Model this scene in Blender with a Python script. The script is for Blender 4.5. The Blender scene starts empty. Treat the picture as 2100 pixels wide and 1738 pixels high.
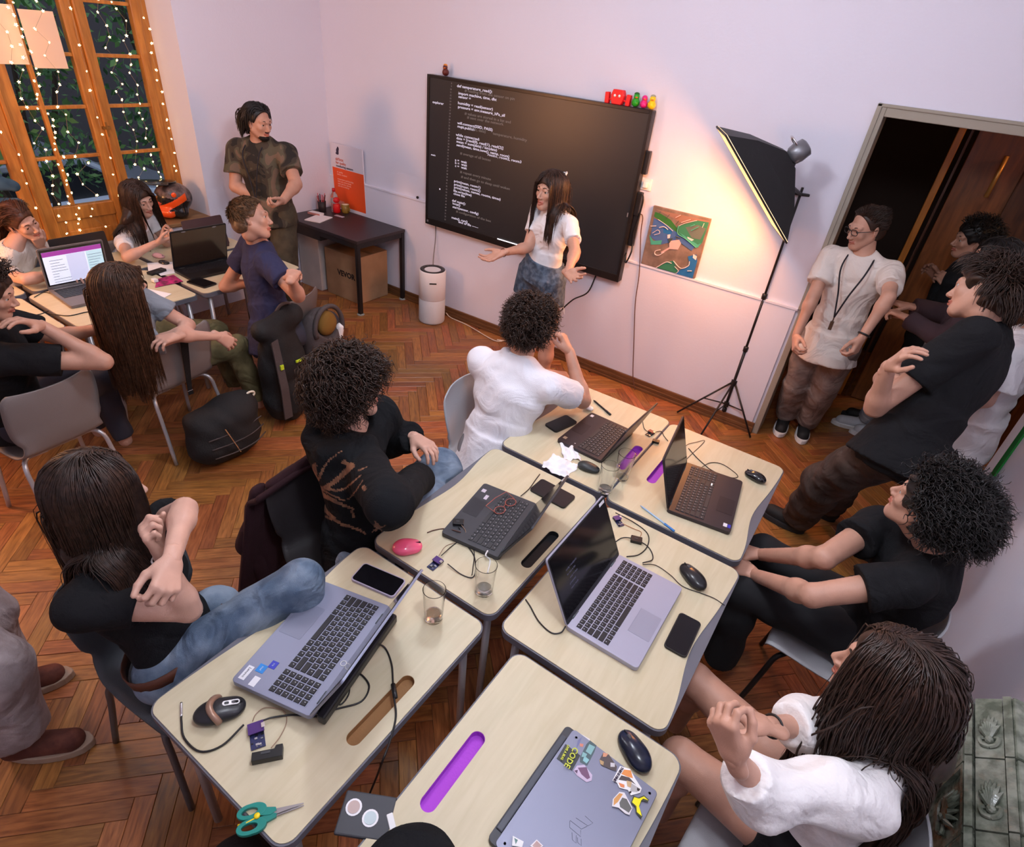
import bpy, bmesh, math, random
import numpy as np
from mathutils import Vector, Matrix
random.seed(7); RNG = np.random.default_rng(7)
S = bpy.context.scene; COL = S.collection
# ---------------------------------------------------------------- camera (solved from the room's vanishing points)
H = 2.35; FPX = 1199.0067; CX, CY = 1050.0, 869.0
def _n(v): v = np.asarray(v, float); return v / np.linalg.norm(v)
_x = -_n([-1261 - CX, -200 - CY, FPX]); _z = -_n([845 - CX, 2657 - CY, FPX]); _z = _n(_z - np.dot(_z, _x) * _x)
CAM = np.array([_x, np.cross(_z, _x), _z])
EYE = np.array([0, 0, H])
def ray(u, v): return CAM @ _n([u - CX, v - CY, FPX])
def Zp(u, v, z): r = ray(u, v); return EYE + r * ((z - H) / r[2])
def Yp(u, v, y): r = ray(u, v); return EYE + r * (y / r[1])
def Xp(u, v, x): r = ray(u, v); return EYE + r * (x / r[0])
def Rp(u, v, frm, L, far=False):
    """point on the sight line u,v at distance L from frm"""
    r = ray(u, v); d = EYE - np.asarray(frm); b = np.dot(r, d); c = np.dot(d, d) - L * L; q = b * b - c
    t = -b + (math.sqrt(q) if far else -math.sqrt(q)) if q > 0 else -b
    return EYE + r * t
cd = bpy.data.cameras.new('camera'); cam = bpy.data.objects.new('camera', cd); COL.objects.link(cam)
cd.sensor_width = 36; cd.lens = 36 * FPX / 2100; cd.clip_start = 0.02
mw = Matrix.Identity(4)
for i in range(3):
    mw[i][0] = CAM[i][0]; mw[i][1] = -CAM[i][1]; mw[i][2] = -CAM[i][2]
mw.translation = Vector(EYE); cam.matrix_world = mw; S.camera = cam
S.view_settings.view_transform = 'Standard'; S.view_settings.look = 'None'
S.view_settings.gamma = 1; S.view_settings.use_curve_mapping = False
S.view_settings.exposure = -0.17
# ---------------------------------------------------------------- world and large lights
W = bpy.data.worlds.new('world'); S.world = W; W.use_nodes = True
W.node_tree.nodes['Background'].inputs[0].default_value = (0.42, 0.5, 0.66, 1)
W.node_tree.nodes['Background'].inputs[1].default_value = 2.6
def area(name, loc, tgt, sx, sy, power, col, spread=math.pi):
    l = bpy.data.lights.new(name, 'AREA'); l.shape = 'RECTANGLE'; l.size = sx; l.size_y = sy; l.energy = power; l.color = col; l.spread = spread
    o = bpy.data.objects.new(name, l); COL.objects.link(o); o.location = loc
    o.rotation_euler = (Vector(tgt) - Vector(loc)).to_track_quat('-Z', 'Y').to_euler(); return o
GLOBES = [(-1.35, 1.9, 2.86, 74, 'pendant globe lamp over the near table rows'), (-0.05, 0.75, 3.05, 68, 'added unseen globe lamp above the viewpoint, brightening the right wall'), (-3.5, 1.3, 2.9, 34, 'added unseen globe lamp brightening the window tables')]  # x, y, z, watts: globes built with the ceiling, second and third added as fill
# ---------------------------------------------------------------- materials
MATS = {}
def wr_bump(nt, b, tc, bump, bscale, wr):
    L = nt.links.new; N = nt.nodes.new
    if tc is None: tc = N('ShaderNodeTexCoord')
    n = N('ShaderNodeTexNoise'); n.inputs['Scale'].default_value = 6.5; n.inputs['Detail'].default_value = 2.5; n.inputs['Distortion'].default_value = 1.6; L(tc.outputs['Object'], n.inputs['Vector'])
    bp = N('ShaderNodeBump'); bp.inputs['Strength'].default_value = .55 * wr; bp.inputs['Distance'].default_value = .05; L(n.outputs[0], bp.inputs['Height'])
    n2 = N('ShaderNodeTexNoise'); n2.inputs['Scale'].default_value = bscale; L(tc.outputs['Object'], n2.inputs['Vector']); b2 = N('ShaderNodeBump'); b2.inputs['Strength'].default_value = bump; b2.inputs['Distance'].default_value = .004
    L(n2.outputs[0], b2.inputs['Height']); L(bp.outputs[0], b2.inputs['Normal']); L(b2.outputs[0], b.inputs['Normal'])
def mat(name, col, rough=0.6, metal=0.0, bump=0.0, bscale=200, var=0.0, vscale=8, col2=None, spec=0.5, trans=0, emit=None, estr=0, alpha=1, ior=1.45, sheen=0, coat=0, wr=0):
    if name in MATS: return MATS[name]
    m = bpy.data.materials.new(name); m.use_nodes = True; nt = m.node_tree; b = nt.nodes['Principled BSDF']; MATS[name] = m
    b.inputs['Base Color'].default_value = (*col, 1); b.inputs['Roughness'].default_value = rough; b.inputs['Metallic'].default_value = metal
    b.inputs['Specular IOR Level'].default_value = spec; b.inputs['Transmission Weight'].default_value = trans; b.inputs['IOR'].default_value = ior
    b.inputs['Alpha'].default_value = alpha; b.inputs['Sheen Weight'].default_value = sheen; b.inputs['Coat Weight'].default_value = coat
    if emit: b.inputs['Emission Color'].default_value = (*emit, 1); b.inputs['Emission Strength'].default_value = estr
    tc = None
    if var or col2 or bump: tc = nt.nodes.new('ShaderNodeTexCoord')
    if var or col2:
        n = nt.nodes.new('ShaderNodeTexNoise'); n.inputs['Scale'].default_value = vscale; n.inputs['Detail'].default_value = 5
        nt.links.new(tc.outputs['Object'], n.inputs['Vector'])
        r = nt.nodes.new('ShaderNodeValToRGB'); nt.links.new(n.outputs[0], r.inputs[0])
        c2 = col2 or tuple(min(1, c * (1 + var)) for c in col); c1 = col if col2 else tuple(c * (1 - var) for c in col)
        r.color_ramp.elements[0].position = 0.4; r.color_ramp.elements[1].position = 0.62
        r.color_ramp.elements[0].color = (*c1, 1); r.color_ramp.elements[1].color = (*c2, 1)
        nt.links.new(r.outputs[0], b.inputs['Base Color'])
    if wr:
        wr_bump(nt, b, tc, bump, bscale, wr)
    elif bump:
        n = nt.nodes.new('ShaderNodeTexNoise'); n.inputs['Scale'].default_value = bscale; n.inputs['Detail'].default_value = 3
        nt.links.new(tc.outputs['Object'], n.inputs['Vector'])
        bp = nt.nodes.new('ShaderNodeBump'); bp.inputs['Strength'].default_value = bump; bp.inputs['Distance'].default_value = 0.004
        nt.links.new(n.outputs[0], bp.inputs['Height']); nt.links.new(bp.outputs[0], b.inputs['Normal'])
    return m
def wood(name, c1, c2, scale=(1, 12, 12), rough=0.35, plank=False, coat=0.0):
    if name in MATS: return MATS[name]
    m = bpy.data.materials.new(name); m.use_nodes = True; nt = m.node_tree; b = nt.nodes['Principled BSDF']; MATS[name] = m
    b.inputs['Roughness'].default_value = rough; b.inputs['Coat Weight'].default_value = coat; b.inputs['Coat Roughness'].default_value = 0.15
    L = nt.links.new; N = nt.nodes.new
    tc = N('ShaderNodeTexCoord'); mp = N('ShaderNodeMapping'); mp.inputs['Scale'].default_value = scale
    rnd = None
    if plank:
        oi = N('ShaderNodeObjectInfo'); ge = N('ShaderNodeNewGeometry'); ad = N('ShaderNodeMath'); ad.operation = 'ADD'
        L(oi.outputs['Random'], ad.inputs[0]); L(ge.outputs['Random Per Island'], ad.inputs[1])
        fr = N('ShaderNodeMath'); fr.operation = 'FRACT'; L(ad.outputs[0], fr.inputs[0]); rnd = fr.outputs[0]
        ml = N('ShaderNodeMath'); ml.operation = 'MULTIPLY'; ml.inputs[1].default_value = 37; L(rnd, ml.inputs[0])
        cb = N('ShaderNodeCombineXYZ'); L(ml.outputs[0], cb.inputs[0]); L(ml.outputs[0], cb.inputs[1])
        va = N('ShaderNodeVectorMath'); va.operation = 'ADD'; L(tc.outputs['UV'], va.inputs[0]); L(cb.outputs[0], va.inputs[1]); L(va.outputs[0], mp.inputs['Vector'])
    else: L(tc.outputs['Object'], mp.inputs['Vector'])
    n = N('ShaderNodeTexNoise'); n.inputs['Scale'].default_value = 3; n.inputs['Detail'].default_value = 6; n.inputs['Distortion'].default_value = 0.6
    L(mp.outputs[0], n.inputs['Vector'])
    r = N('ShaderNodeValToRGB'); r.color_ramp.elements[0].position = 0.32; r.color_ramp.elements[1].position = 0.68
    r.color_ramp.elements[0].color = (*c1, 1); r.color_ramp.elements[1].color = (*c2, 1); L(n.outputs[0], r.inputs[0]); out = r.outputs[0]
    if plank:
        hv = N('ShaderNodeHueSaturation'); mr = N('ShaderNodeMapRange'); mr.inputs['To Min'].default_value = 0.68; mr.inputs['To Max'].default_value = 1.18
        L(rnd, mr.inputs['Value']); L(mr.outputs[0], hv.inputs['Value'])
        m2 = N('ShaderNodeMath'); m2.operation = 'MULTIPLY'; m2.inputs[1].default_value = 7.3; L(rnd, m2.inputs[0]); f2 = N('ShaderNodeMath'); f2.operation = 'FRACT'; L(m2.outputs[0], f2.inputs[0])
        mr2 = N('ShaderNodeMapRange'); mr2.inputs['To Min'].default_value = 0.485; mr2.inputs['To Max'].default_value = 0.512; L(f2.outputs[0], mr2.inputs['Value']); L(mr2.outputs[0], hv.inputs['Hue'])
        L(out, hv.inputs['Color']); out = hv.outputs[0]
    L(out, b.inputs['Base Color'])
    bp = N('ShaderNodeBump'); bp.inputs['Strength'].default_value = 0.12; bp.inputs['Distance'].default_value = 0.003; L(n.outputs[0], bp.inputs['Height']); L(bp.outputs[0], b.inputs['Normal'])
    mr3 = N('ShaderNodeMapRange'); mr3.inputs['To Min'].default_value = rough * 0.75; mr3.inputs['To Max'].default_value = rough * 1.35; L(n.outputs[0], mr3.inputs['Value']); L(mr3.outputs[0], b.inputs['Roughness'])
    return m
WALL = mat('wall_paint', (0.75, 0.735, 0.835), 0.85, bump=0.25, bscale=55)
CEIL = mat('ceiling_paint', (0.78, 0.76, 0.78), 0.9)
PARQ = wood('parquet', (0.20, 0.072, 0.020), (0.43, 0.170, 0.047), (3, 26, 1), 0.36, True, 0.12)
BASEW = wood('baseboard_wood', (0.10, 0.042, 0.016), (0.19, 0.08, 0.03), (2, 30, 30), 0.35)
WINW = wood('window_wood', (0.36, 0.12, 0.018), (0.56, 0.21, 0.035), (12, 12, 1.5), 0.4)
HALLW = wood('hall_wood', (0.05, 0.015, 0.005), (0.11, 0.035, 0.01), (10, 10, 1.5), 0.4)
LAMIN = wood('table_laminate', (0.555, 0.48, 0.31), (0.615, 0.54, 0.37), (14, 1.5, 10), 0.45)
EDGE = mat('grey_table_edge', (0.13, 0.13, 0.155), 0.55)
BLACKP = mat('black_plastic', (0.012, 0.012, 0.014), 0.35)
BLACKM = mat('black_metal', (0.02, 0.018, 0.02), 0.4, 0.3)
DARKB = mat('dark_rubber', (0.02, 0.02, 0.022), 0.7)
WHITEP = mat('white_plastic', (0.82, 0.82, 0.82), 0.35)
CHROME = mat('chrome', (0.75, 0.75, 0.77), 0.18, 1.0)
STEEL = mat('painted_steel', (0.50, 0.50, 0.52), 0.35, 0.5)
PAPER = mat('white_paper', (0.85, 0.84, 0.86), 0.8)
# ---------------------------------------------------------------- builders
class MB:
    """collects simple solids; .obj() links them as one mesh object"""
    def __init__(s): s.v = []; s.f = []; s.m = []; s.mi = 0
    def add(s, vs, fs, mi=None):
        o = len(s.v); s.v += [tuple(map(float, p)) for p in vs]; s.f += [tuple(i + o for i in f) for f in fs]; s.m += [s.mi if mi is None else mi] * len(fs); return s
    def box(s, c, d, R=None, mi=None):
        c = np.array(c, float); h = np.array(d, float) / 2; P = []
        for z in (-1, 1):
            for y in (-1, 1):
                for x in (-1, 1):
                    p = np.array([x, y, z]) * h
                    P.append(c + (R @ p if R is not None else p))
        return s.add(P, [(0, 2, 3, 1), (4, 5, 7, 6), (0, 1, 5, 4), (2, 6, 7, 3), (0, 4, 6, 2), (1, 3, 7, 5)], mi)
    def b(s, x0, x1, y0, y1, z0, z1, mi=None): return s.box(((x0 + x1) / 2, (y0 + y1) / 2, (z0 + z1) / 2), (x1 - x0, y1 - y0, z1 - z0), mi=mi)
    def tube(s, pts, r, n=8, mi=None, cap=True, closed=False):
        P = [np.array(p, float) for p in pts]; rs = r if hasattr(r, '__len__') else [r] * len(P); V = []; F = []; up = None; m = len(P)
        for i, p in enumerate(P):
            t = (P[(i + 1) % m] - P[i - 1]) if closed else (P[min(i + 1, m - 1)] - P[max(i - 1, 0)])
            t = t / (np.linalg.norm(t) + 1e-9)
            if up is None: up = np.array([0, 0, 1.]) if abs(t[2]) < 0.9 else np.array([1., 0, 0])
            a = np.cross(t, up); a /= np.linalg.norm(a) + 1e-9; up = np.cross(a, t)
            for k in range(n):
                q = 2 * math.pi * k / n; V.append(p + rs[i] * (a * math.cos(q) + up * math.sin(q)))
        for i in range(m if closed else m - 1):
            j = (i + 1) % m
            for k in range(n): k2 = (k + 1) % n; F.append((i * n + k, i * n + k2, j * n + k2, j * n + k))
        if cap and not closed: F.append(tuple(range(n))[::-1]); F.append(tuple(range((m - 1) * n, m * n)))
        return s.add(V, F, mi)
    def lathe(s, prof, c=(0, 0, 0), n=24, R=None, mi=None):
        V = []; F = []; c = np.array(c, float); m = len(prof)
        for r, z in prof:
            for k in range(n):
                q = 2 * math.pi * k / n; p = np.array([r * math.cos(q), r * math.sin(q), z]); V.append(c + (R @ p if R is not None else p))
        for i in range(m - 1):
            for k in range(n): k2 = (k + 1) % n; F.append((i * n + k, i * n + k2, (i + 1) * n + k2, (i + 1) * n + k))
        if prof[0][0] > 1e-5: F.append(tuple(range(n))[::-1])
        if prof[-1][0] > 1e-5: F.append(tuple(range((m - 1) * n, m * n)))
        return s.add(V, F, mi)
    def prism(s, poly, z0, z1, T=None, mi=None):
        n = len(poly); V = [(*p, z0) for p in poly] + [(*p, z1) for p in poly]
        if T is not None: V = [T(np.array(p, float)) for p in V]
        return s.add(V, [tuple(range(n))[::-1], tuple(range(n, 2 * n))] + [(i, (i + 1) % n, n + (i + 1) % n, n + i) for i in range(n)], mi)
    def ell(s, c, r, R=None, n=14, m=9, mi=None):
        V = []; F = []; c = np.array(c, float); r = np.array(r, float) * np.ones(3)
        for i in range(m + 1):
            a = math.pi * i / m
            for k in range(n):
                q = 2 * math.pi * k / n; p = r * np.array([math.sin(a) * math.cos(q), math.sin(a) * math.sin(q), -math.cos(a)]); V.append(c + (R @ p if R is not None else p))
        for i in range(m):
            for k in range(n): k2 = (k + 1) % n; F.append((i * n + k, i * n + k2, (i + 1) * n + k2, (i + 1) * n + k))
        return s.add(V, F, mi)
    def mesh(s, name, mats, smooth=False):
        me = bpy.data.meshes.new(name); me.from_pydata(s.v, [], s.f)
        for m in (mats if isinstance(mats, (list, tuple)) else [mats]): me.materials.append(m)
        if any(s.m): me.polygons.foreach_set('material_index', s.m)
        if smooth: me.polygons.foreach_set('use_smooth', [True] * len(me.polygons))
        me.update()
        if len(s.f) < 4000:
            bm = bmesh.new(); bm.from_mesh(me); bmesh.ops.recalc_face_normals(bm, faces=bm.faces); bm.to_mesh(me); bm.free()
        return me
    def obj(s, name, mats, parent=None, smooth=False, bevel=0, **k):
        o = bpy.data.objects.new(name, s.mesh(name, mats, smooth)); COL.objects.link(o)
        if parent: o.parent = parent
        if bevel:
            md = o.modifiers.new('bevel', 'BEVEL'); md.width = bevel; md.segments = 2; md.limit_method = 'ANGLE'; md.angle_limit = 0.6
        if smooth == 'auto' or (smooth and bevel): pass
        return tag(o, **k)
def tag(o, label=None, cat=None, group=None, kind=None):
    if label: o['label'] = label
    if cat: o['category'] = cat
    if group: o['group'] = group
    if kind: o['kind'] = kind
    return o
def thing(name, label, cat, loc=(0, 0, 0), rz=0, group=None, R=None):
    o = bpy.data.objects.new(name, None); COL.objects.link(o); o.empty_display_size = 0.05
    if R is not None:
        M = Matrix.Identity(4)
        for i in range(3):
            for j in range(3): M[i][j] = R[i][j]
        M.translation = Vector(loc); o.matrix_world = M
    else: o.location = loc; o.rotation_euler = (0, 0, rz)
    return tag(o, label, cat, group)
def st(mb, name, m, parent=None, **k): return mb.obj(name, m, parent, kind=None if parent else 'structure', **k)
def rotz(a): c, s_ = math.cos(a), math.sin(a); return np.array([[c, -s_, 0], [s_, c, 0], [0, 0, 1.]])
def rotx(a): c, s_ = math.cos(a), math.sin(a); return np.array([[1, 0, 0], [0, c, -s_], [0, s_, c]])
def roty(a): c, s_ = math.cos(a), math.sin(a); return np.array([[c, 0, s_], [0, 1, 0], [-s_, 0, c]])
def rrect(w, h, r, n=5, cx=0, cy=0):
    P = []
    for sx, sy, a in ((1, 1, 0), (-1, 1, 90), (-1, -1, 180), (1, -1, 270)):
        for i in range(n + 1):
            q = math.radians(a + 90 * i / n); P.append((cx + sx * (w / 2 - r) + r * math.cos(q), cy + sy * (h / 2 - r) + r * math.sin(q)))
    return P
def smoothpts(pts, n=8):
    P = [np.array(p, float) for p in pts]; P = [2 * P[0] - P[1]] + P + [2 * P[-1] - P[-2]]; out = []
    for i in range(1, len(P) - 2):
        for k in range(n):
            t = k / n; a, b, c, d = P[i - 1], P[i], P[i + 1], P[i + 2]
            out.append(0.5 * ((2 * b) + (c - a) * t + (2 * a - 5 * b + 4 * c - d) * t * t + (3 * b - a - 3 * c + d) * t ** 3))
    out.append(P[-2]); return out
def plate(name, loops, depth, m, parent=None, z=0, bevel=0, **k):
    """flat plate with holes: first loop outer, others holes (filled 2D curve turned into a mesh)"""
    cu = bpy.data.curves.new(name, 'CURVE'); cu.dimensions = '2D'; cu.fill_mode = 'BOTH'; cu.extrude = depth / 2; cu.bevel_depth = bevel
    for lp in loops:
        sp = cu.splines.new('POLY'); sp.points.add(len(lp) - 1); sp.use_cyclic_u = True
        for i, p in enumerate(lp): sp.points[i].co = (p[0], p[1], 0, 1)
    t = bpy.data.objects.new(name, cu); me = bpy.data.meshes.new_from_object(t); bpy.data.objects.remove(t); bpy.data.curves.remove(cu)
    me.name = name; me.materials.clear(); me.materials.append(m)
    for v in me.vertices: v.co.z += z
    o = bpy.data.objects.new(name, me); COL.objects.link(o)
    if parent: o.parent = parent
    return tag(o, **k)
def text(name, s, size, m, parent=None, M=None, depth=0.0004, align='CENTER', bold=0, **k):
    cu = bpy.data.curves.new(name, 'FONT'); cu.body = s; cu.size = size; cu.extrude = depth; cu.align_x = align; cu.align_y = 'CENTER'; cu.offset = bold; cu.resolution_u = 2
    t = bpy.data.objects.new(name, cu); me = bpy.data.meshes.new_from_object(t); bpy.data.objects.remove(t); bpy.data.curves.remove(cu)
    me.name = name; me.materials.clear(); me.materials.append(m); o = bpy.data.objects.new(name, me); COL.objects.link(o)
    if M is not None: o.matrix_local = M
    if parent: o.parent = parent
    return tag(o, **k)
def mtx(loc, R=None):
    M = Matrix.Identity(4)
    if R is not None:
        for i in range(3):
            for j in range(3): M[i][j] = R[i][j]
    M.translation = Vector(loc); return M
def cable(pts, r, m, label, name='cable', cat='cable', n=8, parent=None, sides=6):
    mb = MB(); mb.tube(smoothpts(pts, n), r, sides); return mb.obj(name, m, parent, smooth=True, **({} if parent else dict(label=label, cat=cat)))
# ================================================================ SETTING
XL, XR, YF, YB, ZC = -4.92, .86, 4.20, -2.3, 3.35
XD, YE = 1.5, 3.46   # the right wall ends at YE; beyond it the room widens to XD
XN = -5.28
# floor: slab + herringbone planks at 45 degrees
fl = st(MB().b(XN - .05, XR + 1.2, YB, 7.2, -.06, -.006), 'floor', mat('floor_joint', (0.035, 0.015, 0.007), 0.8))
PL, PW = 0.42, 0.07
def plank_mesh(nm):
    mb = MB(); w, l, g, c = PW / 2 - .0006, PL / 2 - .0006, 0.012, .0015
    mb.add([(-l, -w, -g), (l, -w, -g), (l, w, -g), (-l, w, -g), (-l, -w, -c), (l, -w, -c), (l, w, -c), (-l, w, -c), (-l + c, -w + c, 0), (l - c, -w + c, 0), (l - c, w - c, 0), (-l + c, w - c, 0)],
           [(0, 1, 5, 4), (1, 2, 6, 5), (2, 3, 7, 6), (3, 0, 4, 7), (4, 5, 9, 8), (5, 6, 10, 9), (6, 7, 11, 10), (7, 4, 8, 11), (8, 9, 10, 11)]); return mb
pm = plank_mesh('plank').mesh('plank', PARQ)
def uvplank(me):
    uv = me.uv_layers.new(name='UVMap'); n = len(me.loops); vi = np.empty(n, int); me.loops.foreach_get('vertex_index', vi)
    return uv, vi
uv, vi = uvplank(pm); co = np.array([v.co[:2] for v in pm.vertices]); uv.data.foreach_set('uv', co[vi].astype(np.float32).ravel())
planks = []
c45 = math.sqrt(.5)
k6 = int(round(PL / PW))
for i in range(-110, 150):
    for j in range(-14, 18):
        # herringbone lattice in the 45-degree frame: step (w,w) and column shift (l,-l)
        for kind in (0, 1):
            a = i * PW + j * PL; b_ = i * PW - j * PL
            if kind == 0: cxp, cyp, ang = a + PL / 2, b_ + PW / 2, 0.0
            else: cxp, cyp, ang = a + PW / 2, b_ + PW + PL / 2, math.pi / 2
            X = cxp * c45 - cyp * c45 + 0.07; Y = cxp * c45 + cyp * c45 + 0.03
            planks.append((X, Y, ang + math.pi / 4))
def on_floor(x, y): return (XN - .1 < x < (XR + .1 if y < YE else XD + .1) and YB + .1 < y < YF + .1) or (-1.35 < x < 2.0 and YF + .1 <= y < 6.7)
planks = [p for p in planks if on_floor(p[0], p[1])]
def vis(p):
    d = CAM.T @ (np.array([p[0], p[1], 0]) - EYE); u = CX + FPX * d[0] / d[2]; v = CY + FPX * d[1] / d[2]
    inn = d[2] > 0 and -30 < u < 2130 and -30 < v < 1768
    # only where floor is open in the photograph
    free = inn and p[0] < -.9 and not (-4.9 < p[0] < -3.6 and p[1] < 2.8) and not (-1.2 < p[0] < 0 and .2 < p[1] < 2.7)
    return (0 if free else 1 if inn else 2, d[2])
planks.sort(key=vis)
for x, y, a in planks[:300]:
    o = bpy.data.objects.new('plank', pm); COL.objects.link(o); o.location = (x, y, random.uniform(-.0008, .0006)); o.rotation_euler = (0, 0, a); o.parent = fl
mb = plank_mesh('p'); base = np.array(mb.v); F0 = mb.f; rest = planks[300:]; big = MB(); UV = []
for x, y, a in rest:
    P = (rotz(a) @ base.T).T + [x, y, random.uniform(-.0008, .0006)]; big.add(P, F0)
me = big.mesh('parquet_blocks', PARQ); uv, vi = uvplank(me); nb = len(base)
co = base[vi % nb][:, :2]; uv.data.foreach_set('uv', co.astype(np.float32).ravel())
o = bpy.data.objects.new('parquet_blocks', me); COL.objects.link(o); o.parent = fl; o['kind'] = 'stuff'
# front wall with doorway x -0.37 .. XR ; doorway height 2.21
DX0, DZ = -0.335, 2.155
YT = YF + .18
w = MB(); w.b(XL - .4, DX0 - .03, YF, YT, 0, ZC + .05); w.b(DX0 - .03, 2.2, YF, YT, DZ + .06, ZC + .05); w.b(1.03, 2.2, YF, YT, 0, DZ + .06)
st(w, 'wall_front', WALL)
w = MB(); w.b(XL, -.395, YF - .018, YF, 0, 1.0); w.b(XL, -.385, YF - .024, YF, .985, 1.003)
st(w, 'trim_1', WALL, bevel=.003)
bb = MB(); bb.b(XL, -.375, YF - .034, YF - .018, 0, .085); bb.b(XL, -.375, YF - .05, YF - .03, 0, .022); bb.b(XL, -.375, YF - .04, YF - .03, .022, .05)
st(bb, 'baseboard_front', BASEW, bevel=.003)
cas = mat('door_casing_paint', (0.33, 0.29, 0.235), 0.5)
c = MB(); c.b(-.375, DX0, YF - .022, YT, 0, DZ + .055); c.b(DX0, 1.03, YF - .022, YT, DZ, DZ + .055); c.b(-.385, -.36, YF - .03, YF, 1.0, DZ + .062); c.b(-.385, 1.03, YF - .03, YF, DZ + .045, DZ + .062)
st(c, 'door_1', cas, bevel=.004)
# right wall, green painted strip by the doorway
st(MB().b(XR, XR + .2, YB, YE, 0, ZC + .05), 'wall_right', WALL); st(MB().b(XD, XD + .2, YE - .3, YF, 0, ZC + .05).b(XR + .2, XD, YE - .3, YE - .1, 0, ZC + .05), 'wall_alcove', WALL)
st(MB().b(XR - .008, XR + .205, YE - .045, YE + .03, 0, 2.3), 'trim_2', mat('green_paint', (0.02, 0.28, 0.045), 0.5))
# left wall with window niche (opening to the floor y NB..2.86)
NB, NT = -0.2, 2.86
w = MB(); w.b(XL - .4, XL, NT, YF, 0, ZC + .05); w.b(XL - .4, XL, YB, NB, 0, ZC + .05); w.b(XL - .4, XL, NB, NT, 3.05, ZC + .05); w.b(XL - .4, XL, 2.40, NT, 0, .77)
st(w, 'wall_left', WALL)
st(MB().b(XL - .4, XR + .2, YB - .2, YB, 0, ZC + .05), 'wall_back', WALL)
st(MB().b(XL - .6, 2.2, YB - .2, 7.2, ZC, ZC + .1), 'ceiling', CEIL)
sill = MB(); sill.b(XN + .02, XL + .035, 2.40, 2.93, .77, .80); st(sill, 'trim_3', wood('sill_wood', (0.22, 0.11, 0.045), (0.36, 0.19, 0.08), (12, 1, 12), .45), bevel=.006)
# pendant globe lamps, two added as unseen fill: the glowing globes light the room
for x, y, z, pw, lb in GLOBES:
    t = thing('pendant_lamp', lb, 'lamp', (x, y, ZC)); r_ = .16; e_ = pw / (4 * math.pi ** 2 * r_ * r_)
    MB().lathe([(.05, -.03), (.05, 0)], (0, 0, 0), 20).obj('canopy', WHITEP, t); MB().tube([(0, 0, -.03), (0, 0, z - ZC + r_)], .006, 6).obj('cord', BLACKP, t)
    MB().ell((0, 0, z - ZC), r_, n=24, m=14).obj('glass_globe', mat('globe_%d' % pw, (.9, .9, .9), .5, emit=(0.85, 0.90, 1.0), estr=e_), t, smooth=True)
# window and French door in the niche, plane x = XN
GLASS = mat('window_glass', (1, 1, 1), 0.02, trans=1.0, ior=1.02, spec=.5)
def leaf(name, y0, y1, z0, z1, stile, bottom, muntins, vert, panel=None, kindn=None):
    e = bpy.data.objects.new(name, None); COL.objects.link(e); e['kind'] = 'structure'
    f = MB(); x0, x1 = XN - .03, XN + .03
    f.b(x0, x1, y0, y0 + stile, z0, z1); f.b(x0, x1, y1 - stile, y1, z0, z1); f.b(x0, x1, y0 + stile, y1 - stile, z1 - .08, z1)
    f.b(x0, x1, y0 + stile, y1 - stile, bottom - .1, bottom)
    f.obj('frame', WINW, e, bevel=.006)
    m = MB()
    for z in muntins: MB().b(XN - .016, XN + .018, y0 + stile, y1 - stile, z - .012, z + .012).obj('muntin', WINW, e, bevel=.004)
    if vert: MB().b(XN - .017, XN + .019, vert - .014, vert + .014, bottom, z1 - .08).obj('muntin', WINW, e, bevel=.004)
    zs = [bottom] + sorted(muntins) + [z1 - .08]; ys = [y0 + stile] + ([vert] if vert else []) + [y1 - stile]
    for a in range(len(zs) - 1):
        for b2 in range(len(ys) - 1): MB().b(XN - .004, XN, ys[b2] + .003, ys[b2 + 1] - .003, zs[a] + .003, zs[a + 1] - .003).obj('pane', GLASS, e)
    if bottom - .1 > z0 + .02:
        f = MB(); f.b(XN - .02, XN + .015, y0 + stile, y1 - stile, z0, bottom - .1); f.b(XN - .03, XN + .03, y0 + stile, y1 - stile, z0, z0 + .12)
        f.b(XN + .01, XN + .025, y0 + stile + .06, y1 - stile - .06, z0 + .2, bottom - .18); f.obj('panel', WINW, e, bevel=.008)
    return e
MU = [1.275, 1.60, 1.925, 2.25, 2.57]
leaf('window_1', 2.365, 2.80, .80, 2.95, .06, .92, MU, None)
leaf('door_2', 1.77, 2.345, .02, 2.95, .075, .94, MU, 1.99)
leaf('door_3', 1.14, 1.745, .02, 2.95, .075, .94, MU, 1.44)
leaf('window_2', .55, 1.10, .80, 2.95, .06, .92, MU, None)
f = MB(); f.b(XN - .06, XN + .02, 2.80, 2.862, .78, 3.05); f.b(XN - .06, XN + .05, 2.345, 2.365, 0, 3.05); f.b(XN - .06, XN + .045, 1.745, 1.77, 0, 3.0); f.b(XN - .06, XN + .045, 1.10, 1.14, 0, 3.05); f.b(XN - .06, XN + .04, NB, 2.86, 2.95, 3.05)
f.b(XN - .06, XN + .04, NB, .55, 0, 3.05); f.b(XN - .06, XN + .03, .55, 1.10, 0, .8)
st(f, 'trim_4', WINW, bevel=.006)
for z in (1.45,): st(MB().b(XN + .03, XN + .05, 2.33, 2.385, z, z + .02).b(XN + .03, XN + .055, 2.35, 2.362, z - .05, z + .05), 'trim_5', mat('brass', (.35, .22, .08), .35, 1))
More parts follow.
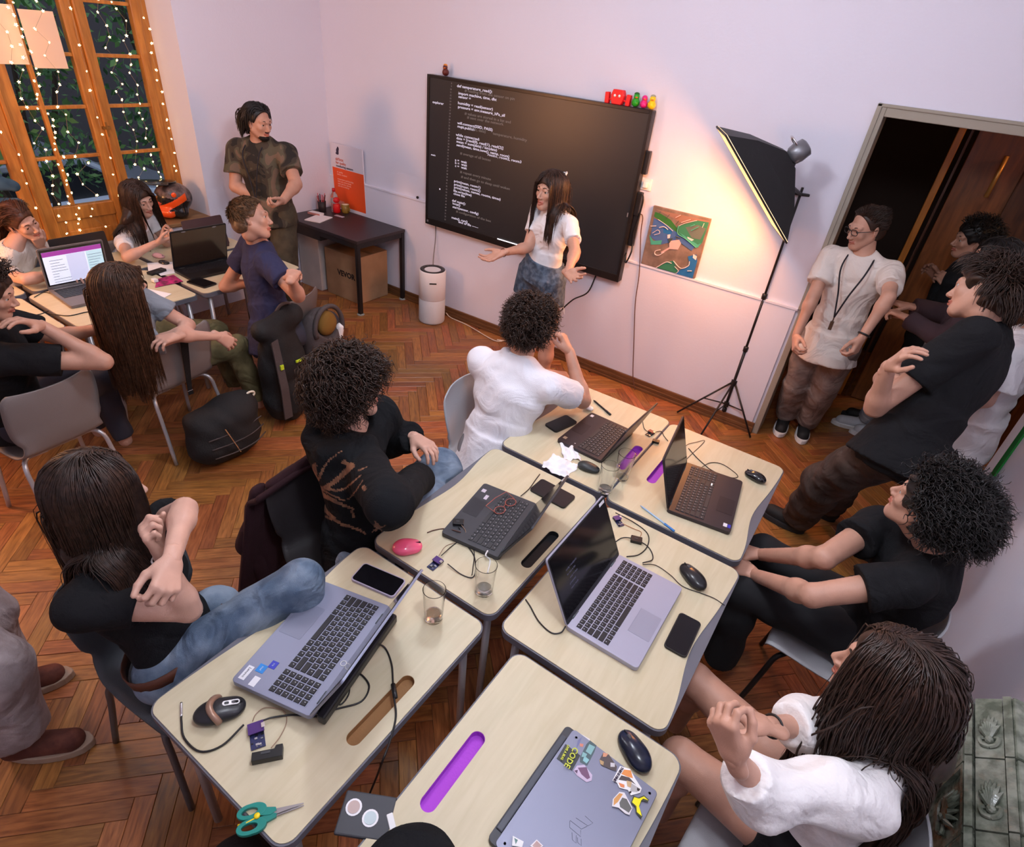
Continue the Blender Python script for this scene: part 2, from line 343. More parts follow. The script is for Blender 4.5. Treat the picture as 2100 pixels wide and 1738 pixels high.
# hallway beyond the doorway
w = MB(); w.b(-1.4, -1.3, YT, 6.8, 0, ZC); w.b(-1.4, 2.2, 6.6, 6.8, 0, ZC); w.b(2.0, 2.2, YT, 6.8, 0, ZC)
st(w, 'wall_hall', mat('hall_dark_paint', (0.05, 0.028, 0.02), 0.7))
e = thing('hall_door', 'brown wooden door with long vertical handle beyond the doorway', 'door')
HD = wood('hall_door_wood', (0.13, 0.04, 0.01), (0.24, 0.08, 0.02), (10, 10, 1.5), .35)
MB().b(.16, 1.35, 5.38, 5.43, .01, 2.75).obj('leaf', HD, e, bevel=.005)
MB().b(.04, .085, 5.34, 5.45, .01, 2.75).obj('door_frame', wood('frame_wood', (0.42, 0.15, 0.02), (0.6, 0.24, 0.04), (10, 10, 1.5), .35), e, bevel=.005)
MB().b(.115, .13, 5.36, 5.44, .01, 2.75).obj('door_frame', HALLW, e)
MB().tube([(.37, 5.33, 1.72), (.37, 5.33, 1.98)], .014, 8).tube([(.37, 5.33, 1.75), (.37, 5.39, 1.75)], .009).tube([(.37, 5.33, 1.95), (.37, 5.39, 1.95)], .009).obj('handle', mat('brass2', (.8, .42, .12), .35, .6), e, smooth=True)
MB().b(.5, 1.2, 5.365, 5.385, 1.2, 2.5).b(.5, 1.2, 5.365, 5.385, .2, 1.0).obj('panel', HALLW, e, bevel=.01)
l = bpy.data.lights.new('hall_light', 'POINT'); l.energy = 16; l.color = (1, .50, .22); l.shadow_soft_size = .08
o = bpy.data.objects.new('hall_light', l); COL.objects.link(o); o.location = (1.5, 4.9, 2.6)
# ================================================================ PEOPLE (smooth-blended volumes meshed by surface nets)
def V3(*a): return np.array(a, float)
class Vol:
    def __init__(s, lo, hi, h):
        s.lo = np.array(lo, float); s.h = h; n = np.maximum(np.ceil((np.array(hi) - s.lo) / h).astype(int) + 1, 4); s.n = n
        s.ax = [(s.lo[i] + h * np.arange(n[i])).astype(np.float32) for i in range(3)]; s.d = np.full(tuple(n), 0.5, np.float32)
    def op(s, pr, k=.02, sub=False):
        lo, hi = pbox(pr); m = k + 3 * s.h
        a = np.clip(np.floor((lo - m - s.lo) / s.h).astype(int), 0, s.n); b = np.clip(np.ceil((hi + m - s.lo) / s.h).astype(int) + 1, 0, s.n)
        if np.any(b <= a): return s
        X = s.ax[0][a[0]:b[0], None, None]; Y = s.ax[1][None, a[1]:b[1], None]; Z = s.ax[2][None, None, a[2]:b[2]]
        e = peval(pr, X, Y, Z); sl = (slice(a[0], b[0]), slice(a[1], b[1]), slice(a[2], b[2])); d = s.d[sl]
        if sub: e = -e; q = np.clip(.5 - .5 * (d - e) / k, 0, 1); q = np.clip(.5 + .5 * (e - d) / k, 0, 1); s.d[sl] = d + (e - d) * q + k * q * (1 - q)
        else: q = np.clip(.5 + .5 * (d - e) / k, 0, 1); s.d[sl] = d + (e - d) * q - k * q * (1 - q)
        return s
    def fold(s, amp, f=1.0, seed=0):
        r = np.random.default_rng(seed); X, Y, Z = np.ix_(*s.ax)
        X, Y, Z = X[...], Y[...], Z[...]
        tot = 0
        for i, fr in enumerate((22, 38, 60)):
            w = r.normal(size=3); w /= np.linalg.norm(w); u = r.normal(size=3); u /= np.linalg.norm(u); fr *= f
            tot = tot + np.sin(fr * (w[0] * X + w[1] * Y + w[2] * Z) + 1.8 * np.sin(fr * .45 * (u[0] * X + u[1] * Y + u[2] * Z) + i)) / (1 + .6 * i)
        s.d += (amp * tot).astype(np.float32); return s
    def mesh(s):
        d = s.d; ins = d < 0; nx, ny, nz = s.n; c = np.zeros((nx - 1, ny - 1, nz - 1), np.int8)
        cs = [(i, j, k) for i in (0, 1) for j in (0, 1) for k in (0, 1)]
        for i, j, k in cs: c += ins[i:nx - 1 + i, j:ny - 1 + j, k:nz - 1 + k]
        act = (c > 0) & (c < 8); I = np.argwhere(act)
        if len(I) == 0: return np.zeros((0, 3)), np.zeros((0, 4), int)
        idx = -np.ones(c.shape, np.int64); idx[act] = np.arange(len(I)); acc = np.zeros((len(I), 3)); cnt = np.zeros(len(I))
        for a in cs:
            for ax in range(3):
                if a[ax]: continue
                b = list(a); b[ax] = 1; va = d[I[:, 0] + a[0], I[:, 1] + a[1], I[:, 2] + a[2]]; vb = d[I[:, 0] + b[0], I[:, 1] + b[1], I[:, 2] + b[2]]
                cr = (va < 0) != (vb < 0); t = np.where(cr, va / np.where(va - vb == 0, 1, va - vb), 0); p = np.tile(np.array(a, float), (len(I), 1)); p[:, ax] += t
                acc += p * cr[:, None]; cnt += cr
        V = s.lo + s.h * (I + acc / np.maximum(cnt, 1)[:, None]); F = []
        for ax in range(3):
            o1, o2 = [(1, 2), (2, 0), (0, 1)][ax]
            sl0 = [slice(1, -1)] * 3; sl0[ax] = slice(0, -1); sl1 = [slice(1, -1)] * 3; sl1[ax] = slice(1, None)
            A = ins[tuple(sl0)]; B = ins[tuple(sl1)]; E = np.argwhere(A != B)
            if len(E) == 0: continue
            base = E.copy(); base[:, [k for k in range(3) if k != ax]] += 1; fl_ = A[tuple(E.T)]
            def g(da, db):
                q = base.copy(); q[:, o1] -= da; q[:, o2] -= db; return idx[tuple(q.T)]
            q = np.stack([g(1, 1), g(0, 1), g(0, 0), g(1, 0)], 1); q[~fl_] = q[~fl_][:, ::-1]; F.append(q)
        return V, np.concatenate(F)
def cone(a, b, ra, rb=None, ax=None, ra_=1.0, flat=False):
    return ('f' if flat else 'c', np.array(a, float), np.array(b, float), ra, ra if rb is None else rb, None if ax is None else _n(ax), ra_)
def elli(c, r, R=None): return ('e', np.array(c, float), np.array(r, float), np.eye(3) if R is None else np.array(R, float))
def pbox(p):
    if p[0] in 'cf': m = max(p[3], p[4]); return np.minimum(p[1], p[2]) - m, np.maximum(p[1], p[2]) + m
    m = p[2].max(); return p[1] - m, p[1] + m
def peval(p, X, Y, Z):
    if p[0] in 'cf':
        a, b = p[1], p[2]; ab = b - a; x, y, z = X - a[0], Y - a[1], Z - a[2]; L2 = float(ab @ ab) + 1e-12
        t = (x * ab[0] + y * ab[1] + z * ab[2]) / L2; tc = np.clip(t, 0, 1)
        qx, qy, qz = x - tc * ab[0], y - tc * ab[1], z - tc * ab[2]
        s2 = qx * qx + qy * qy + qz * qz
        if p[5] is not None: w = qx * p[5][0] + qy * p[5][1] + qz * p[5][2]; s2 = s2 + w * w * (1 / p[6] ** 2 - 1)
        d = np.sqrt(s2) - (p[3] + (p[4] - p[3]) * tc)
        if p[0] == 'f': L = math.sqrt(L2); d = np.maximum(d, np.maximum(-t * L, (t - 1) * L))
        return d
    x, y, z = X - p[1][0], Y - p[1][1], Z - p[1][2]; R, r = p[3], p[2]
    q = [x * R[0][i] + y * R[1][i] + z * R[2][i] for i in range(3)]
    k0 = np.sqrt(sum((q[i] / r[i]) ** 2 for i in range(3))); k1 = np.sqrt(sum((q[i] / r[i] ** 2) ** 2 for i in range(3))) + 1e-9
    return k0 * (k0 - 1) / k1
def volume(prims, h, k=.02, subs=(), ksub=.008, fold=0, ff=1.0, seed=0):
    lo = np.min([pbox(p[0] if isinstance(p[0], tuple) else p)[0] for p in prims], 0) - .02; hi = np.max([pbox(p[0] if isinstance(p[0], tuple) else p)[1] for p in prims], 0) + .02
    v = Vol(lo, hi, h)
    for p in prims:
        if isinstance(p[0], tuple): v.op(p[0], p[1])
        else: v.op(p, k)
    if fold: v.fold(fold, ff, seed)
    for p in subs: v.op(p, ksub, True)
    return v.mesh()
def npmesh(name, V, F, mats, mi=None, smooth=True):
    me = bpy.data.meshes.new(name); me.vertices.add(len(V)); me.vertices.foreach_set('co', np.asarray(V, np.float32).ravel())
    F = np.asarray(F); k = F.shape[1]; me.loops.add(F.size); me.loops.foreach_set('vertex_index', F.astype(np.int32).ravel())
    me.polygons.add(len(F)); me.polygons.foreach_set('loop_start', (np.arange(len(F)) * k).astype(np.int32)); me.polygons.foreach_set('loop_total', np.full(len(F), k, np.int32))
    for m in (mats if isinstance(mats, (list, tuple)) else [mats]): me.materials.append(m)
    if mi is not None: me.polygons.foreach_set('material_index', np.asarray(mi, np.int32))
    me.polygons.foreach_set('use_smooth', np.full(len(F), smooth)); me.update(calc_edges=True); return me
def npobj(name, V, F, mats, parent=None, mi=None, smooth=True, **k):
    o = bpy.data.objects.new(name, npmesh(name, V, F, mats, mi, smooth)); COL.objects.link(o)
    if parent:
        o.parent = parent; o.location = -parent.location
    return tag(o, **k)
_heads = {}
def head_mesh(fem=False, beard=False, smile=0.0, openm=False):
    key = (fem, beard, smile, openm)
    if key in _heads: return _heads[key]
    j = .93 if fem else 1.0
    P = [elli((0, -.018, .035), (.073, .093, .082)), (elli((0, .022, -.030), (.057 * j, .066, .080)), .03), (elli((0, .064, -.096), (.022 * j, .019, .017)), .03)]
    for s in (-1, 1):
        P += [(cone((s * .052 * j, .0, -.05), (s * .018, .056, -.098), .015, .012), .03), (elli((s * .036, .060, -.022), (.022, .020, .020)), .02),
              (cone((s * .040, .074, .022), (s * .008, .084, .020), .007 if fem else .010), .02)]
    P += [(cone((0, .084, .006), (0, .104, -.032), .0065, .0095), .012), (elli((0, .103, -.036), (.010, .010, .008)), .006)]
    for s in (-1, 1): P += [(elli((s * .011, .094, -.040), (.008, .009, .0065)), .006)]
    P += [(cone((0, -.022, -.05), (0, -.030, -.085), .046 if fem else .051, .040 if fem else .045), .03)]
    sub = [elli((s * .031, .093, .001), (.015, .012, .0095)) for s in (-1, 1)]
    lo, hi = V3(-.1, -.13, -.15), V3(.1, .13, .13); v = Vol(lo, hi, .0038)
    for p in P: v.op(p[0], p[1]) if isinstance(p[0], tuple) else v.op(p, .03)
    for p in sub: v.op(p, .012, True)
    for s in (-1, 1):
        v.op(cone((s * .018, .0815, .0075), (s * .031, .0835, .0095), .0048), .004); v.op(cone((s * .031, .0835, .0095), (s * .044, .074, .006), .0048, .004), .004)   # upper lid
        v.op(cone((s * .020, .0800, -.0065), (s * .042, .0745, -.0055), .0042), .004)  # lower lid
        v.op(elli((s * .076, -.008, -.004), (.007, .018, .031), rotx(.2) @ rotz(-s * .35)), .008); v.op(elli((s * .084, -.004, .002), (.006, .010, .018)), .006, True)
        v.op(elli((s * .073, -.002, -.030), (.006, .008, .009)), .008)
    dz = .006 if openm else 0
    for s in (-1, 1):
        e = .004 * smile
        v.op(cone((0, .0895, -.061), (s * .023, .078, -.064 + e * 2), .0062, .003), .005); v.op(cone((0, .0885, -.0705 - dz), (s * .021, .077, -.066 + e * 2 - dz * .5), .0066, .003), .005)
    v.op(elli((0, .094, -.0655 - dz / 2), (.019, .012, .0014 + dz * .6)), .003, True)
    V, F = v.mesh(); c = V[F].mean(1); mi = np.zeros(len(F), int)
    cut = .0655 + dz / 2
    lips = (np.abs(c[:, 0]) < .0235) & (c[:, 1] > .074) & (c[:, 2] < -.0565 + .10 * np.abs(c[:, 0])) & (c[:, 2] > -.0775 - dz + .14 * np.abs(c[:, 0]))
    mi[lips] = 1
    if beard: mi[(c[:, 1] > .03) & (c[:, 2] < -.078) & (np.abs(c[:, 0]) < .045)] = 4; mi[(c[:, 1] > .082) & (c[:, 2] < -.045) & (c[:, 2] > -.056) & (np.abs(c[:, 0]) < .026)] = 4; mi[lips] = 1
    # eyeballs: white, iris, pupil
    VV, FF, MM = [V], [F], [mi]; off = len(V)
    for s in (-1, 1):
        m = MB(); n, r = 14, .0125; R = rotx(-math.pi / 2) @ rotz(0)
        m.ell((0, 0, 0), r, None, n, 10); vv = (R @ np.array(m.v).T).T; ff = np.array([f for f in m.f]); cc = vv[ff].mean(1); ang = np.degrees(np.arccos(np.clip(cc[:, 1] / np.linalg.norm(cc, axis=1), -1, 1)))
        VV.append(vv + [s * .031, .0725, .001]); FF.append(ff + off); MM.append(np.where(ang < 34, 3, 2)); off += len(vv)
        m = MB(); pts = smoothpts([(s * .014, .0895, .0205), (s * .028, .088, .027), (s * .045, .076, .021)], 4); m.tube(pts, np.linspace(.0035, .0015, len(pts)), 6, cap=False)
        vv = np.array(m.v); ff = np.array(m.f); VV.append(vv); FF.append(ff + off); MM.append(np.full(len(ff), 4)); off += len(vv)
    _heads[key] = (np.concatenate(VV), np.concatenate(FF), np.concatenate(MM)); return _heads[key]
_hands = {}
def hand_mesh(curl, spread=.12, thumb=.4, h=.0042):
    key = (round(curl, 2), round(spread, 2), round(thumb, 2), h)
    if key in _hands: return _hands[key]
    P = [(cone((0, -.03, 0), (0, .015, 0), .025, .027, (0, 0, 1), .72), .015)]
    mcp = [(-.029, .090), (-.0095, .095), (.0105, .091), (.029, .081)]; ln = [.072, .080, .074, .058]
    for (x, y), q in zip(mcp, (.0125, .0125, .012, .0115)): P += [(cone((x * .55, .012, 0), (x, y, 0), .0145, q), .012)]
    P += [(elli((-.026, .035, -.010), (.016, .027, .014)), .014)]
    for i, ((x, y), l) in enumerate(zip(mcp, ln)):
        p = V3(x, y, 0); a = 0; sp = (i - 1.4) * spread; cu = curl * (1 + .08 * i)
        for seg, (bend, fr) in enumerate(((cu * 1.0 + .05, .46), (cu * 1.35 + .05, .30), (cu * .8 + .03, .24))):
            a += bend; d = V3(math.sin(sp) * math.cos(a * .6), math.cos(a), -math.sin(a)); d = _n(d); q = p + d * l * fr; r0 = (.0098, .0086, .0080)[seg] * (.88 if i == 3 else 1)
            P += [(cone(p, q, r0, r0 * .90), .0035 if seg else .006)]; p = q
    t0 = V3(-.020, .022, -.008); t1 = t0 + V3(-.030 + .010 * thumb, .026, -.008 - .02 * thumb); t2 = t1 + _n(V3(-.55 + .8 * thumb, .9, -.15 - .6 * thumb)) * .032; t3 = t2 + _n(V3(-.35 + .9 * thumb, 1, -.15 - .5 * thumb)) * .026
    P += [(cone(t0, t1, .015, .0125), .012), (cone(t1, t2, .0115, .0105), .005), (cone(t2, t3, .0102, .0085), .004)]
    V, F = volume(P, h); _hands[key] = (V, F); return _hands[key]
def frame(fwd, up):
    f = _n(fwd); r = _n(np.cross(f, up)); return np.stack([r, f, np.cross(r, f)], 1)
SKINC = {'light': (0.56, 0.32, 0.24), 'mid': (0.50, 0.265, 0.185), 'tan': (0.40, 0.20, 0.135), 'dark': (0.14, 0.065, 0.04)}
def skinmats(t, hairc):
    c = SKINC[t]; sk = mat('skin_' + t, c, .48, var=.06, vscale=14, bump=.12, bscale=350, sheen=.05)
    lp = mat('lips_' + t, (c[0] * .85, c[1] * .52, c[2] * .52), .4); return [sk, lp, mat('eye_white', (.45, .42, .40), .25), mat('iris', (.05, .025, .012), .1), hairmat(hairc)]
HAIRC = {'black': (0.010, 0.008, 0.008), 'dbrown': (0.030, 0.014, 0.009), 'brown': (0.060, 0.026, 0.013), 'lbrown': (0.13, 0.07, 0.035), 'auburn': (0.075, 0.026, 0.012)}
def hairmat(n):
    c = HAIRC[n]; return mat('hair_' + n, c, .42, var=.35, vscale=60, spec=.45)
def strands(R, c, sc, n, length, grav=.3, stiff=.5, comb=(0, -1, 0), curl=0, cfreq=90, seg=16, rad=.0016, col=(), line=0.0, lift=.014, clump=.5, seed=1, jit=.1, region=None, out=.15, face=False, base=.004, ramp=5, spread=1.0):
    r = np.random.default_rng(seed); q = r.normal(size=(n * 4, 3)); q /= np.linalg.norm(q, axis=1)[:, None]
    thr = np.interp(q[:, 1], [-1, -.3, .05, .35, .6, 1], [-.75, -.6, -.05, .18, .52, .70]) + line; q = q[q[:, 2] > thr]
    if region is not None: q = q[region(q)]
    q = q[:n]; n = len(q)
    cen = V3(0, -.016, .030); rad3 = V3(.076, .096, .086) + base; P = np.zeros((n, seg, 3)); p = cen + q * rad3; cb = np.array(comb, float)
    side = np.sign(q[:, 0:1]) * V3(1, 0, 0) * np.clip(q[:, 2:3], 0, 1) * .8 * spread
    d = q * out + (cb if cb.ndim else cb) + side * (0 if callable(comb) else 1) + r.normal(size=(n, 3)) * jit; d -= q * ((d * q).sum(1)[:, None] - out * .6); d /= np.linalg.norm(d, axis=1)[:, None]
    if np.ndim(length) == 0: L = length * r.uniform(.75, 1.1, n)
    else: L = r.uniform(length[0], length[1], n)
    g = R.T @ V3(0, 0, -1); ds = (L / (seg - 1))[:, None]; lf = r.uniform(.2, 1, n)[:, None] * lift; P[:, 0] = p
    C = [(R.T @ (x[1] - c) / sc, R.T @ (x[2] - c) / sc, x[3] / sc, x[4] / sc, None if x[5] is None else R.T @ x[5], x[6]) for x in col]
    for s in range(1, seg):
        gv = grav * min(1, s / ramp)
        d = d * (1 - gv) + g * gv + r.normal(size=(n, 3)) * .04; d /= np.linalg.norm(d, axis=1)[:, None]; p2 = p + d * ds
        u = (p2 - cen) / (rad3 + lf * min(1., s / 3)); m = np.linalg.norm(u, axis=1)[:, None]; p2 = np.where(m < 1, cen + (p2 - cen) / np.maximum(m, .05), p2)
        for (a, b, ra, rb, ax, rt) in C:
            ab = b - a; w = p2 - a; t = np.clip((w @ ab) / (ab @ ab), 0, 1)[:, None]; o = w - t * ab
            if ax is not None: k = (o @ ax)[:, None]; os = o + ax * k * (1 / rt - 1)
            else: os = o
            l = np.linalg.norm(os, axis=1)[:, None] + 1e-9; rr = ra + (rb - ra) * t + .008 + lf * .7; p2 = np.where(l < rr, a + t * ab + o * (rr / l), p2)
        if face: bad = (p2[:, 1] > .015) & (p2[:, 2] < .055) & (np.abs(p2[:, 0]) < .066); p2[bad, 0] = np.where(q[bad, 0] >= 0, .066, -.066)
        d = stiff * d + (1 - stiff) * (p2 - p) / (np.linalg.norm(p2 - p, axis=1)[:, None] + 1e-9); d /= np.linalg.norm(d, axis=1)[:, None] + 1e-9; p = p2; P[:, s] = p
    tt = np.linspace(0, 1, seg)[None, :, None]
    if clump:
        ng = max(6, n // 14); gi = r.choice(n, ng, replace=False); dd = ((q[:, None, :] - q[gi][None]) ** 2).sum(2); near = gi[dd.argmin(1)]
        P = P + (P[near] - P) * (tt ** .8) * clump
        if face: bad = (P[..., 1] > .015) & (P[..., 2] < .05) & (np.abs(P[..., 0]) < .066); P[..., 0] = np.where(bad, np.where(q[:, None, 0] >= 0, .066, -.066), P[..., 0])
    if curl:
        ph = r.uniform(0, 6.28, (n, 1)); s_ = tt[..., 0] * L[:, None]; am = curl * np.clip(tt[..., 0] * 3, 0, 1); a = r.normal(size=(n, 3)); a /= np.linalg.norm(a, axis=1)[:, None]
        b = np.cross(a, P[:, -1] - P[:, 0]); b /= np.linalg.norm(b, axis=1)[:, None] + 1e-9; fr = cfreq * r.uniform(.8, 1.25, (n, 1))
        P = P + am[..., None] * (np.cos(fr * s_ + ph)[..., None] * a[:, None] + np.sin(fr * s_ + ph)[..., None] * b[:, None])
    T = np.gradient(P, axis=1); T /= np.linalg.norm(T, axis=2)[..., None] + 1e-9; N1 = np.cross(T, q[:, None, :]); N1 /= np.linalg.norm(N1, axis=2)[..., None] + 1e-9; N2 = np.cross(T, N1)
    w = rad * r.uniform(.7, 1.4, (n, 1, 1)) * (1 - .75 * tt ** 2.5); k = 3; V = np.zeros((n, seg, k, 3))
    for i in range(k): an = 6.283 * i / k + .5; V[:, :, i] = P + w * (N1 * math.cos(an) * 1.5 + N2 * math.sin(an) * .8)
    ix = np.arange(n * seg * k).reshape(n, seg, k); a_ = ix[:, :-1]; b_ = ix[:, 1:]; F = np.stack([a_, np.roll(a_, -1, 2), np.roll(b_, -1, 2), b_], -1).reshape(-1, 4)
    return (R @ (V.reshape(-1, 3) * sc).T).T + c, F
def join(*vf):
    VV, FF, o = [], [], 0
    for V, F in vf: VV.append(V); FF.append(F + o); o += len(V)
    return np.concatenate(VV), np.concatenate(FF)
_scalp = {}
def scalp(R, c, sc, thick=.010, line=0.0, seed=0, fold=.0):
    key = (thick, line, fold)
    if key not in _scalp:
        v = Vol(V3(-.12, -.14, -.11), V3(.12, .12, .15), .0048); v.op(elli((0, -.018, .034), (.074 + thick, .094 + thick, .084 + thick)), .01)
        v.op(elli((0, -.05, -.03), (.068 + thick, .062 + thick, .06)), .02)
        if fold: v.fold(fold, 2.4, 3)
        v.op(elli((0, .085, -.055 + line * .30), (.085, .078 + line * .12, .108)), .012, True)   # face opening
        for s in (-1, 1): v.op(elli((s * .085, .012, -.035), (.03, .034, .048)), .010, True)
        v.op(elli((0, .0, -.15), (.2, .2, .075)), .01, True)
        _scalp[key] = v.mesh()
    V, F = _scalp[key]; return (R @ (V * sc).T).T + c, F
def shoe(a, toe, m, sole, parent, s=1.0):
    d = toe - a; d = V3(d[0], d[1], 0); L = .27 * s; d = _n(d); z0 = a[2] * 0; up = V3(0, 0, 1); r = np.cross(d, up); h = V3(a[0], a[1], 0) - d * .06 * s; t = h + d * L
    V, F = volume([(cone(h + up * .055 + d * .03, t + up * .045 - d * .06, .045 * s, .042 * s), .02), (cone(h + up * .06 + d * .04, V3(a[0], a[1], .12), .042 * s, .043 * s), .02)], .008, subs=[cone(h - d * .2 - up * .18, t + d * .2 - up * .18, .2)], ksub=.003)
    o = npobj('shoe', V, F, m, parent); mb = MB(); pts = []
    for i in range(20):
        q = 6.283 * i / 20; w = .052 * s * (1 + .10 * math.cos(q)); e = h + d * (L / 2 + math.cos(q) * L / 2 * 1.06) + r * math.sin(q) * w * (1.0 if abs(math.cos(q)) < .9 else .8); pts.append((e[0], e[1]))
    so = MB().prism(pts, .002, .036).obj('sole', sole, o, bevel=.004); 
    return o
def person(lab, Hc, look, N, P, SL=None, SR=None, rv=None, EL=None, ER=None, WL=None, WR=None, hL=None, hR=None, KL=None, KR=None, AL=None, AR=None, tL=None, tR=None,
           s=1.0, fem=False, skin='light', hair=None, hc='dbrown', up=None, top=None, bot=None, beard=False, smile=.5, openm=False, shoes=None, group=None, big=1.0, hs=1.0, seed=1, base=None, hcurve=None, hh=.0042):
    """joints in world metres; top=(material, sleeve fraction, looseness, neck radius), bot=(material, leg fraction, looseness)"""
    N = np.array(N, float); P = np.array(P, float); sp = _n(N - P); gw = (.155 if fem else .185) * s * big
    if rv is None: rv = _n(SR - SL)
    rv = _n(rv - sp * np.dot(rv, sp)); C = N - sp * .055 * s
    if SL is None: SL = C - rv * gw
    if SR is None: SR = C + rv * gw
    rv = _n(SR - SL); fw = _n(np.cross(sp, rv)); b = base if base is not None else V3(P[0], P[1], 0)
    t = thing('person', lab, 'person', tuple(b), group=group)
    f = .86 if fem else 1.0; w = s * big; hipw = .095 * s
    HL, HR = P - rv * hipw, P + rv * hipw
    R = frame(look, sp if up is None else up)
    chest = N - sp * .17 * s; waist = P + (N - P) * .36
    def torso(e, bottom=0.0):
        a = []
        a += [(cone(P - sp * (bottom + .02), waist, (.142 if not fem else .140) * w + e, (.128 * f) * w + e, fw, .74, flat=True), .03), (cone(waist, chest, .128 * f * w + e, .145 * f * w + e, fw, .70), .04),
              (cone(chest, N - sp * .085 * s, .150 * f * w + e, .115 * f * w + e, fw, .66), .04)]
        for S_ in (SL, SR): a += [(cone(N - sp * .040 * s, S_ - sp * .004, .046 * w + e * .9, .044 * w * f + e * .9), .035), (cone(chest + sp * .03 * s, S_ - sp * .02, .075 * w + e, .042 * w * f + e * .9), .035)]
        if fem:
            for q in (-1, 1): a += [(elli(chest + fw * .050 * s + rv * q * .058 * s + sp * .01, (.050 * s + e, .042 * s + e, .056 * s + e), np.stack([rv, fw, sp], 1)), .03)]
        return a
    A = torso(0, .03) + [(elli(P - sp * .01, (.15 * w, .105 * w, .085 * w), np.stack([rv, fw, sp], 1)), .03)]; ra = .043 * w * f
    for S_, E_, W_ in ((SL, EL, WL), (SR, ER, WR)):
        if E_ is None: continue
        A += [(cone(S_, E_, ra * 1.12, ra * .92), .03), (cone(E_, W_, ra * .93, ra * .60), .012), (elli(E_ + (W_ - E_) * .22, (ra * .86,) * 3), .03)]
    for h_, K, An, to in ((HL, KL, AL, tL), (HR, KR, AR, tR)):
        if K is None: continue
        A += [(cone(h_, K, .086 * w, .056 * w), .03)]
        if An is not None: A += [(cone(K, An, .055 * w, .036 * s), .02), (elli(K + (An - K) * .3 , (.056 * w,) * 3), .03)]
        if to is not None and not shoes: A += [(cone(An - V3(0, 0, .03), to, .036 * s, .028 * s), .03)]
    A += [(cone(Hc - R[:, 2] * .05 - R[:, 1] * .02, N - sp * .02, .052 * f * s * hs, .062 * f * s), .03)]
    V, F = volume(A, .0105, .03); mi = np.zeros(len(F), int)
    hv, hf, hm = head_mesh(fem, beard, smile, openm); o = len(V); V = np.concatenate([V, (R @ (hv * s * hs).T).T + Hc]); F = np.concatenate([F, hf + o]); mi = np.concatenate([mi, hm])
    for side, E_, W_, hd in ((-1, EL, WL, hL), (1, ER, WR, hR)):
        if hd is None or W_ is None: continue
        d, pn, curl = hd[0], hd[1], hd[2]; ex = hd[3] if len(hd) > 3 else {}
        hv, hf = hand_mesh(curl, ex.get('spread', .12), ex.get('thumb', .4), hh); fy = _n(d); z = -_n(np.array(pn, float) - fy * np.dot(fy, pn)); x = np.cross(fy, z)
        M = np.stack([x, fy, z], 1); hv = hv.copy()
        if side < 0: hv[:, 0] *= -1; hf = hf[:, ::-1]
        o = len(V); V = np.concatenate([V, (M @ (hv * s * (.92 if fem else 1.0)).T).T + W_]); F = np.concatenate([F, hf + o]); mi = np.concatenate([mi, np.zeros(len(hf), int)])
    npobj('body', V, F, skinmats(skin, hc), t, mi)
    J = dict(R=R, N=N, P=P, SL=SL, SR=SR, fw=fw, rv=rv, sp=sp, chest=chest, waist=waist, HL=HL, HR=HR, t=t, s=s, Hc=Hc, w=w, f=f, C=C)
    if top:
        m, sl, lo, nr = top[:4]; ex = top[4] if len(top) > 4 else {}; B = torso(.011 + lo, ex.get('hem', .02)); sub = []
        for S_, E_, W_ in ((SL, EL, WL), (SR, ER, WR)):
            if E_ is None: continue
            if sl <= 1: q = S_ + (E_ - S_) * sl; B += [(cone(S_, q, ra * 1.05 + .010 + lo * .8, ra * 1.1 + .011 + lo * 1.5, flat=True), .015), (cone(S_, S_ + (q - S_) * .4, ra * 1.0 + .008 + lo * .8), .03)]
            else: q = E_ + (W_ - E_) * (sl - 1); B += [(cone(S_, E_, ra * 1.15 + .014 + lo, ra + .016 + lo), .03), (cone(E_, q, ra + .016 + lo, ra * .7 + .014 + lo, flat=True), .02)]
        for c in ex.get('extra', ()): B.append(c)
        if ex.get('hem', .02) > .05: fl2 = ex.get('flare', 0); B.append((cone(P + sp * .10, P - sp * ex['hem'], .140 * w + lo + .012, .166 * w + lo + .012 + fl2, fw, .84 if fl2 else .80, flat=True), .03))
        nb = N + (Hc - N) * .30 + fw * .012
        sub = [elli(nb + fw * nr * .35, (nr * 1.0, nr * 1.0, nr * .75), np.stack([rv, fw, sp], 1))] + [cone(Hc, N - sp * .01, .056 * f * s)] + list(ex.get('subs', ()))
        V, F = volume(B, ex.get('h', .0085), .03, sub, .008, ex.get('fold', .0035), ex.get('ff', 1), seed)
        J['shirt'] = npobj(ex.get('name', 'shirt'), V, F, m, t, label=ex.get('label'))
    if bot:
        m, lf, lo = bot[:3]; ex = bot[3] if len(bot) > 3 else {}; B = [(cone(P + sp * ex.get('rise', .05), P - sp * .05, .136 * w + lo * .3 + .010, .144 * w + lo * .3 + .012, fw, .76, flat=True), .03), (elli(P - sp * .02, (.158 * w + lo * .5, .115 * w + lo * .5, .09 * w + lo * .3), np.stack([rv, fw, sp], 1)), .03)]
        for h_, K, An in ((HL, KL, AL), (HR, KR, AR)):
            if K is None: continue
            if lf <= 1: q = h_ + (K - h_) * lf; B += [(cone(h_, q, .092 * w + lo, (.092 - .03 * lf) * w + lo * 1.5, flat=True), .04), (elli(h_, (.094 * w + lo * .5,) * 3), .02)]
            else: q = K + (An - K) * (lf - 1); B += [(cone(h_, K, .089 * w + lo * .45, .062 * w + lo), .03), (cone(K, q, .061 * w + lo, .045 * s + lo * 1.3, flat=True), .02), (elli(K, (.062 * w + lo,) * 3), .02)]
        V, F = volume(B, ex.get('h', .0095), .03, ex.get('subs', ()), .008, ex.get('fold', .004), ex.get('ff', 1), seed + 5)
        J['trousers'] = npobj(ex.get('name', 'trousers'), V, F, m, t, label=ex.get('label'))
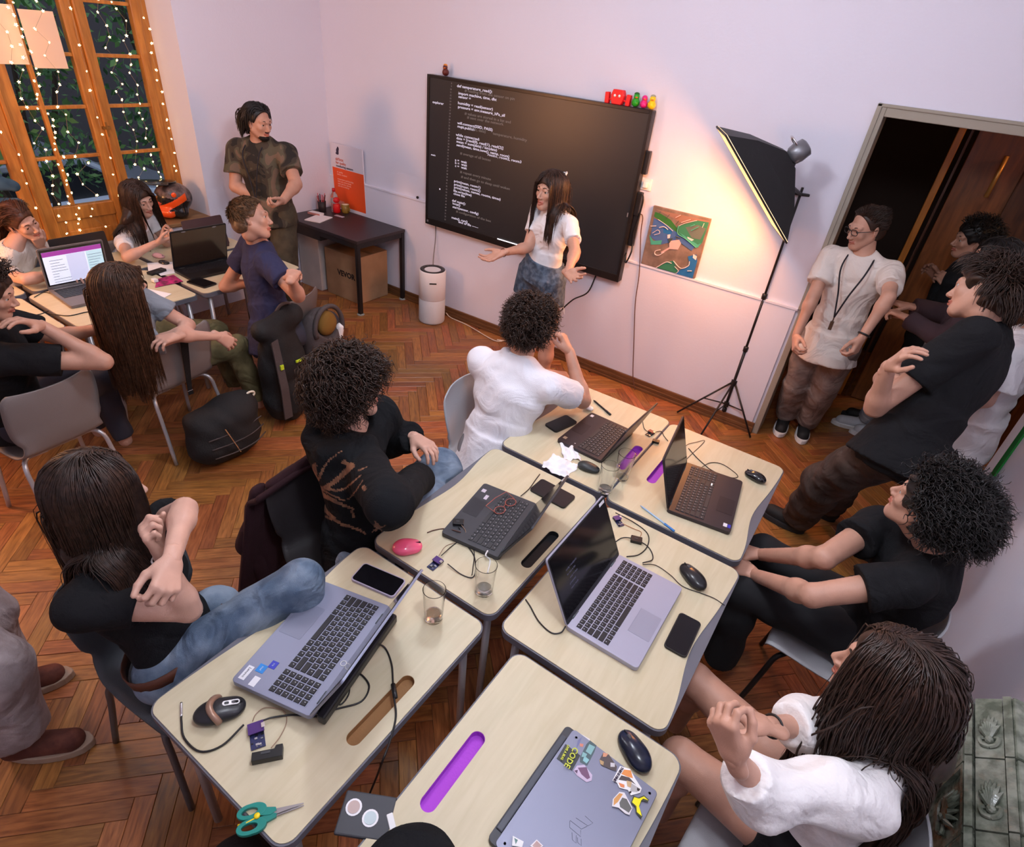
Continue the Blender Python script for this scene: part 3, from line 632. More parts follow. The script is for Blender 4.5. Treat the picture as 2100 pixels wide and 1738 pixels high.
    if shoes:
        for a, to in ((AL, tL), (AR, tR)):
            if a is not None and to is not None: shoe(np.array(a), np.array(to), shoes[0], shoes[1], t, s)
    if hair:
        ex = dict(hair); sh = ex.pop('shell', .010); sl = ex.pop('sline', 0.0); sf = ex.pop('sfold', 0.0); c = R @ V3(0, 0, 0) + Hc; colr = []
        if ex.pop('collide', True):
            colr = [('c', N - sp * .04, SL, .06 * w + .02, .055 * w + .02, None, 1), ('c', N - sp * .04, SR, .06 * w + .02, .055 * w + .02, None, 1), ('c', chest, N - sp * .08 * s, .16 * f * w + .02, .12 * w, fw, .66), ('c', waist, chest, .15 * f * w + .015, .16 * f * w + .02, fw, .70), ('c', P, waist, .16 * w + .01, .15 * w + .01, fw, .74)]
        parts = [scalp(R, c, s * hs, sh, sl, fold=sf)]; st_ = ex.pop('strands')
        if ex.get('mass'):
            L = ex['mass']; ms = ex.pop('mscale', 1.0); b0 = Hc - R[:, 1] * .035 * s; b1 = N - fw * .055 * s + sp * .02; b2 = b1 - fw * .06 * s - sp * (L - .24)
            if L < .3: b2 = b1 - fw * .01
            parts.append(volume([(cone(b0, b1, .080 * s, .066 * s * ms, fw, .75), .03), (cone(b1, b2, .072 * s * ms, .056 * s * ms, fw, .45), .04)], .009, fold=.003, ff=1.6, seed=seed))
        ex.pop('mass', None)
        for q in st_: q = dict(q); nn = q.pop('n'); ln = q.pop('length'); q.setdefault('base', sh + .0015); parts.append(strands(R, c, s * hs, nn, ln, col=colr, seed=seed * 7 + len(parts), **q))
        for vf in ex.pop('more', ()): parts.append(vf)
        V, F = join(*parts); J['hair'] = npobj('hair', V, F, hairmat(hc), t)
    return J
def H_long(length=.5, n=900, rad=.0016, mass=None, **k): return dict(shell=.013, sline=-.02, mass=length if mass is None else mass, strands=[dict(n=n, length=(length * .8, length), grav=.75, stiff=.15, comb=(0, -.5, -.3), seg=24, rad=rad, clump=.55, lift=.010, face=True, ramp=3, out=.02, spread=.6, **k)])
def H_short(length=.05, n=900, comb=(0, .6, 0), rad=.0016, **k): return dict(shell=.009, strands=[dict(n=n, length=length, grav=.05, stiff=.7, comb=comb, seg=7, rad=rad, clump=.4, lift=.014, out=.6, **k)])
def H_curly(length=.10, n=900, curl=.008, **k): return dict(shell=.02, sfold=.004, strands=[dict(n=n, length=(length * .5, length), grav=.06, stiff=.8, comb=(0, 0, .2), seg=18, rad=.0019, curl=curl, cfreq=150, clump=.25, lift=.02, out=1.3, jit=.5, **k)])
# ---------------------------------------------------------------- clothes
TEEW = mat('white_cotton', (0.74, 0.72, 0.74), .85, bump=.25, bscale=260, sheen=.2, wr=1)
TEEC = mat('cream_cotton', (0.70, 0.63, 0.58), .85, bump=.25, bscale=260, sheen=.2, wr=1)
TEEB = mat('black_cotton', (0.0085, 0.0085, 0.010), .9, bump=.3, bscale=260, spec=.25, wr=.8)
TEEN = mat('navy_cotton', (0.018, 0.020, 0.065), .85, bump=.25, bscale=260, wr=.8)
TEEG = mat('grey_cotton', (0.20, 0.23, 0.27), .85, bump=.25, bscale=260, wr=1)
LINEN = mat('white_linen', (0.82, 0.79, 0.78), .8, bump=.5, bscale=90, sheen=.2, wr=1)
JEANS = mat('blue_denim', (0.075, 0.115, 0.18), .85, col2=(0.23, 0.29, 0.37), vscale=7, bump=.4, bscale=420, wr=1)
JEANL = mat('light_denim', (0.24, 0.30, 0.38), .85, col2=(0.42, 0.46, 0.50), vscale=8, bump=.4, bscale=420, wr=1)
SHORTS = mat('washed_denim', (0.04, 0.065, 0.105), .85, col2=(0.11, 0.155, 0.22), vscale=30, bump=.5, bscale=420, wr=1)
BROWNT = mat('brown_canvas', (0.035, 0.022, 0.017), .85, col2=(0.075, 0.05, 0.04), vscale=8, bump=.4, bscale=300, wr=1)
GREYBR = mat('greybrown_twill', (0.17, 0.125, 0.11), .85, col2=(0.28, 0.215, 0.19), vscale=9, bump=.4, bscale=300, wr=1)
OLIVE = mat('olive_cotton', (0.075, 0.06, 0.022), .85, col2=(0.14, 0.115, 0.05), vscale=9, bump=.4, bscale=300, wr=1)
MAUVE = mat('mauve_corduroy', (0.25, 0.20, 0.20), .9, col2=(0.36, 0.30, 0.30), vscale=14, bump=.5, bscale=250, wr=1)
SUEDE = mat('brown_suede', (0.085, 0.022, 0.014), .8, col2=(0.15, 0.045, 0.028), vscale=20); GUM = mat('tan_sole', (0.35, 0.25, 0.18), .6)
SOLEW = mat('white_sole', (.8, .8, .8), .6); SHOEB = mat('black_shoe', (.012, .012, .013), .7); SHOEW = mat('white_shoe', (.6, .62, .66), .6)
def camo():
    m = mat('camouflage_cotton', (0.05, 0.04, 0.03), .9, bump=.3, bscale=260); nt = m.node_tree; b = nt.nodes['Principled BSDF']; L = nt.links.new
    tc = nt.nodes.new('ShaderNodeTexCoord'); n = nt.nodes.new('ShaderNodeTexNoise'); n.inputs['Scale'].default_value = 8.5; n.inputs['Detail'].default_value = 1.5; n.inputs['Distortion'].default_value = .6
    L(tc.outputs['Object'], n.inputs['Vector']); r = nt.nodes.new('ShaderNodeValToRGB'); r.color_ramp.interpolation = 'CONSTANT'; e = r.color_ramp.elements
    e[0].position = 0; e[0].color = (.018, .015, .013, 1); e[1].position = .44; e[1].color = (.05, .038, .026, 1)
    q = e.new(.53); q.color = (.085, .075, .05, 1); q = e.new(.62); q.color = (.15, .10, .07, 1); L(n.outputs[0], r.inputs[0]); L(r.outputs[0], b.inputs['Base Color']); return m
CAMO = camo()
def D(frm, u, v, L=.15, far=False): return Rp(u, v, frm, L, far) - frm
UP = V3(0, 0, 1)
# 1. seated girl, black T-shirt and jeans (near left)
P = Zp(378, 1330, .56); N = Rp(222, 1128, P, .455); Hc = Rp(203, 1008, N, .185); rv = _n(V3(.42, -.9, -.05)); sp = _n(N - P); C = N - sp * .055; SR = C + rv * .155; SL = C - rv * .155
ER = Rp(388, 1252, SR, .265); WR = Rp(330, 1135, ER, .225); EL = Rp(378, 1046, SL, .29); WL = Rp(352, 1150, EL, .225)
K1 = Rp(618, 1192, P, .46); 
J1 = person('girl in black T-shirt and blue jeans sitting with crossed arms at near left', Hc, (.28, 1, -.05), N, P, rv=rv, ER=ER, WR=WR, EL=EL, WL=WL,
    hR=(D(WR, 292, 1088, .09), V3(.3, .9, .2), .95, dict(thumb=.8)), hL=(D(WL, 338, 1215, .09), V3(-.9, .1, -.4), .75), KR=K1, KL=Zp(440, 1245, .60), AR=K1 + V3(.10, -.05, -.38), AL=V3(-1.05, .75, .1),
    fem=True, skin='light', hc='dbrown', top=(TEEB, .52, .006, .066), bot=(JEANS, 1.9, .010, dict(rise=.03)), seed=11,
    hair=H_long(.50, 3800, .0017))
BELT = mat('brown_leather', (.09, .028, .014), .5, bump=.3, bscale=90)
def belt(J, z, m, name, wdt=.017, extra=0.0):
    pts = []; c = J['P'] + J['sp'] * z
    for i in range(28):
        q = 6.283 * i / 28; pts.append(c + J['rv'] * math.cos(q) * (.163 * J['w'] + extra) + J['fw'] * math.sin(q) * (.163 * J['w'] * .76 + extra))
    pts = np.array(pts); V = []; F = []
    for i, p in enumerate(pts):
        o = _n(p - c) * .004; V += [p + J['sp'] * wdt, p + J['sp'] * wdt + o, p - J['sp'] * wdt + o, p - J['sp'] * wdt]
    for i in range(28):
        j = (i + 1) % 28
        for k in range(4): F.append((i * 4 + k, i * 4 + (k + 1) % 4, j * 4 + (k + 1) % 4, j * 4 + k))
    return npobj(name, np.array(V), np.array(F), m, J['t'])
belt(J1, .055, BELT, 'belt', .019, .014)
def ring(t, a, b, at, r, m, name, rr=.002, R0=None):
    """bracelet, watch strap: ring around the limb a-b at fraction at"""
    c = a + (b - a) * at; d = _n(b - a); x = _n(np.cross(d, V3(.3, .2, 1))); y = np.cross(d, x); pts = [c + r * (x * math.cos(6.283 * i / 20) + y * math.sin(6.283 * i / 20)) for i in range(20)]
    mb = MB(); mb.tube(pts, rr, 6, closed=True); o = mb.obj(name, m, t, smooth=True); o.location = -t.location; return o
ring(J1['t'], ER, WR, .93, .028, WHITEP, 'bracelet', .0028)
# 2. hooded person with big curly hair, seen from behind
P = Zp(738, 1108, .56); N = Rp(715, 888, P, .465); Hc = Rp(722, 795, N, .19); rv = _n(V3(.93, -.36, .02)); sp = _n(N - P); C = N - sp * .055; SR = C + rv * .18; SL = C - rv * .18
ER = Rp(800, 1035, SR, .29); WR = Zp(862, 978, .74); EL = Rp(815, 880, SL, .29) ; KR = Zp(884, 1030, .63); KL = Zp(903, 962, .66)
SLh = Zp(775, 850, .98); ELh = SLh + V3(.10, .05, -.27); ELh = Rp(800, 905, SLh, .27, True); WLh = Rp(850, 897, ELh, .20)
HOOD = mat('black_fleece', (0.010, 0.0105, 0.012), .95, bump=.4, bscale=200, spec=.15, wr=1); BLEACH = mat('bleached_print', (0.24, 0.115, 0.06), .9, col2=(.12, .055, .032), vscale=30)
fwh = _n(np.cross(sp, rv))
hq = [N + rv * a_ - fwh * b_ + sp * c_ for a_, b_, c_ in ((.125, -.03, .02), (.135, .06, .0), (.07, .125, -.03), (-.06, .13, -.03), (-.135, .07, .0), (-.13, -.02, .02))]
hoodx = [(cone(hq[i], hq[i + 1], .036, .038), .03) for i in range(5)] + [(cone(N + rv * .03 - fwh * .10 - sp * .09, N - rv * .04 - fwh * .10 - sp * .09, .06, .06), .05)]
J2 = person('person with big dark curly hair in a black hooded sweatshirt with a bleached leaf print', Hc, (.35, .95, -.05), N, P, SL=SLh, SR=SR, rv=rv, ER=ER, WR=WR, EL=ELh, WL=WLh,
    hL=(D(WLh, 882, 918, .10), V3(.2, -.2, -1), .35), hR=(V3(.5, .5, -.8), V3(-.3, 0, -1), .8), KR=KR, KL=KL, AR=KR + V3(.12, .02, -.42), AL=KL + V3(.08, .03, -.45), skin='light', hc='dbrown',
    top=(HOOD, 1.93, .020, .075, dict(extra=hoodx, h=.007, fold=.004, ff=.9, name='sweatshirt', hem=.06)), bot=(JEANS, 1.95, .03), seed=22, big=1.0,
    hair=dict(shell=.024, sfold=.005, strands=[dict(n=2600, length=(.06, .125), grav=.20, stiff=.75, comb=(0, -.1, .1), seg=20, rad=.0018, curl=.009, cfreq=140, clump=.2, lift=.035, out=1.2, jit=.6, line=-.35)]))
def paint(o, mats, strokes, facing=True):
    """print dyed into the cloth: faces near the drawn strokes take the second material"""
    me = o.data; me.materials.append(mats); n = len(me.vertices); co = np.empty(n * 3, np.float32); me.vertices.foreach_get('co', co); co = co.reshape(-1, 3)
    lo = np.empty(len(me.loops), np.int32); me.loops.foreach_get('vertex_index', lo); F = lo.reshape(-1, 4); c = co[F].mean(1)
    nr = np.cross(co[F[:, 2]] - co[F[:, 0]], co[F[:, 3]] - co[F[:, 1]]); d = c - EYE; k = d @ CAM; u = CX + FPX * k[:, 0] / k[:, 2]; v = CY + FPX * k[:, 1] / k[:, 2]; ok = (nr * d).sum(1) < 0
    hit = np.zeros(len(F), bool)
    for s in strokes:
        w0, w1 = s[0]; pts = smoothpts([(x, y, 0) for x, y in s[1:]], 6)
        for i in range(len(pts) - 1):
            a, b = pts[i][:2], pts[i + 1][:2]; ab = b - a; L2 = ab @ ab + 1e-6; t = np.clip(((u - a[0]) * ab[0] + (v - a[1]) * ab[1]) / L2, 0, 1); f = (i + t) / (len(pts) - 1)
            hit |= (np.hypot(u - a[0] - t * ab[0], v - a[1] - t * ab[1]) < w0 + (w1 - w0) * f)
    mi = np.zeros(len(F), np.int32); me.polygons.foreach_get('material_index', mi); mi[hit & ok] = len(me.materials) - 1; me.polygons.foreach_set('material_index', mi)
paint(J2['shirt'], BLEACH, [((5, 3), (645, 955), (648, 990), (652, 1010)), ((4, 6), (652, 1010), (690, 985), (722, 955)), ((3, 1), (652, 985), (670, 950), (700, 925)), ((5, 2), (652, 1010), (690, 1030), (725, 1045)), ((5, 2), (650, 1005), (670, 1050), (705, 1078)),
    ((3, 1), (655, 1000), (700, 1005), (740, 975)), ((2, 1), (660, 1005), (710, 1025), (745, 985)), ((4, 2), (652, 1010), (640, 985), (612, 945)), ((3, 2), (700, 1075), (730, 1085), (750, 1095)), ((5, 5), (772, 1078), (775, 1082)), ((2, 1), (765, 1090), (790, 1078)), ((2, 1), (770, 1070), (785, 1094)),
    ((4, 4), (746, 1000), (748, 1004)), ((2, 4), (640, 1000), (628, 1025), (640, 1040), (655, 1030)), ((3, 2), (722, 1050), (726, 1062)), ((5, 4), (705, 948), (722, 958)), ((2, 1), (735, 965), (752, 958)), ((2, 2), (668, 1060), (700, 1075)), ((3, 1), (612, 960), (618, 1000), (622, 1012))])
# 3. white polo, curly head, seen from behind
P = Zp(1012, 925, .56); N = Rp(1062, 742, P, .48); Hc = Rp(1092, 668, N, .185); rv = _n(V3(.93, .0, -.12)); sp = _n(N - P); C = N - sp * .05; SR = C + rv * .19; SL = C - rv * .165 - sp * .015
ER = Rp(1195, 822, SR, .30, True); WR = Rp(1168, 722, ER, .24); EL = SL + V3(-.02, .22, -.2); WL = EL + V3(.2, .12, .05)
POLO = mat('white_pique', (0.76, 0.75, 0.80), .85, bump=.35, bscale=320, sheen=.2, wr=.6); fwp = _n(np.cross(sp, rv))
col_ = [(cone(N - rv * .062 - fwp * .028 + sp * .02, N + rv * .062 - fwp * .028 + sp * .02, .026, .026), .015), (cone(N - rv * .062 - fwp * .028 + sp * .02, N - rv * .07 + fwp * .06 + sp * .01, .026, .018), .015), (cone(N + rv * .062 - fwp * .028 + sp * .02, N + rv * .07 + fwp * .06 + sp * .01, .026, .018), .015)]
J3 = person('man in a white polo shirt with short curly hair resting his head on his hand', Hc, (-.05, 1, .0), N, P, rv=rv, ER=ER, WR=WR, EL=EL, WL=WL, hR=(D(WR, 1145, 668, .10), V3(-.9, -.1, .2), .7, dict(thumb=.2)), hL=(V3(1, .3, .1), V3(0, 0, -1), .6),
    KR=P + V3(.30, .32, .04), KL=P + V3(.0, .44, .04), AR=P + V3(.34, .36, -.45), AL=P + V3(.0, .48, -.45), skin='mid', hc='dbrown', top=(POLO, .60, .012, .066, dict(extra=col_, hem=.12, fold=.005, h=.008)), bot=(mat('grey_trousers', (.2, .2, .22), .9), 1.9, .01), seed=31, big=1.06,
    hair=H_curly(.07, 1700, .0075, line=-.05))
# 4. presenter
y0 = 3.42; Hc = Yp(1129, 392, y0); N = Yp(1141, 424, y0 + .02); P = Yp(1112, 560, y0 + .03); rv = _n(V3(-.95, .32, 0)); fw = _n(V3(-.3, -.95, 0)); sp = _n(N - P); C = N - sp * .055; SR = C + rv * .155; SL = C - rv * .155
ER = Rp(1082, 508, SR, .27); WR = Rp(1030, 519, ER, .23); EL = Rp(1179, 517, SL, .26, False); WL = Rp(1164, 560, EL, .20)
J4 = person('woman with long dark hair in a white T-shirt and denim shorts talking with open hands', Hc, (-.20, -.97, .05), N, P, rv=rv, ER=ER, WR=WR, EL=EL, WL=WL, hR=(D(WR, 996, 534, .10), V3(.1, -.3, 1), .22, dict(spread=.16, thumb=.1)), hL=(D(WL, 1182, 572, .10), V3(-.1, -.6, .8), .12, dict(spread=.24, thumb=-.2)),
    KR=P + V3(-.15, -.02, -.46), KL=P + V3(.13, -.02, -.46), AR=V3(P[0] - .14, P[1], .09), AL=V3(P[0] + .12, P[1], .09), tR=V3(P[0] - .2, P[1] - .15, .03), tL=V3(P[0] + .15, P[1] - .17, .03), fem=True, skin='mid', hc='dbrown', up=(.03, 0, 1), smile=.3, openm=True,
    top=(TEEW, .62, .0, .050, dict(hem=-.04, fold=.002, h=.007)), bot=(SHORTS, .42, .012, dict(rise=.10, name='shorts', h=.007, fold=.005)), shoes=(SHOEW, SOLEW), seed=41,
    hair=dict(shell=.013, sline=-.02, strands=[dict(n=2600, length=(.36, .46), grav=.7, stiff=.2, comb=(0, -.1, -.2), seg=20, rad=.0017, clump=.55, lift=.010, face=True, ramp=3, out=.03, spread=.7), dict(n=240, length=(.055, .075), grav=.25, stiff=.5, comb=(0, 1.2, -.1), seg=8, rad=.0017, clump=.3, lift=.012, region=lambda q: (q[:, 1] > .35) & (np.abs(q[:, 0]) < .6), line=-.05)]))
mb = MB(); r_ = random.Random(4)
for i in range(16): q = 6.283 * i / 16; mb.ell(J4['R'] @ V3(.028 * math.cos(q) - .03, -.05 + .02 * math.sin(q), .110 + .012 * math.sin(2 * q)) + J4['Hc'], .0075, n=6, m=4)
for sx in (-1, 1): mb.tube([J4['R'] @ V3(-.03 + sx * .03, -.055, .112) + J4['Hc'], J4['R'] @ V3(-.03 + sx * .022, -.04, .124) + J4['Hc'], J4['R'] @ V3(-.03, -.05, .118) + J4['Hc']], .004, 6)
o = mb.obj('hair_clip', mat('silver_clip', (.6, .6, .62), .3, .7), J4['t'], smooth=True); o.location = -J4['t'].location
o = MB().ell(J4['N'] + J4['fw'] * .075 - UP * .05, .006).obj('pendant', CHROME, J4['t'], smooth=True); o.location = -J4['t'].location
ring(J4['t'], ER, WR, .96, .026, BELT, 'bracelet', .0022)
# frayed hem
r = np.random.default_rng(5); mb = MB()
for K_, h_ in ((J4['P'] + V3(-.15, -.02, -.46), J4['HR']), (J4['P'] + V3(.13, -.02, -.46), J4['HL'])):
    c = h_ + (K_ - h_) * .46
    for i in range(60): q = r.uniform(0, 6.28); p = c + V3(math.cos(q) * .103, math.sin(q) * .103, .004); mb.tube([p, p + V3(r.normal() * .006, r.normal() * .006, -r.uniform(.01, .028))], .0012, 3)
o = mb.obj('frayed_hem', mat('white_threads', (.6, .62, .66), .9), J4['t'], kind='stuff'); o.location = -J4['t'].location
# 5. bearded man in camouflage shirt
y0 = 3.0; Hc = Yp(530, 250, y0); N = Yp(532, 292, y0 + .03); P = Yp(556, 432, y0 + .03); rv = _n(V3(-.93, -.36, 0)); sp = _n(N - P); C = N - sp * .055; SR = C + rv * .205; SL = C - rv * .205
ER = Rp(483, 383, SR, .29); WR = Rp(545, 412, ER, .26); EL = Rp(607, 378, SL, .29); WL = Rp(580, 412, EL, .24)
J5 = person('bearded long-haired man in a camouflage shirt standing beside the black desk with hands clasped', Hc, (.96, .10, -.12), N, P, rv=rv, ER=ER, WR=WR, EL=EL, WL=WL, hR=(D(WR, 572, 425, .10), V3(.2, .8, .3), .6), hL=(D(WL, 560, 424, .10), V3(-.2, .7, .4), .7),
    KR=V3(P[0] - .13, P[1] - .02, .5), KL=V3(P[0] + .13, P[1] - .02, .5), AR=V3(P[0] - .14, P[1], .09), AL=V3(P[0] + .15, P[1], .09), tR=V3(P[0] - .15, P[1] - .2, .03), tL=V3(P[0] + .2, P[1] - .2, .03), skin='mid', hc='black', beard=True, smile=1.0, up=UP, hs=1.02,
    top=(CAMO, .66, .013, .062, dict(hem=.10, fold=.004)), bot=(mat('olive_brown_cargo', (.045, .035, .02), .9, col2=(.08, .062, .038), vscale=10, bump=.4, bscale=300), 1.95, .03), shoes=(SHOEB, DARKB), seed=51, big=1.14,
    hair=dict(shell=.010, sline=.10, strands=[dict(n=1600, length=(.15, .19), grav=.3, stiff=.4, comb=(0, -1.2, 0), seg=14, rad=.0019, clump=.4, lift=.010, line=.02, jit=.06)]))
LAN = mat('black_lanyard', (.012, .012, .018), .7)
def lanyard(J, drop, label, tip=None, tipm=None, w=.007, off=.02):
    R3 = (J['rv'], J['fw'], J['sp']); N, s = J['N'], J['s']; a = []
    for sx in (-1, 1): a.append([N - J['fw'] * .03 + J['sp'] * .02, N + J['rv'] * sx * .062 + J['fw'] * .01 + J['sp'] * .018, N + J['rv'] * sx * .07 + J['fw'] * (.10 + off) - J['sp'] * .07, N + J['rv'] * sx * .03 + J['fw'] * (.125 + off) - J['sp'] * drop * .6, N + J['fw'] * (.135 + off) - J['sp'] * drop])
    t = J['t']; mb = MB()
    for p in a: mb.tube(smoothpts(p, 6), w * .5, 6)
    o = mb.obj('lanyard', LAN, t, smooth=True); o.location = -t.location
    e = a[0][-1]
    mb = MB(); mb.tube([e, e - J['sp'] * .035], .004, 6); mb.box(e - J['sp'] * .055, (.022, .012, .04) if tip is None else tip, np.stack([J['rv'], J['fw'], J['sp']], 1))
    o = mb.obj('lanyard_clip', tipm or CHROME, t); o.location = -t.location
lanyard(J5, .40, '', (.012, .008, .05), WHITEP, .010, .035)
# 6. boy in navy T-shirt
P = Zp(557, 688, .58); N = Rp(531, 500, P, .56, True); Hc = Rp(516, 448, N, .19); rv = _n(V3(.93, -.40, -.03)); sp = _n(N - P); C = N - sp * .05; SR = C + rv * .19; SL = C - rv * .18
EL = Zp(462, 588, .75); WL = EL + V3(.17, .12, .05); ER = Rp(611, 607, SR, .30); WR = Rp(597, 572, ER, .20)
J6 = person('boy with short light brown hair in a navy T-shirt, elbow on table', Hc, (.66, .72, .12), N, P, rv=rv, SL=SL, SR=SR, ER=ER, WR=WR, EL=EL, WL=WL, hR=(V3(-.6, .7, .1), V3(0, 0, -1), .7), hL=(V3(.5, .8, .1), V3(0, 0, -1), .5),
    KR=P + V3(.05, .42, -.02), KL=P + V3(-.15, .40, -.02), AR=P + V3(.05, .45, -.45), AL=P + V3(-.2, .42, -.45), skin='mid', hc='lbrown', top=(TEEN, .55, .010, .06, dict(hem=.10, fold=.004)), bot=(mat('dark_jeans', (.03, .03, .045), .9), 1.9, .01), seed=61,
    hair=dict(shell=.007, sline=.1, strands=[dict(n=2200, length=(.022, .038), grav=.05, stiff=.7, comb=(.1, .5, -.2), seg=6, rad=.0014, clump=.3, lift=.006, out=.25, line=.03)]))
# 7. girl with very long brown hair, grey T-shirt, arm over the chair back
P = V3(-3.46, 1.42, .57); N = Zp(262, 652, .99); Hc = Rp(247, 585, N, .185); rv = _n(V3(.84, -.54, 0)); sp = _n(N - P); C = N - sp * .055; SR = C + rv * .155; SL = C - rv * .155
ER = Zp(368, 688, .86); ER = SR + _n(ER - SR) * .26; WR = ER + _n(Zp(440, 690, .80) - ER) * .22; EL = SL + V3(.16, .19, -.10); WL = Rp(362, 690, EL, .23)
J7 = person('girl with waist-long brown hair in a grey T-shirt turned over her chair back', Hc, (.25, .97, -.05), N, P, rv=rv, ER=ER, WR=WR, EL=EL, WL=WL, hR=(V3(.1, .7, -.7), V3(-.9, 0, -.3), .3), hL=(D(WL, 325, 698, .1), V3(-.2, -.1, -1), .4),
    KR=V3(-3.22, 1.88, .52), KL=V3(-3.45, 1.88, .55), AR=V3(-3.15, 1.93, .10), AL=V3(-3.4, 1.95, .1), fem=True, skin='light', hc='brown', top=(TEEG, .62, .010, .058), bot=(OLIVE, 1.9, .015), seed=71,
    hair=H_long(.60, 3800, .0016) | dict(mscale=.75))
# 8. person at the left edge, black T-shirt, elbow raised
P = Zp(35, 850, .56); N = Rp(-22, 672, P, .48); Hc = Rp(-30, 600, N, .185); rv = _n(V3(.90, -.42, 0)); sp = _n(N - P); C = N - sp * .055; SR = C + rv * .18; SL = C - rv * .18
ER = Rp(212, 742, SR, .29); WR = Rp(85, 668, ER, .26); EL = SL + V3(.0, .22, -.15); WL = EL + V3(.15, .15, .05)
J8 = person('person in a black T-shirt cut by the left picture edge, elbow raised', Hc, (.55, .80, -.25), N, P, rv=rv, ER=ER, WR=WR, EL=EL, WL=WL, hR=(D(WR, 35, 655, .1), V3(0, 0, -1), .3), hL=(V3(1, .3, .1), V3(0, 0, -1), .5),
    KR=P + V3(-.1, .42, -.02), KL=P + V3(-.3, .35, -.02), AR=P + V3(-.1, .45, -.45), AL=P + V3(-.3, .4, -.45), skin='mid', hc='dbrown', top=(TEEB, .62, .012, .062, dict(hem=.06)), bot=(mat('dark_jeans', (.03, .03, .045), .9), 1.9, .01), seed=81, hair=H_curly(.07, 900, .006))
# 9. auburn girl, far left
P = V3(-5.0, 1.40, .56); N = Zp(22, 512, .875); Hc = Rp(43, 455, N, .19); rv = _n(V3(.75, -.66, 0)); sp = _n(N - P); C = N - sp * .055; SR = C + rv * .155; SL = C - rv * .155
ER = Zp(62, 580, .78); ER = SR + _n(ER - SR) * .26; WR = ER + V3(.02, .21, .0); EL = SL + V3(.1, .18, -.15); WL = Rp(82, 505, EL, .22)
J9 = person('girl with reddish-brown tied hair in a white T-shirt behind the grey laptop', Hc, (.88, .28, -.15), N, P, rv=rv, ER=ER, WR=WR, EL=EL, WL=WL, hR=(V3(.9, .4, 0), V3(0, 0, -1), .3), hL=(D(WL, 76, 485, .1), V3(-.5, 0, .8), .5), KR=P + V3(.3, .1, 0), KL=P + V3(.3, .3, 0), fem=True, skin='light', hc='auburn', smile=1.2,
    top=(TEEC, .6, .008, .055), bot=(JEANS, 1, .01), seed=91, hair=dict(shell=.010, sline=.02, strands=[dict(n=2200, length=(.12, .15), grav=.15, stiff=.4, comb=(0, -1.3, -.1), seg=12, rad=.0015, clump=.15, lift=.004, out=.0, jit=.05, line=-.05), dict(n=250, length=(.3, .38), grav=.4, stiff=.4, comb=(0, -.6, -.2), seg=14, rad=.0022, clump=.8, lift=.01, region=lambda q: q[:, 1] < -.5)]))
# 10. girl by the window
P = V3(-4.98, 2.16, .56); N = Zp(281, 462, .90); Hc = Rp(284, 408, N, .185); rv = _n(V3(.62, -.78, 0)); sp = _n(N - P); C = N - sp * .055; SR = C + rv * .155; SL = C - rv * .155
ER = SR + _n(Zp(262, 545, .76) - SR) * .27; WR = Rp(322, 498, ER, .22); EL = SL + V3(.12, .12, -.20); WL = Rp(330, 493, EL, .22)
J10 = person('girl with long dark hair in a white top sitting below the window sill', Hc, (.93, .20, -.20), N, P, rv=rv, ER=ER, WR=WR, EL=EL, WL=WL, hR=(D(WR, 352, 488, .1), V3(0, .5, .6), .4), hL=(D(WL, 350, 478, .1), V3(.1, -.3, .7), .5), KR=P + V3(.3, .05, 0), KL=P + V3(.3, .25, 0), fem=True, skin='light', hc='dbrown', smile=.8,
    top=(TEEW, .38, .002, .085, dict(fold=.002, h=.007)), bot=(JEANS, 1, .01), seed=101, hair=H_long(.46, 3000, .0016))
# 11. standing legs, lower left
A1 = Zp(60, 1545, .0); T1 = Zp(240, 1520, .0); A2 = Zp(20, 1425, 0); T2 = Zp(105, 1400, 0); A1[2] = A2[2] = .10; PX = V3(-2.32, .02, .95)
J11 = person('person in mauve corduroy trousers and brown suede shoes standing at the lower left edge', PX + V3(.02, 0, .76), (.6, .8, 0), PX + V3(0, 0, .53), PX, rv=_n(V3(.3, -.95, 0)), ER=PX + V3(.1, -.25, .2), WR=PX + V3(.1, -.22, -.05), EL=PX + V3(-.05, .25, .2), WL=PX + V3(.05, .25, -.05), hR=(V3(0, 0, -1), V3(0, 1, 0), .4), hL=(V3(0, 0, -1), V3(0, -1, 0), .4),
    KR=Zp(-22, 1375, .5), KL=Zp(-50, 1270, .5), AR=A1, AL=A2, tR=T1, tL=T2, skin='light', hc='brown', top=(TEEW, .6, .01, .06), bot=(MAUVE, 1.86, .045), shoes=(SUEDE, GUM), seed=111, hair=H_short(.06, 600))
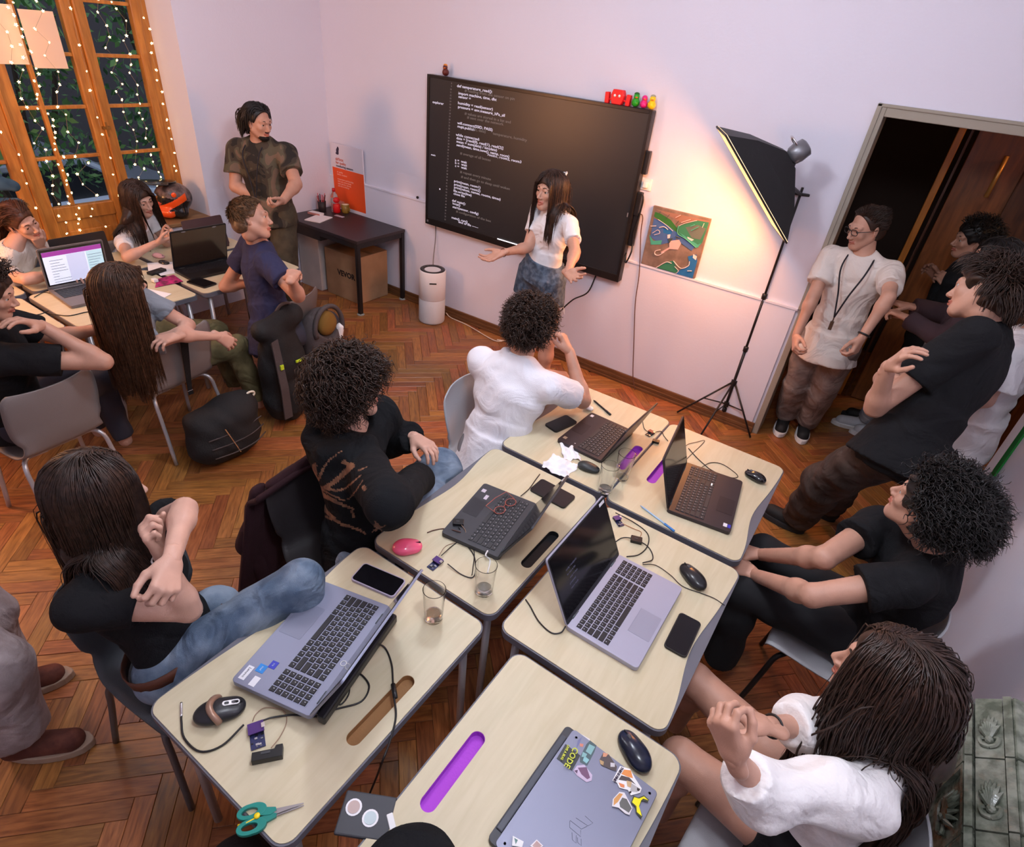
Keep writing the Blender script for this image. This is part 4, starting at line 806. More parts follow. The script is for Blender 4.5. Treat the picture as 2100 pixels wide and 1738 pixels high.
# 12. man in glasses standing in the doorway
y0 = 4.12; Hc = Yp(1776, 468, y0); N = Yp(1772, 522, y0 + .02); P = Yp(1690, 720, y0 + .02); P = Yp(1700, 705, y0 + .03); rv = _n(V3(-.99, .12, 0)); sp = _n(N - P); C = N - sp * .055; SR = C + rv * .19; SL = C - rv * .19
ER = Rp(1668, 608, SR, .285); WR = Rp(1632, 690, ER, .25); EL = Rp(1822, 610, SL, .285); WL = Rp(1768, 692, EL, .25); AR = Zp(1603, 872, .0); AL = Zp(1645, 885, .0); TR = Zp(1592, 905, 0); TL = Zp(1640, 918, 0); AR[2] = AL[2] = .09
J12 = person('man with glasses and a black lanyard in a white T-shirt standing in the doorway', Hc, (-.68, -.72, -.25), N, P, rv=rv, ER=ER, WR=WR, EL=EL, WL=WL, hR=(D(WR, 1630, 718, .10), V3(.8, .2, 0), .6), hL=(D(WL, 1745, 735, .10), V3(-.7, .3, 0), .6),
    KR=(P + V3(-.08, 0, 0) + AR) / 2 + V3(-.01, -.04, 0), KL=(P + V3(.1, 0, 0) + AL) / 2 + V3(0, -.04, 0), AR=AR, AL=AL, tR=TR, tL=TL, skin='mid', hc='dbrown', up=sp, smile=0, top=(TEEC, .66, .010, .066, dict(hem=.10, fold=.004, flare=.02)), bot=(GREYBR, 1.93, .03), shoes=(SHOEB, SOLEW), seed=121, big=.96,
    hair=dict(shell=.006, sline=.12, strands=[dict(n=2000, length=(.02, .035), grav=.0, stiff=.8, comb=(.3, -.3, .2), seg=5, rad=.0015, clump=.3, lift=.006, out=.4, line=.03)]))
lanyard(J12, .36, '', (.02, .014, .055), mat('bronze_tag', (.12, .07, .045), .4, .5), .010, .03)
ring(J12['t'], EL, WL, .93, .030, BLACKP, 'watch', .006)
def glasses(J, m, name='glasses', lensr=.021, z=.0, rr=.0022):
    R, s, c = J['R'], J['s'], J['Hc']; mb = MB()
    for sx in (-1, 1):
        pts = [V3(sx * .032 + lensr * 1.05 * np.sign(math.cos(q)) * abs(math.cos(q)) ** .6, .102 - .25 * (abs(sx * .032 + lensr * math.cos(q)) ** 2) * 8, .002 + z + lensr * .78 * np.sign(math.sin(q)) * abs(math.sin(q)) ** .7) for q in np.linspace(0, 6.283, 20, False)]
        mb.tube([R @ (p * s) + c for p in pts], rr, 6, closed=True); mb.tube([R @ (V3(sx * .054, .094, .008) * s) + c, R @ (V3(sx * .077, .05, .008) * s) + c, R @ (V3(sx * .083, -.01, .006) * s) + c], rr, 6)
    mb.tube([R @ (V3(-.012, .101, .006) * s) + c, R @ (V3(0, .104, .009) * s) + c, R @ (V3(.012, .101, .006) * s) + c], rr, 6)
    o = mb.obj(name, m, J['t'], smooth=True); o.location = -J['t'].location
glasses(J12, BLACKP)
# 13. standing young man, black T-shirt, arms crossed
P = Zp(1842, 935, .98); N = Rp(2028, 690, P, .55, True); N = Zp(2028, 690, 1.50); Hc = Rp(2015, 598, N, .195); P = N + _n(P - N) * .56; rv = _n(V3(.35, .92, 0)); sp = _n(N - P); C = N - sp * .055; SR = C + rv * .20; SL = C - rv * .19
EL = Rp(1795, 836, SL, .32); WL = Rp(1822, 752, EL, .24); ER = Rp(1812, 778, SR, .34); WR = Rp(1862, 790, ER, .22)
F1 = Zp(1625, 1085, 0); F2 = Zp(1690, 1060, 0); F1[2] = F2[2] = .1
J13 = person('young man with thick dark hair in a black T-shirt standing with folded arms', Hc, (-.93, .28, -.16), N, P, rv=rv, ER=ER, WR=WR, EL=EL, WL=WL, hL=(D(WL, 1858, 722, .10), V3(.2, .3, -.8), .35), hR=(D(WR, 1868, 838, .10), V3(.8, -.3, .3), .5),
    KR=(P + F2) / 2 + V3(-.08, .08, 0), KL=(P + F1) / 2 + V3(-.08, 0, 0), AR=F2, AL=F1, tR=F2 + V3(-.18, .05, -.08), tL=F1 + V3(-.18, .03, -.08), skin='mid', hc='dbrown', smile=.8, top=(TEEB, .60, .022, .068, dict(hem=.10, fold=.005, flare=.025)), bot=(BROWNT, 1.95, .035, dict(fold=.008)), shoes=(SHOEB, DARKB), seed=131, big=1.06,
    hair=dict(shell=.022, sfold=.004, strands=[dict(n=2000, length=(.07, .11), grav=.18, stiff=.5, comb=(.2, .1, .05), seg=12, rad=.0018, clump=.55, lift=.02, out=.6, jit=.25, line=.0)]))
# 14. girl behind him, face in profile
Hc = Yp(2038, 535, 4.02); N = Yp(2045, 590, 4.10); P = Yp(1900, 770, 4.4); P = N + _n(P - N) * .50; rv = _n(V3(.2, .98, 0)); sp = _n(N - P); C = N - sp * .055; SR = C + rv * .155; SL = C - rv * .155; A_ = Zp(1762, 880, 0); A_[2] = .09; B_ = Zp(1800, 900, 0); B_[2] = .09
J14 = person('dark-haired girl in light jeans and white trainers half hidden behind the young man', Hc, (-.97, .1, .10), N, P, rv=rv, ER=SR + V3(-.15, .05, -.22), WR=SR + V3(-.36, -.05, -.20), EL=SL + V3(-.08, -.05, -.25), WL=SL + V3(-.30, .08, -.22), hR=(V3(-1, 0, 0), V3(0, 0, -1), .6), hL=(V3(-.8, .5, 0), V3(0, 0, -1), .6),
    KR=(P + A_) / 2 + V3(-.05, 0, 0), KL=(P + B_) / 2 + V3(-.05, 0, 0), AR=A_, AL=B_, tR=A_ + V3(-.15, -.05, -.06), tL=B_ + V3(-.15, -.05, -.06), fem=True, skin='mid', hc='black', smile=.5, top=(mat('plum_knit', (.04, .02, .025), .9), 1.9, .01, .05), bot=(JEANL, 1.9, .01), shoes=(SHOEW, SOLEW), seed=141, hair=H_long(.4, 1800, .0018))
# 15. dark figure deeper in the hallway, shade put into its tan skin
y0 = 4.85; Hc = Yp(1995, 492, y0); N = Yp(1985, 545, y0); P = Yp(1880, 720, y0 + .05); rv = _n(V3(.1, 1, 0)); sp = _n(N - P); C = N - sp * .055; SR = C + rv * .18; SL = C - rv * .18
P = N + _n(P - N) * .52; A_ = V3(P[0] - .05, y0 + .15, .09); B_ = V3(P[0] + .1, y0 - .1, .09)
J15 = person('person in black clothes holding both hands up in the dark hallway', Hc, (-.9, -.3, -.1), N, P, rv=rv, ER=Yp(1905, 640, y0 + .1), WR=Yp(1925, 575, y0 + .05), EL=Yp(1935, 650, y0 - .15), WL=Yp(1945, 590, y0 - .1), hR=(D(Yp(1925, 575, y0 + .05), 1895, 530, .1), V3(-.6, -.6, 0), .5), hL=(V3(-.6, .2, .5), V3(-.5, .5, 0), .7),
    KR=(P + A_) / 2, KL=(P + B_) / 2, AR=A_, AL=B_, tR=A_ + V3(-.2, 0, -.06), tL=B_ + V3(-.2, 0, -.06), skin='tan', hc='black', top=(TEEB, .6, .015, .055), bot=(mat('black_trousers', (.01, .01, .012), .9), 1.95, .02), shoes=(SHOEB, DARKB), seed=151, hair=H_curly(.05, 700, .005))
# 16. person in white at the right edge
N = V3(*Yp(2112, 690, 3.45)); P = N + V3(-.02, .02, -.52); Hc = N + V3(0, 0, .19); rv = _n(V3(.3, .95, 0)); SR = N + rv * .155; SL = N - rv * .155; A_ = V3(P[0] - .02, 3.5, .09); B_ = V3(P[0] + .02, 3.3, .09)
J16 = person('person in a loose white T-shirt at the right edge behind the folded-arm young man', Hc, (-.9, .3, 0), N, P, rv=rv, ER=SR + V3(-.1, .05, -.26), WR=SR + V3(-.25, 0, -.42), EL=SL + V3(0, -.05, -.28), WL=SL + V3(-.18, .0, -.42), hR=(V3(-.6, 0, -.6), V3(0, 0, -1), .5), hL=(V3(-.6, .2, -.5), V3(0, 0, -1), .5),
    KR=(P + A_) / 2, KL=(P + B_) / 2, AR=A_, AL=B_, tR=A_ + V3(-.15, 0, -.06), tL=B_ + V3(-.15, 0, -.06), fem=True, skin='light', hc='brown', top=(TEEW, .7, .03, .05, dict(hem=.14, fold=.006)), bot=(mat('black_trousers', (.01, .01, .012), .9), 1.95, .02), shoes=(SHOEB, DARKB), seed=161, hair=H_long(.3, 500, .0024))
# 17. seated boy, black T-shirt, curly hair, by the right wall
P = Zp(1765, 1285, .56); N = Rp(1932, 1128, P, .50); Hc = Rp(1903, 1040, N, .19); rv = _n(V3(.05, 1, 0)); sp = _n(N - P); C = N - sp * .055; SR = Zp(1800, 1075, .98); SL = Rp(1865, 1195, C, .20)
EL = Rp(1665, 1222, SL, .29); WL = Zp(1548, 1180, .645); ER = Rp(1690, 1145, SR, .29); WR = Zp(1560, 1138, .65)
J17 = person('seated boy with bushy black curly hair in a black T-shirt by the right wall', Hc, (-.92, .38, .22), N, P, SL=SL, SR=SR, ER=ER, WR=WR, EL=EL, WL=WL, hL=(V3(-1, .15, -.1), V3(0, .3, -.9), .4), hR=(V3(-1, 0, -.1), V3(0, -.3, -.9), .4),
    KR=P + V3(-.42, .15, .0), KL=P + V3(-.42, -.12, .0), AR=P + V3(-.42, .18, -.45), AL=P + V3(-.4, -.12, -.45), skin='mid', hc='black', smile=.2, top=(TEEB, .46, .012, .062, dict(hem=.06, fold=.004)), bot=(mat('black_trousers', (.01, .01, .012), .9), 1.95, .02), shoes=(SHOEB, DARKB), seed=171,
    hair=dict(shell=.026, sfold=.004, strands=[dict(n=2400, length=(.05, .10), grav=.06, stiff=.8, comb=(0, -.5, .3), seg=18, rad=.0018, curl=.007, cfreq=150, clump=.25, lift=.02, out=1.3, jit=.4, line=-.02, region=lambda q: q[:, 2] > -.32)]))
# 18. girl with long dark hair in white blouse, near right
P = Zp(1655, 1690, .56); N = Rp(1845, 1520, P, .46); Hc = Rp(1818, 1392, N, .19); rv = _n(V3(.20, .97, 0)); sp = _n(N - P); C = N - sp * .055; SR = C + rv * .155; SL = C - rv * .165
EL = Rp(1560, 1620, SL, .27); WL = Rp(1505, 1555, EL, .17); ER = Rp(1660, 1490, SR, .28); WR = Rp(1575, 1490, ER, .19)
KR = Zp(1425, 1395, .58); KL = Zp(1395, 1555, .57)
J18 = person('girl with very long dark brown hair in a white linen blouse at the right front', Hc, (-.97, .18, .05), N, P, rv=rv, ER=ER, WR=WR, EL=EL, WL=WL, hL=(D(WL, 1475, 1470, .1), V3(.3, .8, -.1), .75, dict(thumb=.6)), hR=(D(WR, 1490, 1450, .1), V3(-.2, -.5, -.6), .45),
    KR=KR, KL=KL, AR=KR + V3(.0, .1, -.42), AL=KL + V3(.02, .05, -.42), fem=True, skin='mid', hc='dbrown', smile=.2, top=(LINEN, 1.55, .014, .06, dict(fold=.007, ff=1.2, h=.0075, name='blouse')), bot=(TEEB, .28, .012, dict(name='skirt')), seed=181,
    hair=dict(shell=.018, sline=-.02, mass=.60, mscale=1.0, strands=[dict(n=2200, length=(.60, .85), grav=.7, stiff=.2, comb=(0, -.9, -.1), seg=30, rad=.0016, clump=.6, lift=.024, face=True, ramp=3, out=.03, spread=.8, curl=.008, cfreq=18, region=lambda q: q[:, 1] < .3), dict(n=4600, length=(.5, .62), grav=.75, stiff=.15, comb=(0, -.5, -.3), seg=26, rad=.0016, clump=.55, lift=.012, face=True, ramp=3, out=.02, spread=.6, curl=.004, cfreq=22), dict(n=1100, length=(.50, .75), grav=.5, stiff=.3, comb=(-.9, .25, -.2), seg=30, rad=.0016, clump=.75, lift=.02, face=True, curl=.018, cfreq=16, region=lambda q: (q[:, 0] < -.2) & (q[:, 1] > -.35))]))
ring(J18['t'], ER, WR, .9, .026, BLACKP, 'bracelet', .003)
# ================================================================ FURNITURE
TZ = .72
GRV = {'purple': (0.42, 0.06, 0.60), 'orange': (0.30, 0.15, 0.055), 'black': (0.010, 0.010, 0.012)}
def school_table(label, x0, x1, y0, y1, wav, groove=None, gx=None, gy=None, glen=.235, group=None):
    """laminate top with a wavy outer side (wav = -1 left, +1 right, 0 none), grey rim, pen groove, four legs"""
    cx, cy, w, h = (x0 + x1) / 2, (y0 + y1) / 2, x1 - x0, y1 - y0; t = thing('school_table', label, 'table', (cx, cy, 0), group=group)
    def outline(w, h, r, wave):
        P = rrect(w, h, r, 6); Q = []
        n = 24
        for i, p in enumerate(P):
            Q.append(p); j = (i + 1) % len(P); a, b = np.array(p), np.array(P[j])
            if np.linalg.norm(b - a) > .2 and abs(a[0] - b[0]) < 1e-6 and wave and np.sign(a[0]) == wave:
                for k in range(1, n): f = k / n; Q.append((a[0] - wave * .030 * math.sin(math.pi * f) ** 2 * (1 + .35 * math.sin(2 * math.pi * f)), a[1] + (b[1] - a[1]) * f))
        return Q
    loops = [outline(w - .010, h - .010, .038, wav)]
    if groove:
        ox, oy = gx - cx, gy - cy; G = rrect(.044, glen, .0215, 8, ox, oy); loops.append(G[::-1])
    plate('tabletop', loops, .012, LAMIN, t, z=TZ - .006)
    plate('rim', [outline(w, h, .042, 0)] + ([rrect(.046, glen + .002, .0225, 8, ox, oy)[::-1]] if groove else []), .028, EDGE, t, z=TZ - .0175, bevel=.0)
    if groove:
        g = MB(); gi = rrect(.046, glen + .002, .0225, 8, ox, oy); g.prism(gi, TZ - .032, TZ - .022)
        n = len(gi); gi2 = rrect(.0425, glen - .002, .021, 8, ox, oy)
        V = [(*p, TZ - .022) for p in gi2] + [(*p, TZ - .0015) for p in gi2] + [(*p, TZ - .0015) for p in gi] + [(*p, TZ - .022) for p in gi]; F = []
        for k in range(n): k2 = (k + 1) % n; F += [(k, k + n, k2 + n, k2), (k + n, k + 2 * n, k2 + 2 * n, k2 + n)]
        g.add(V, F); g.obj('pen_groove', mat('groove_' + groove, GRV[groove], .7, bump=.3, bscale=120), t)
    for sx in (-1, 1):
        for sy in (-1, 1):
            MB().tube([(sx * (w / 2 - .05), sy * (h / 2 - .06), TZ - .03), (sx * (w / 2 - .045), sy * (h / 2 - .05), .012)], .014, 10).obj('leg', STEEL, t, smooth=True)
    MB().b(-w / 2 + .05, w / 2 - .05, -h / 2 + .05, -h / 2 + .07, TZ - .07, TZ - .032).b(-w / 2 + .05, w / 2 - .05, h / 2 - .07, h / 2 - .05, TZ - .07, TZ - .032).obj('frame', STEEL, t)
    return t
G1 = 'school tables of the near double row'
school_table('near left school table with an orange-brown pen groove and the silver laptop', -1.215, -.635, .255, 1.06, -1, 'orange', -.705, .645, .25, G1)
school_table('second left school table with a black pen groove and the dark convertible laptop', -1.205, -.640, 1.085, 1.885, -1, 'black', -.683, 1.465, .235, G1)
school_table('far left school table with crumpled tissues and the folded-back dark laptop', -1.200, -.631, 1.915, 2.705, -1, 'purple', -.666, 2.25, .235, G1)
school_table('far right school table with a magenta groove and the brown-black laptop', -.628, -.035, 1.895, 2.69, 1, 'purple', -.515, 2.25, .235, G1)
school_table('middle right school table under the big silver laptop with a dark screen', -.605, -.015, 1.07, 1.865, 1, None, 0, 0, .2, G1)
school_table('near right school table with a long purple groove and the stickered laptop', -.510, .060, .26, 1.045, 1, 'purple', -.437, .640, .245, G1)
G2 = 'school tables of the left group by the window'
school_table('nearest inner table of the window group, cables on it', -4.295, -3.70, .40, 1.185, 0, group=G2)
school_table('inner window-group table under the grey laptop with white page', -4.290, -3.655, 1.215, 1.945, 0, group=G2)
school_table('farthest inner window-group table, phone and black laptop on it', -4.285, -3.645, 1.975, 2.76, 0, group=G2)
school_table('nearest outer table of the window group, against the door side', -4.76, -4.325, .42, 1.24, 0, group=G2)
school_table('outer window-group table beside the reddish-haired girl', -4.75, -4.325, 1.27, 2.02, 0, group=G2)
school_table('outer window-group table in front of the girl in the white top', -4.74, -4.325, 2.05, 2.78, 0, group=G2)
# ---- chairs: moulded shell on tubular legs; local +y = direction the sitter faces
def chair(label, x, y, face, shell=(0.22, 0.195, 0.19), legs=STEEL, group=None, sh=.45, tall=.36, name='shell_plastic'):
    rz = math.atan2(face[1], face[0]) - math.pi / 2; t = thing('chair', label, 'chair', (x, y, 0), rz, group)
    m = mat('%s_%d' % (name, int(shell[0] * 1000)), shell, .5, bump=.3, bscale=400)
    prof = [(.20, sh - .035, .185), (.195, sh - .008, .20), (.15, sh, .205), (0, sh - .012, .205), (-.12, sh - .008, .20), (-.175, sh + .02, .185), (-.20, sh + .07, .175), (-.215, sh + .12, .195), (-.235, sh + .22, .205), (-.255, sh + tall - .05, .200), (-.260, sh + tall - .012, .185), (-.262, sh + tall, .165)]
    prof = [tuple(p) for p in smoothpts(prof, 3)]; nu, nv = 16, len(prof); V = []
    for i, (py, pz, hw) in enumerate(prof):
        bk = min(1, max(0, (pz - sh - .03) / .12))
        for k in range(nu + 1):
            q = -1 + 2 * k / nu; V.append((q * hw, py + bk * .045 * q * q + 0, pz + (1 - bk) * .012 * q ** 4))
    F = [(i * (nu + 1) + k, i * (nu + 1) + k + 1, (i + 1) * (nu + 1) + k + 1, (i + 1) * (nu + 1) + k) for i in range(nv - 1) for k in range(nu)]
    o = MB().add(V, F).obj('seat_shell', m, t, smooth=True); md = o.modifiers.new('solid', 'SOLIDIFY'); md.thickness = .007; md.offset = 0
    for sx in (-1, 1):
        for a, b, c in (((sx * .15, .12, sh - .03), (sx * .185, .15, sh - .06), (sx * .215, .20, .006)), ((sx * .15, -.10, sh - .03), (sx * .185, -.14, sh - .06), (sx * .215, -.23, .006))):
            MB().tube(smoothpts([(a[0] * .4, a[1], a[2]), a, b, (b[0] * .7 + c[0] * .3, b[1] * .7 + c[1] * .3, b[2] * .7 + c[2] * .3), c], 4), .011, 10).obj('leg', legs, t, smooth=True)
    for y_ in (.12, -.10): MB().tube([(-.15, y_, sh - .028), (.15, y_, sh - .028)], .010).obj('seat_rail', legs, t, smooth=True)
    return t
CG = 'moulded school chairs'
chair('greyish brown plastic chair with a black shoulder bag hanging on its back', -3.31, 1.46, (-1, -.12), group=CG)
chair('greyish brown plastic chair at the left edge under the black T-shirt person', -3.18, .77, (-1, -.1), group=CG, tall=.37)
chair('chair carrying the big grey and black backpack on its back', -3.27, 2.22, (-1, -.3), (0.16, .13, .12), group=CG)
chair('light grey plastic chair under the man in the white polo', -1.37, 2.16, (1, .05), (0.42, .44, .47), group=CG)
chair('dark slate plastic chair of the girl with crossed arms', -1.49, .47, (1, .08), (0.065, .072, .082), mat('dark_chair_leg', (.14, .14, .15), .4, .5), group=CG, tall=.37)
chair('dark chair under the hooded person with a maroon jacket on its back', -1.42, 1.14, (1, -.15), (0.035, .03, .032), group=CG)
chair('pale grey chair of the bushy-haired boy by the right wall', .38, 2.04, (-1, .05), (0.45, .45, .47), BLACKM, group=CG)
chair('pale chair under the girl in the white blouse', .36, 1.14, (-1, .1), (0.45, .45, .47), BLACKM, group=CG)
chair('low-backed chair of the reddish-haired girl, between door and table', -4.92, 1.40, (1, 0), group=CG, tall=.17)
chair('low-backed chair of the girl in the white top at the window', -4.92, 2.14, (1, 0), group=CG, tall=.17)
# ---- black desk in the corner
t = thing('desk', 'black office desk in the far left corner under the poster', 'desk', (-4.4, 3.87, 0)); DT = mat('black_desk_top', (0.025, 0.018, 0.022), .45)
x0, x1, y0, y1, zt = -4.905, -3.90, 3.555, 4.165, .70
def L(x, y): return x + 4.4, y - 3.87
MB().b(x0 + 4.4, x1 + 4.4, y0 - 3.87, y1 - 3.87, zt - .028, zt).obj('desktop', DT, t, bevel=.004)
for sx in (x0 + .03, x1 - .022):
    for sy in (y0 + .022, y1 - .022):
        o = MB().box((sx + 4.4, sy - 3.87, (zt - .028) / 2 + .004), (.036, .036, zt - .036)).obj('leg', BLACKM, t, bevel=.003)
        MB().lathe([(.034, 0), (.034, .008), (.02, .012)], (sx + 4.4, sy - 3.87, 0), 14).obj('glide', mat('grey_rubber', (.3, .33, .32), .5), o)
MB().b(x0 + 4.43, x1 + 4.38, y0 - 3.87 + .01, y0 - 3.87 + .03, zt - .075, zt - .028).b(x0 + 4.43, x1 + 4.38, y1 - 3.87 - .03, y1 - 3.87 - .01, zt - .075, zt - .028).b(x1 + 4.37, x1 + 4.39, y0 - 3.87 + .02, y1 - 3.87 - .02, zt - .075, zt - .028).obj('frame', BLACKM, t)
MB().b(x0 + 4.5, -.02, y0 - 3.87 + .03, .2, zt - .13, zt - .03).obj('drawer', BLACKM, t, bevel=.004)
# boxes below the desk
CARD = mat('cardboard', (0.33, 0.19, 0.10), .85, col2=(.40, .235, .13), vscale=5)
def carton(label, x0, x1, y0, y1, h, m, txt=None, tape=None):
    t = thing('cardboard_box', label, 'box', ((x0 + x1) / 2, (y0 + y1) / 2, .001)); w, d = x1 - x0, y1 - y0
    MB().b(-w / 2, w / 2, -d / 2, d / 2, 0, h - .006).obj('carton', m, t, bevel=.004)
    for s in (-1, 1): MB().b(-w / 2, w / 2, min(0, s * d / 2) + .001, max(0, s * d / 2) - .001, h - .006, h - .002).obj('flap', m, t)
    MB().b(-w / 2 - .001, w / 2 + .001, -.025, .025, h - .002, h - .001).b(-w / 2 - .001, -w / 2, -.025, .025, h - .1, h).obj('tape', tape or mat('brown_tape', (.3, .18, .09), .3), t)
    if txt: text('lettering', txt, .075, mat('black_ink', (.02, .012, .01), .8), t, mtx((0.06, -d / 2 - .0008, h * .55), rotx(math.pi / 2)), bold=.003)
    return t
carton('brown cardboard box lettered VEVOR under the black desk', -4.55, -4.10, 3.73, 4.12, .46, CARD, 'VEVOR')
carton('tall whitish carton beside the brown box under the desk', -4.895, -4.60, 3.70, 4.12, .52, mat('white_carton', (.46, .42, .40), .8, col2=(.55, .50, .48), vscale=4), tape=mat('beige_tape', (.45, .28, .2), .4))
# desk things
def lathe_thing(nm, label, cat, at, prof, m, n=24, group=None):
    t = thing(nm, label, cat, at, group=group); return t, MB().lathe(prof, (0, 0, 0), n).obj('body', m, t, smooth=True)
p = Zp(647, 437, zt); t, _ = lathe_thing('pencil_cup', 'dark mesh cup full of red and black pens on the black desk', 'cup', (-4.80, 3.95, zt), [(.034, 0), (.036, .002), (.040, .10), (.037, .10), (.033, .006), (0, .006)], mat('mesh_metal', (.02, .012, .015), .5))
for i in range(9):
    a = i * .7; c = (.02 * math.cos(a), .02 * math.sin(a)); m_ = [mat('red_pen', (.35, .02, .03), .4), BLACKP, mat('pink_pen', (.5, .12, .16), .4)][i % 3]
    MB().tube([(c[0] * .7, c[1] * .7, .01), (c[0] * 1.9, c[1] * 1.9, .15 + .01 * (i % 3))], .0042, 6).obj('pen', m_, t, smooth=True)
t, _ = lathe_thing('water_bottle', 'clear plastic bottle with a red cap on the black desk', 'bottle', (-4.72, 4.04, zt), [(.030, 0), (.034, .01), (.033, .07), (.036, .08), (.034, .15), (.030, .165), (.013, .19), (.012, .20)], mat('clear_plastic', (.9, .92, .95), .08, trans=.92, ior=1.25))
MB().lathe([(.016, .195), (.016, .225), (0, .226)], (0, 0, 0), 16).obj('cap', mat('red_plastic', (.55, .01, .015), .3), t, smooth=True); MB().lathe([(.0345, .09), (.0345, .13)], (0, 0, 0), 20).obj('label_band', mat('pale_band', (.6, .6, .66), .5), t, smooth=True)
RED = mat('red_gloss', (.62, .008, .012), .15)
t, _ = lathe_thing('red_figure', 'red glossy round-headed bottle beside the mug on the black desk', 'bottle', (*Zp(691, 436, zt)[:2], zt), [(.030, 0), (.036, .008), (.034, .075), (.028, .085), (.010, .09)], RED)
MB().ell((0, 0, .118), (.033, .033, .030)).obj('head', RED, t, smooth=True); MB().lathe([(.012, .085), (.020, .095), (.012, .10)], (0, 0, 0), 14).obj('neck_ring', mat('pale_red', (.6, .25, .22), .4), t, smooth=True)
t, _ = lathe_thing('mug', 'yellow green mug with a white inside on the black desk', 'mug', (*Zp(709, 437, zt)[:2], zt), [(.028, 0), (.036, .01), (.040, .085), (.037, .085), (.032, .012), (0, .010)], mat('mustard_glaze', (.22, .15, .03), .25))
MB().lathe([(.0365, .084), (.0365, .070), (0, .068)], (0, 0, 0), 20).obj('coffee', mat('cream', (.8, .74, .6), .4), t, smooth=True); MB().tube([(.036, 0, .07), (.058, 0, .062), (.060, 0, .035), (.036, 0, .022)], .005, 8).obj('handle', mat('mustard_glaze', ()), t, smooth=True)
MB().box((0, 0, .004), (.16, .22, .008), rotz(.3)).obj('paper_stack', PAPER, label='white paper stack at the left end of the black desk', cat='paper').location = (-4.62, 3.75, zt)
t = thing('sticky_note_pad', 'thick white note pad on the black desk in front of the cup', 'note pad', (*Zp(648, 440, zt)[:2], zt), .2); MB().b(-.07, .07, -.035, .035, 0, .02).obj('pages', PAPER, t, bevel=.003); MB().b(-.0705, .0705, -.0355, -.032, .001, .021).obj('binding', mat('pale_red', ()), t)
MB().box((0, 0, .002), (.10, .035, .004), rotz(.1)).obj('name_tag', mat('lilac_card', (.5, .42, .5), .6), label='small pale card lying beside the red bottle', cat='card').location = (*Zp(696, 444, zt)[:2], zt)
# poster board leaning in the corner
def quad_frame(BL, BR, TL):
    x = _n(BR - BL); y = TL - BL; y = _n(y - x * np.dot(x, y)); return np.stack([x, y, np.cross(x, y)], 1)
BR = Zp(722, 434, zt + .001); BL = V3(BR[0] - .40, BR[1] - .0, zt + .001); TL = Yp(678, 291, 4.17); BL = V3(TL[0], BR[1], zt + .001); TLv = V3(BL[0], 4.165, TL[2]); wd = Yp(742, 303, 4.165)[0] - TL[0]; hg = np.linalg.norm(TLv - BL)
R = quad_frame(BL, BL + V3(1, 0, 0), TLv); t = thing('poster_board', 'white and orange poster board leaning against the wall on the desk', 'poster', BL, R=R)
MB().b(0, wd, 0, hg, -.012, 0).obj('board', mat('poster_white', (.72, .68, .76), .6), t); ORG = mat('poster_orange', (.85, .09, .012), .6)
MB().b(.0005, wd - .0005, .001, hg * .635, 0, .0012).obj('orange_field', ORG, t); MB().b(.003, wd * .30, .003, hg * .12, .0012, .002).obj('photo_strip', mat('salmon', (.75, .25, .2), .6), t)
INK = mat('dark_ink', (.03, .02, .05), .7); SAL = mat('salmon_ink', (.55, .12, .08), .7)
MB().ell((.09, hg * .885, .0008), (.018, .030, .001)).ell((.10, hg * .925, .0008), (.014, .020, .001)).ell((.085, hg * .855, .0008), (.022, .012, .001)).obj('emblem', INK, t)
for s_, z_, sz, m_, xx in (('airbox', .77, .042, SAL, .055), ('for quality', .715, .034, SAL, .055), ('monitoring sensors', .667, .030, INK, .055)): text('lettering', s_, sz, m_, t, mtx((xx, hg * z_, .0008)), align='LEFT', bold=.0008)
LT = mat('pale_print', (.9, .55, .45), .7)
for i, (s_, k) in enumerate((('air quality', 0), ('indoor, outdoor', 0), ('', 0), ('temperature and humidity', 0), ('dust and carbon levels', 0), ('open data for schools', 0), ('join the workshop', 0))):
    if s_: text('small_print', s_, .021, LT, t, mtx((.06, hg * (.575 - .036 * i), .0018)), align='LEFT')
# ---- TV
TX0, TX1, TZ0, TZ1, TY = -3.605, -1.655, .835, 2.008, 4.125
t = thing('television', 'large wall-mounted touch screen showing lines of code', 'television', ((TX0 + TX1) / 2, TY, TZ0)); cx = (TX0 + TX1) / 2; w = TX1 - TX0; h = TZ1 - TZ0
MB().b(-w / 2, w / 2, .0, .055, 0, h).b(-w / 2 + .15, w / 2 - .15, .055, .075, .15, h - .15).obj('housing', BLACKP, t, bevel=.006)
bz = mat('tv_bezel', (.012, .011, .012), .3)
f = MB(); f.b(-w / 2, -w / 2 + .022, -.012, 0, 0, h).b(w / 2 - .022, w / 2, -.012, 0, 0, h).b(-w / 2 + .022, w / 2 - .022, -.012, 0, h - .022, h).b(-w / 2 + .022, w / 2 - .022, -.014, 0, 0, .055); f.obj('bezel', bz, t, bevel=.002)
SCR = mat('tv_screen', (.010, .010, .011), .34, emit=(.5, .48, .6), estr=.014, spec=.7, bump=.02, bscale=900)
MB().b(-w / 2 + .022, w / 2 - .022, -.004, 0, .055, h - .022).obj('screen', SCR, t)
CW = mat('screen_white', (.5, .5, .6), .5, emit=(.82, .80, 1.0), estr=.62); CG_ = mat('screen_grey', (.1, .1, .1), .5, emit=(.55, .45, .42), estr=.18); CL = mat('screen_dim', (.1, .1, .1), .5, emit=(.6, .5, .5), estr=.22)
def tvp(u, v): p = Yp(u, v, TY - .005); return (p[0] - cx, p[2] - TZ0)
RX = rotx(math.pi / 2)
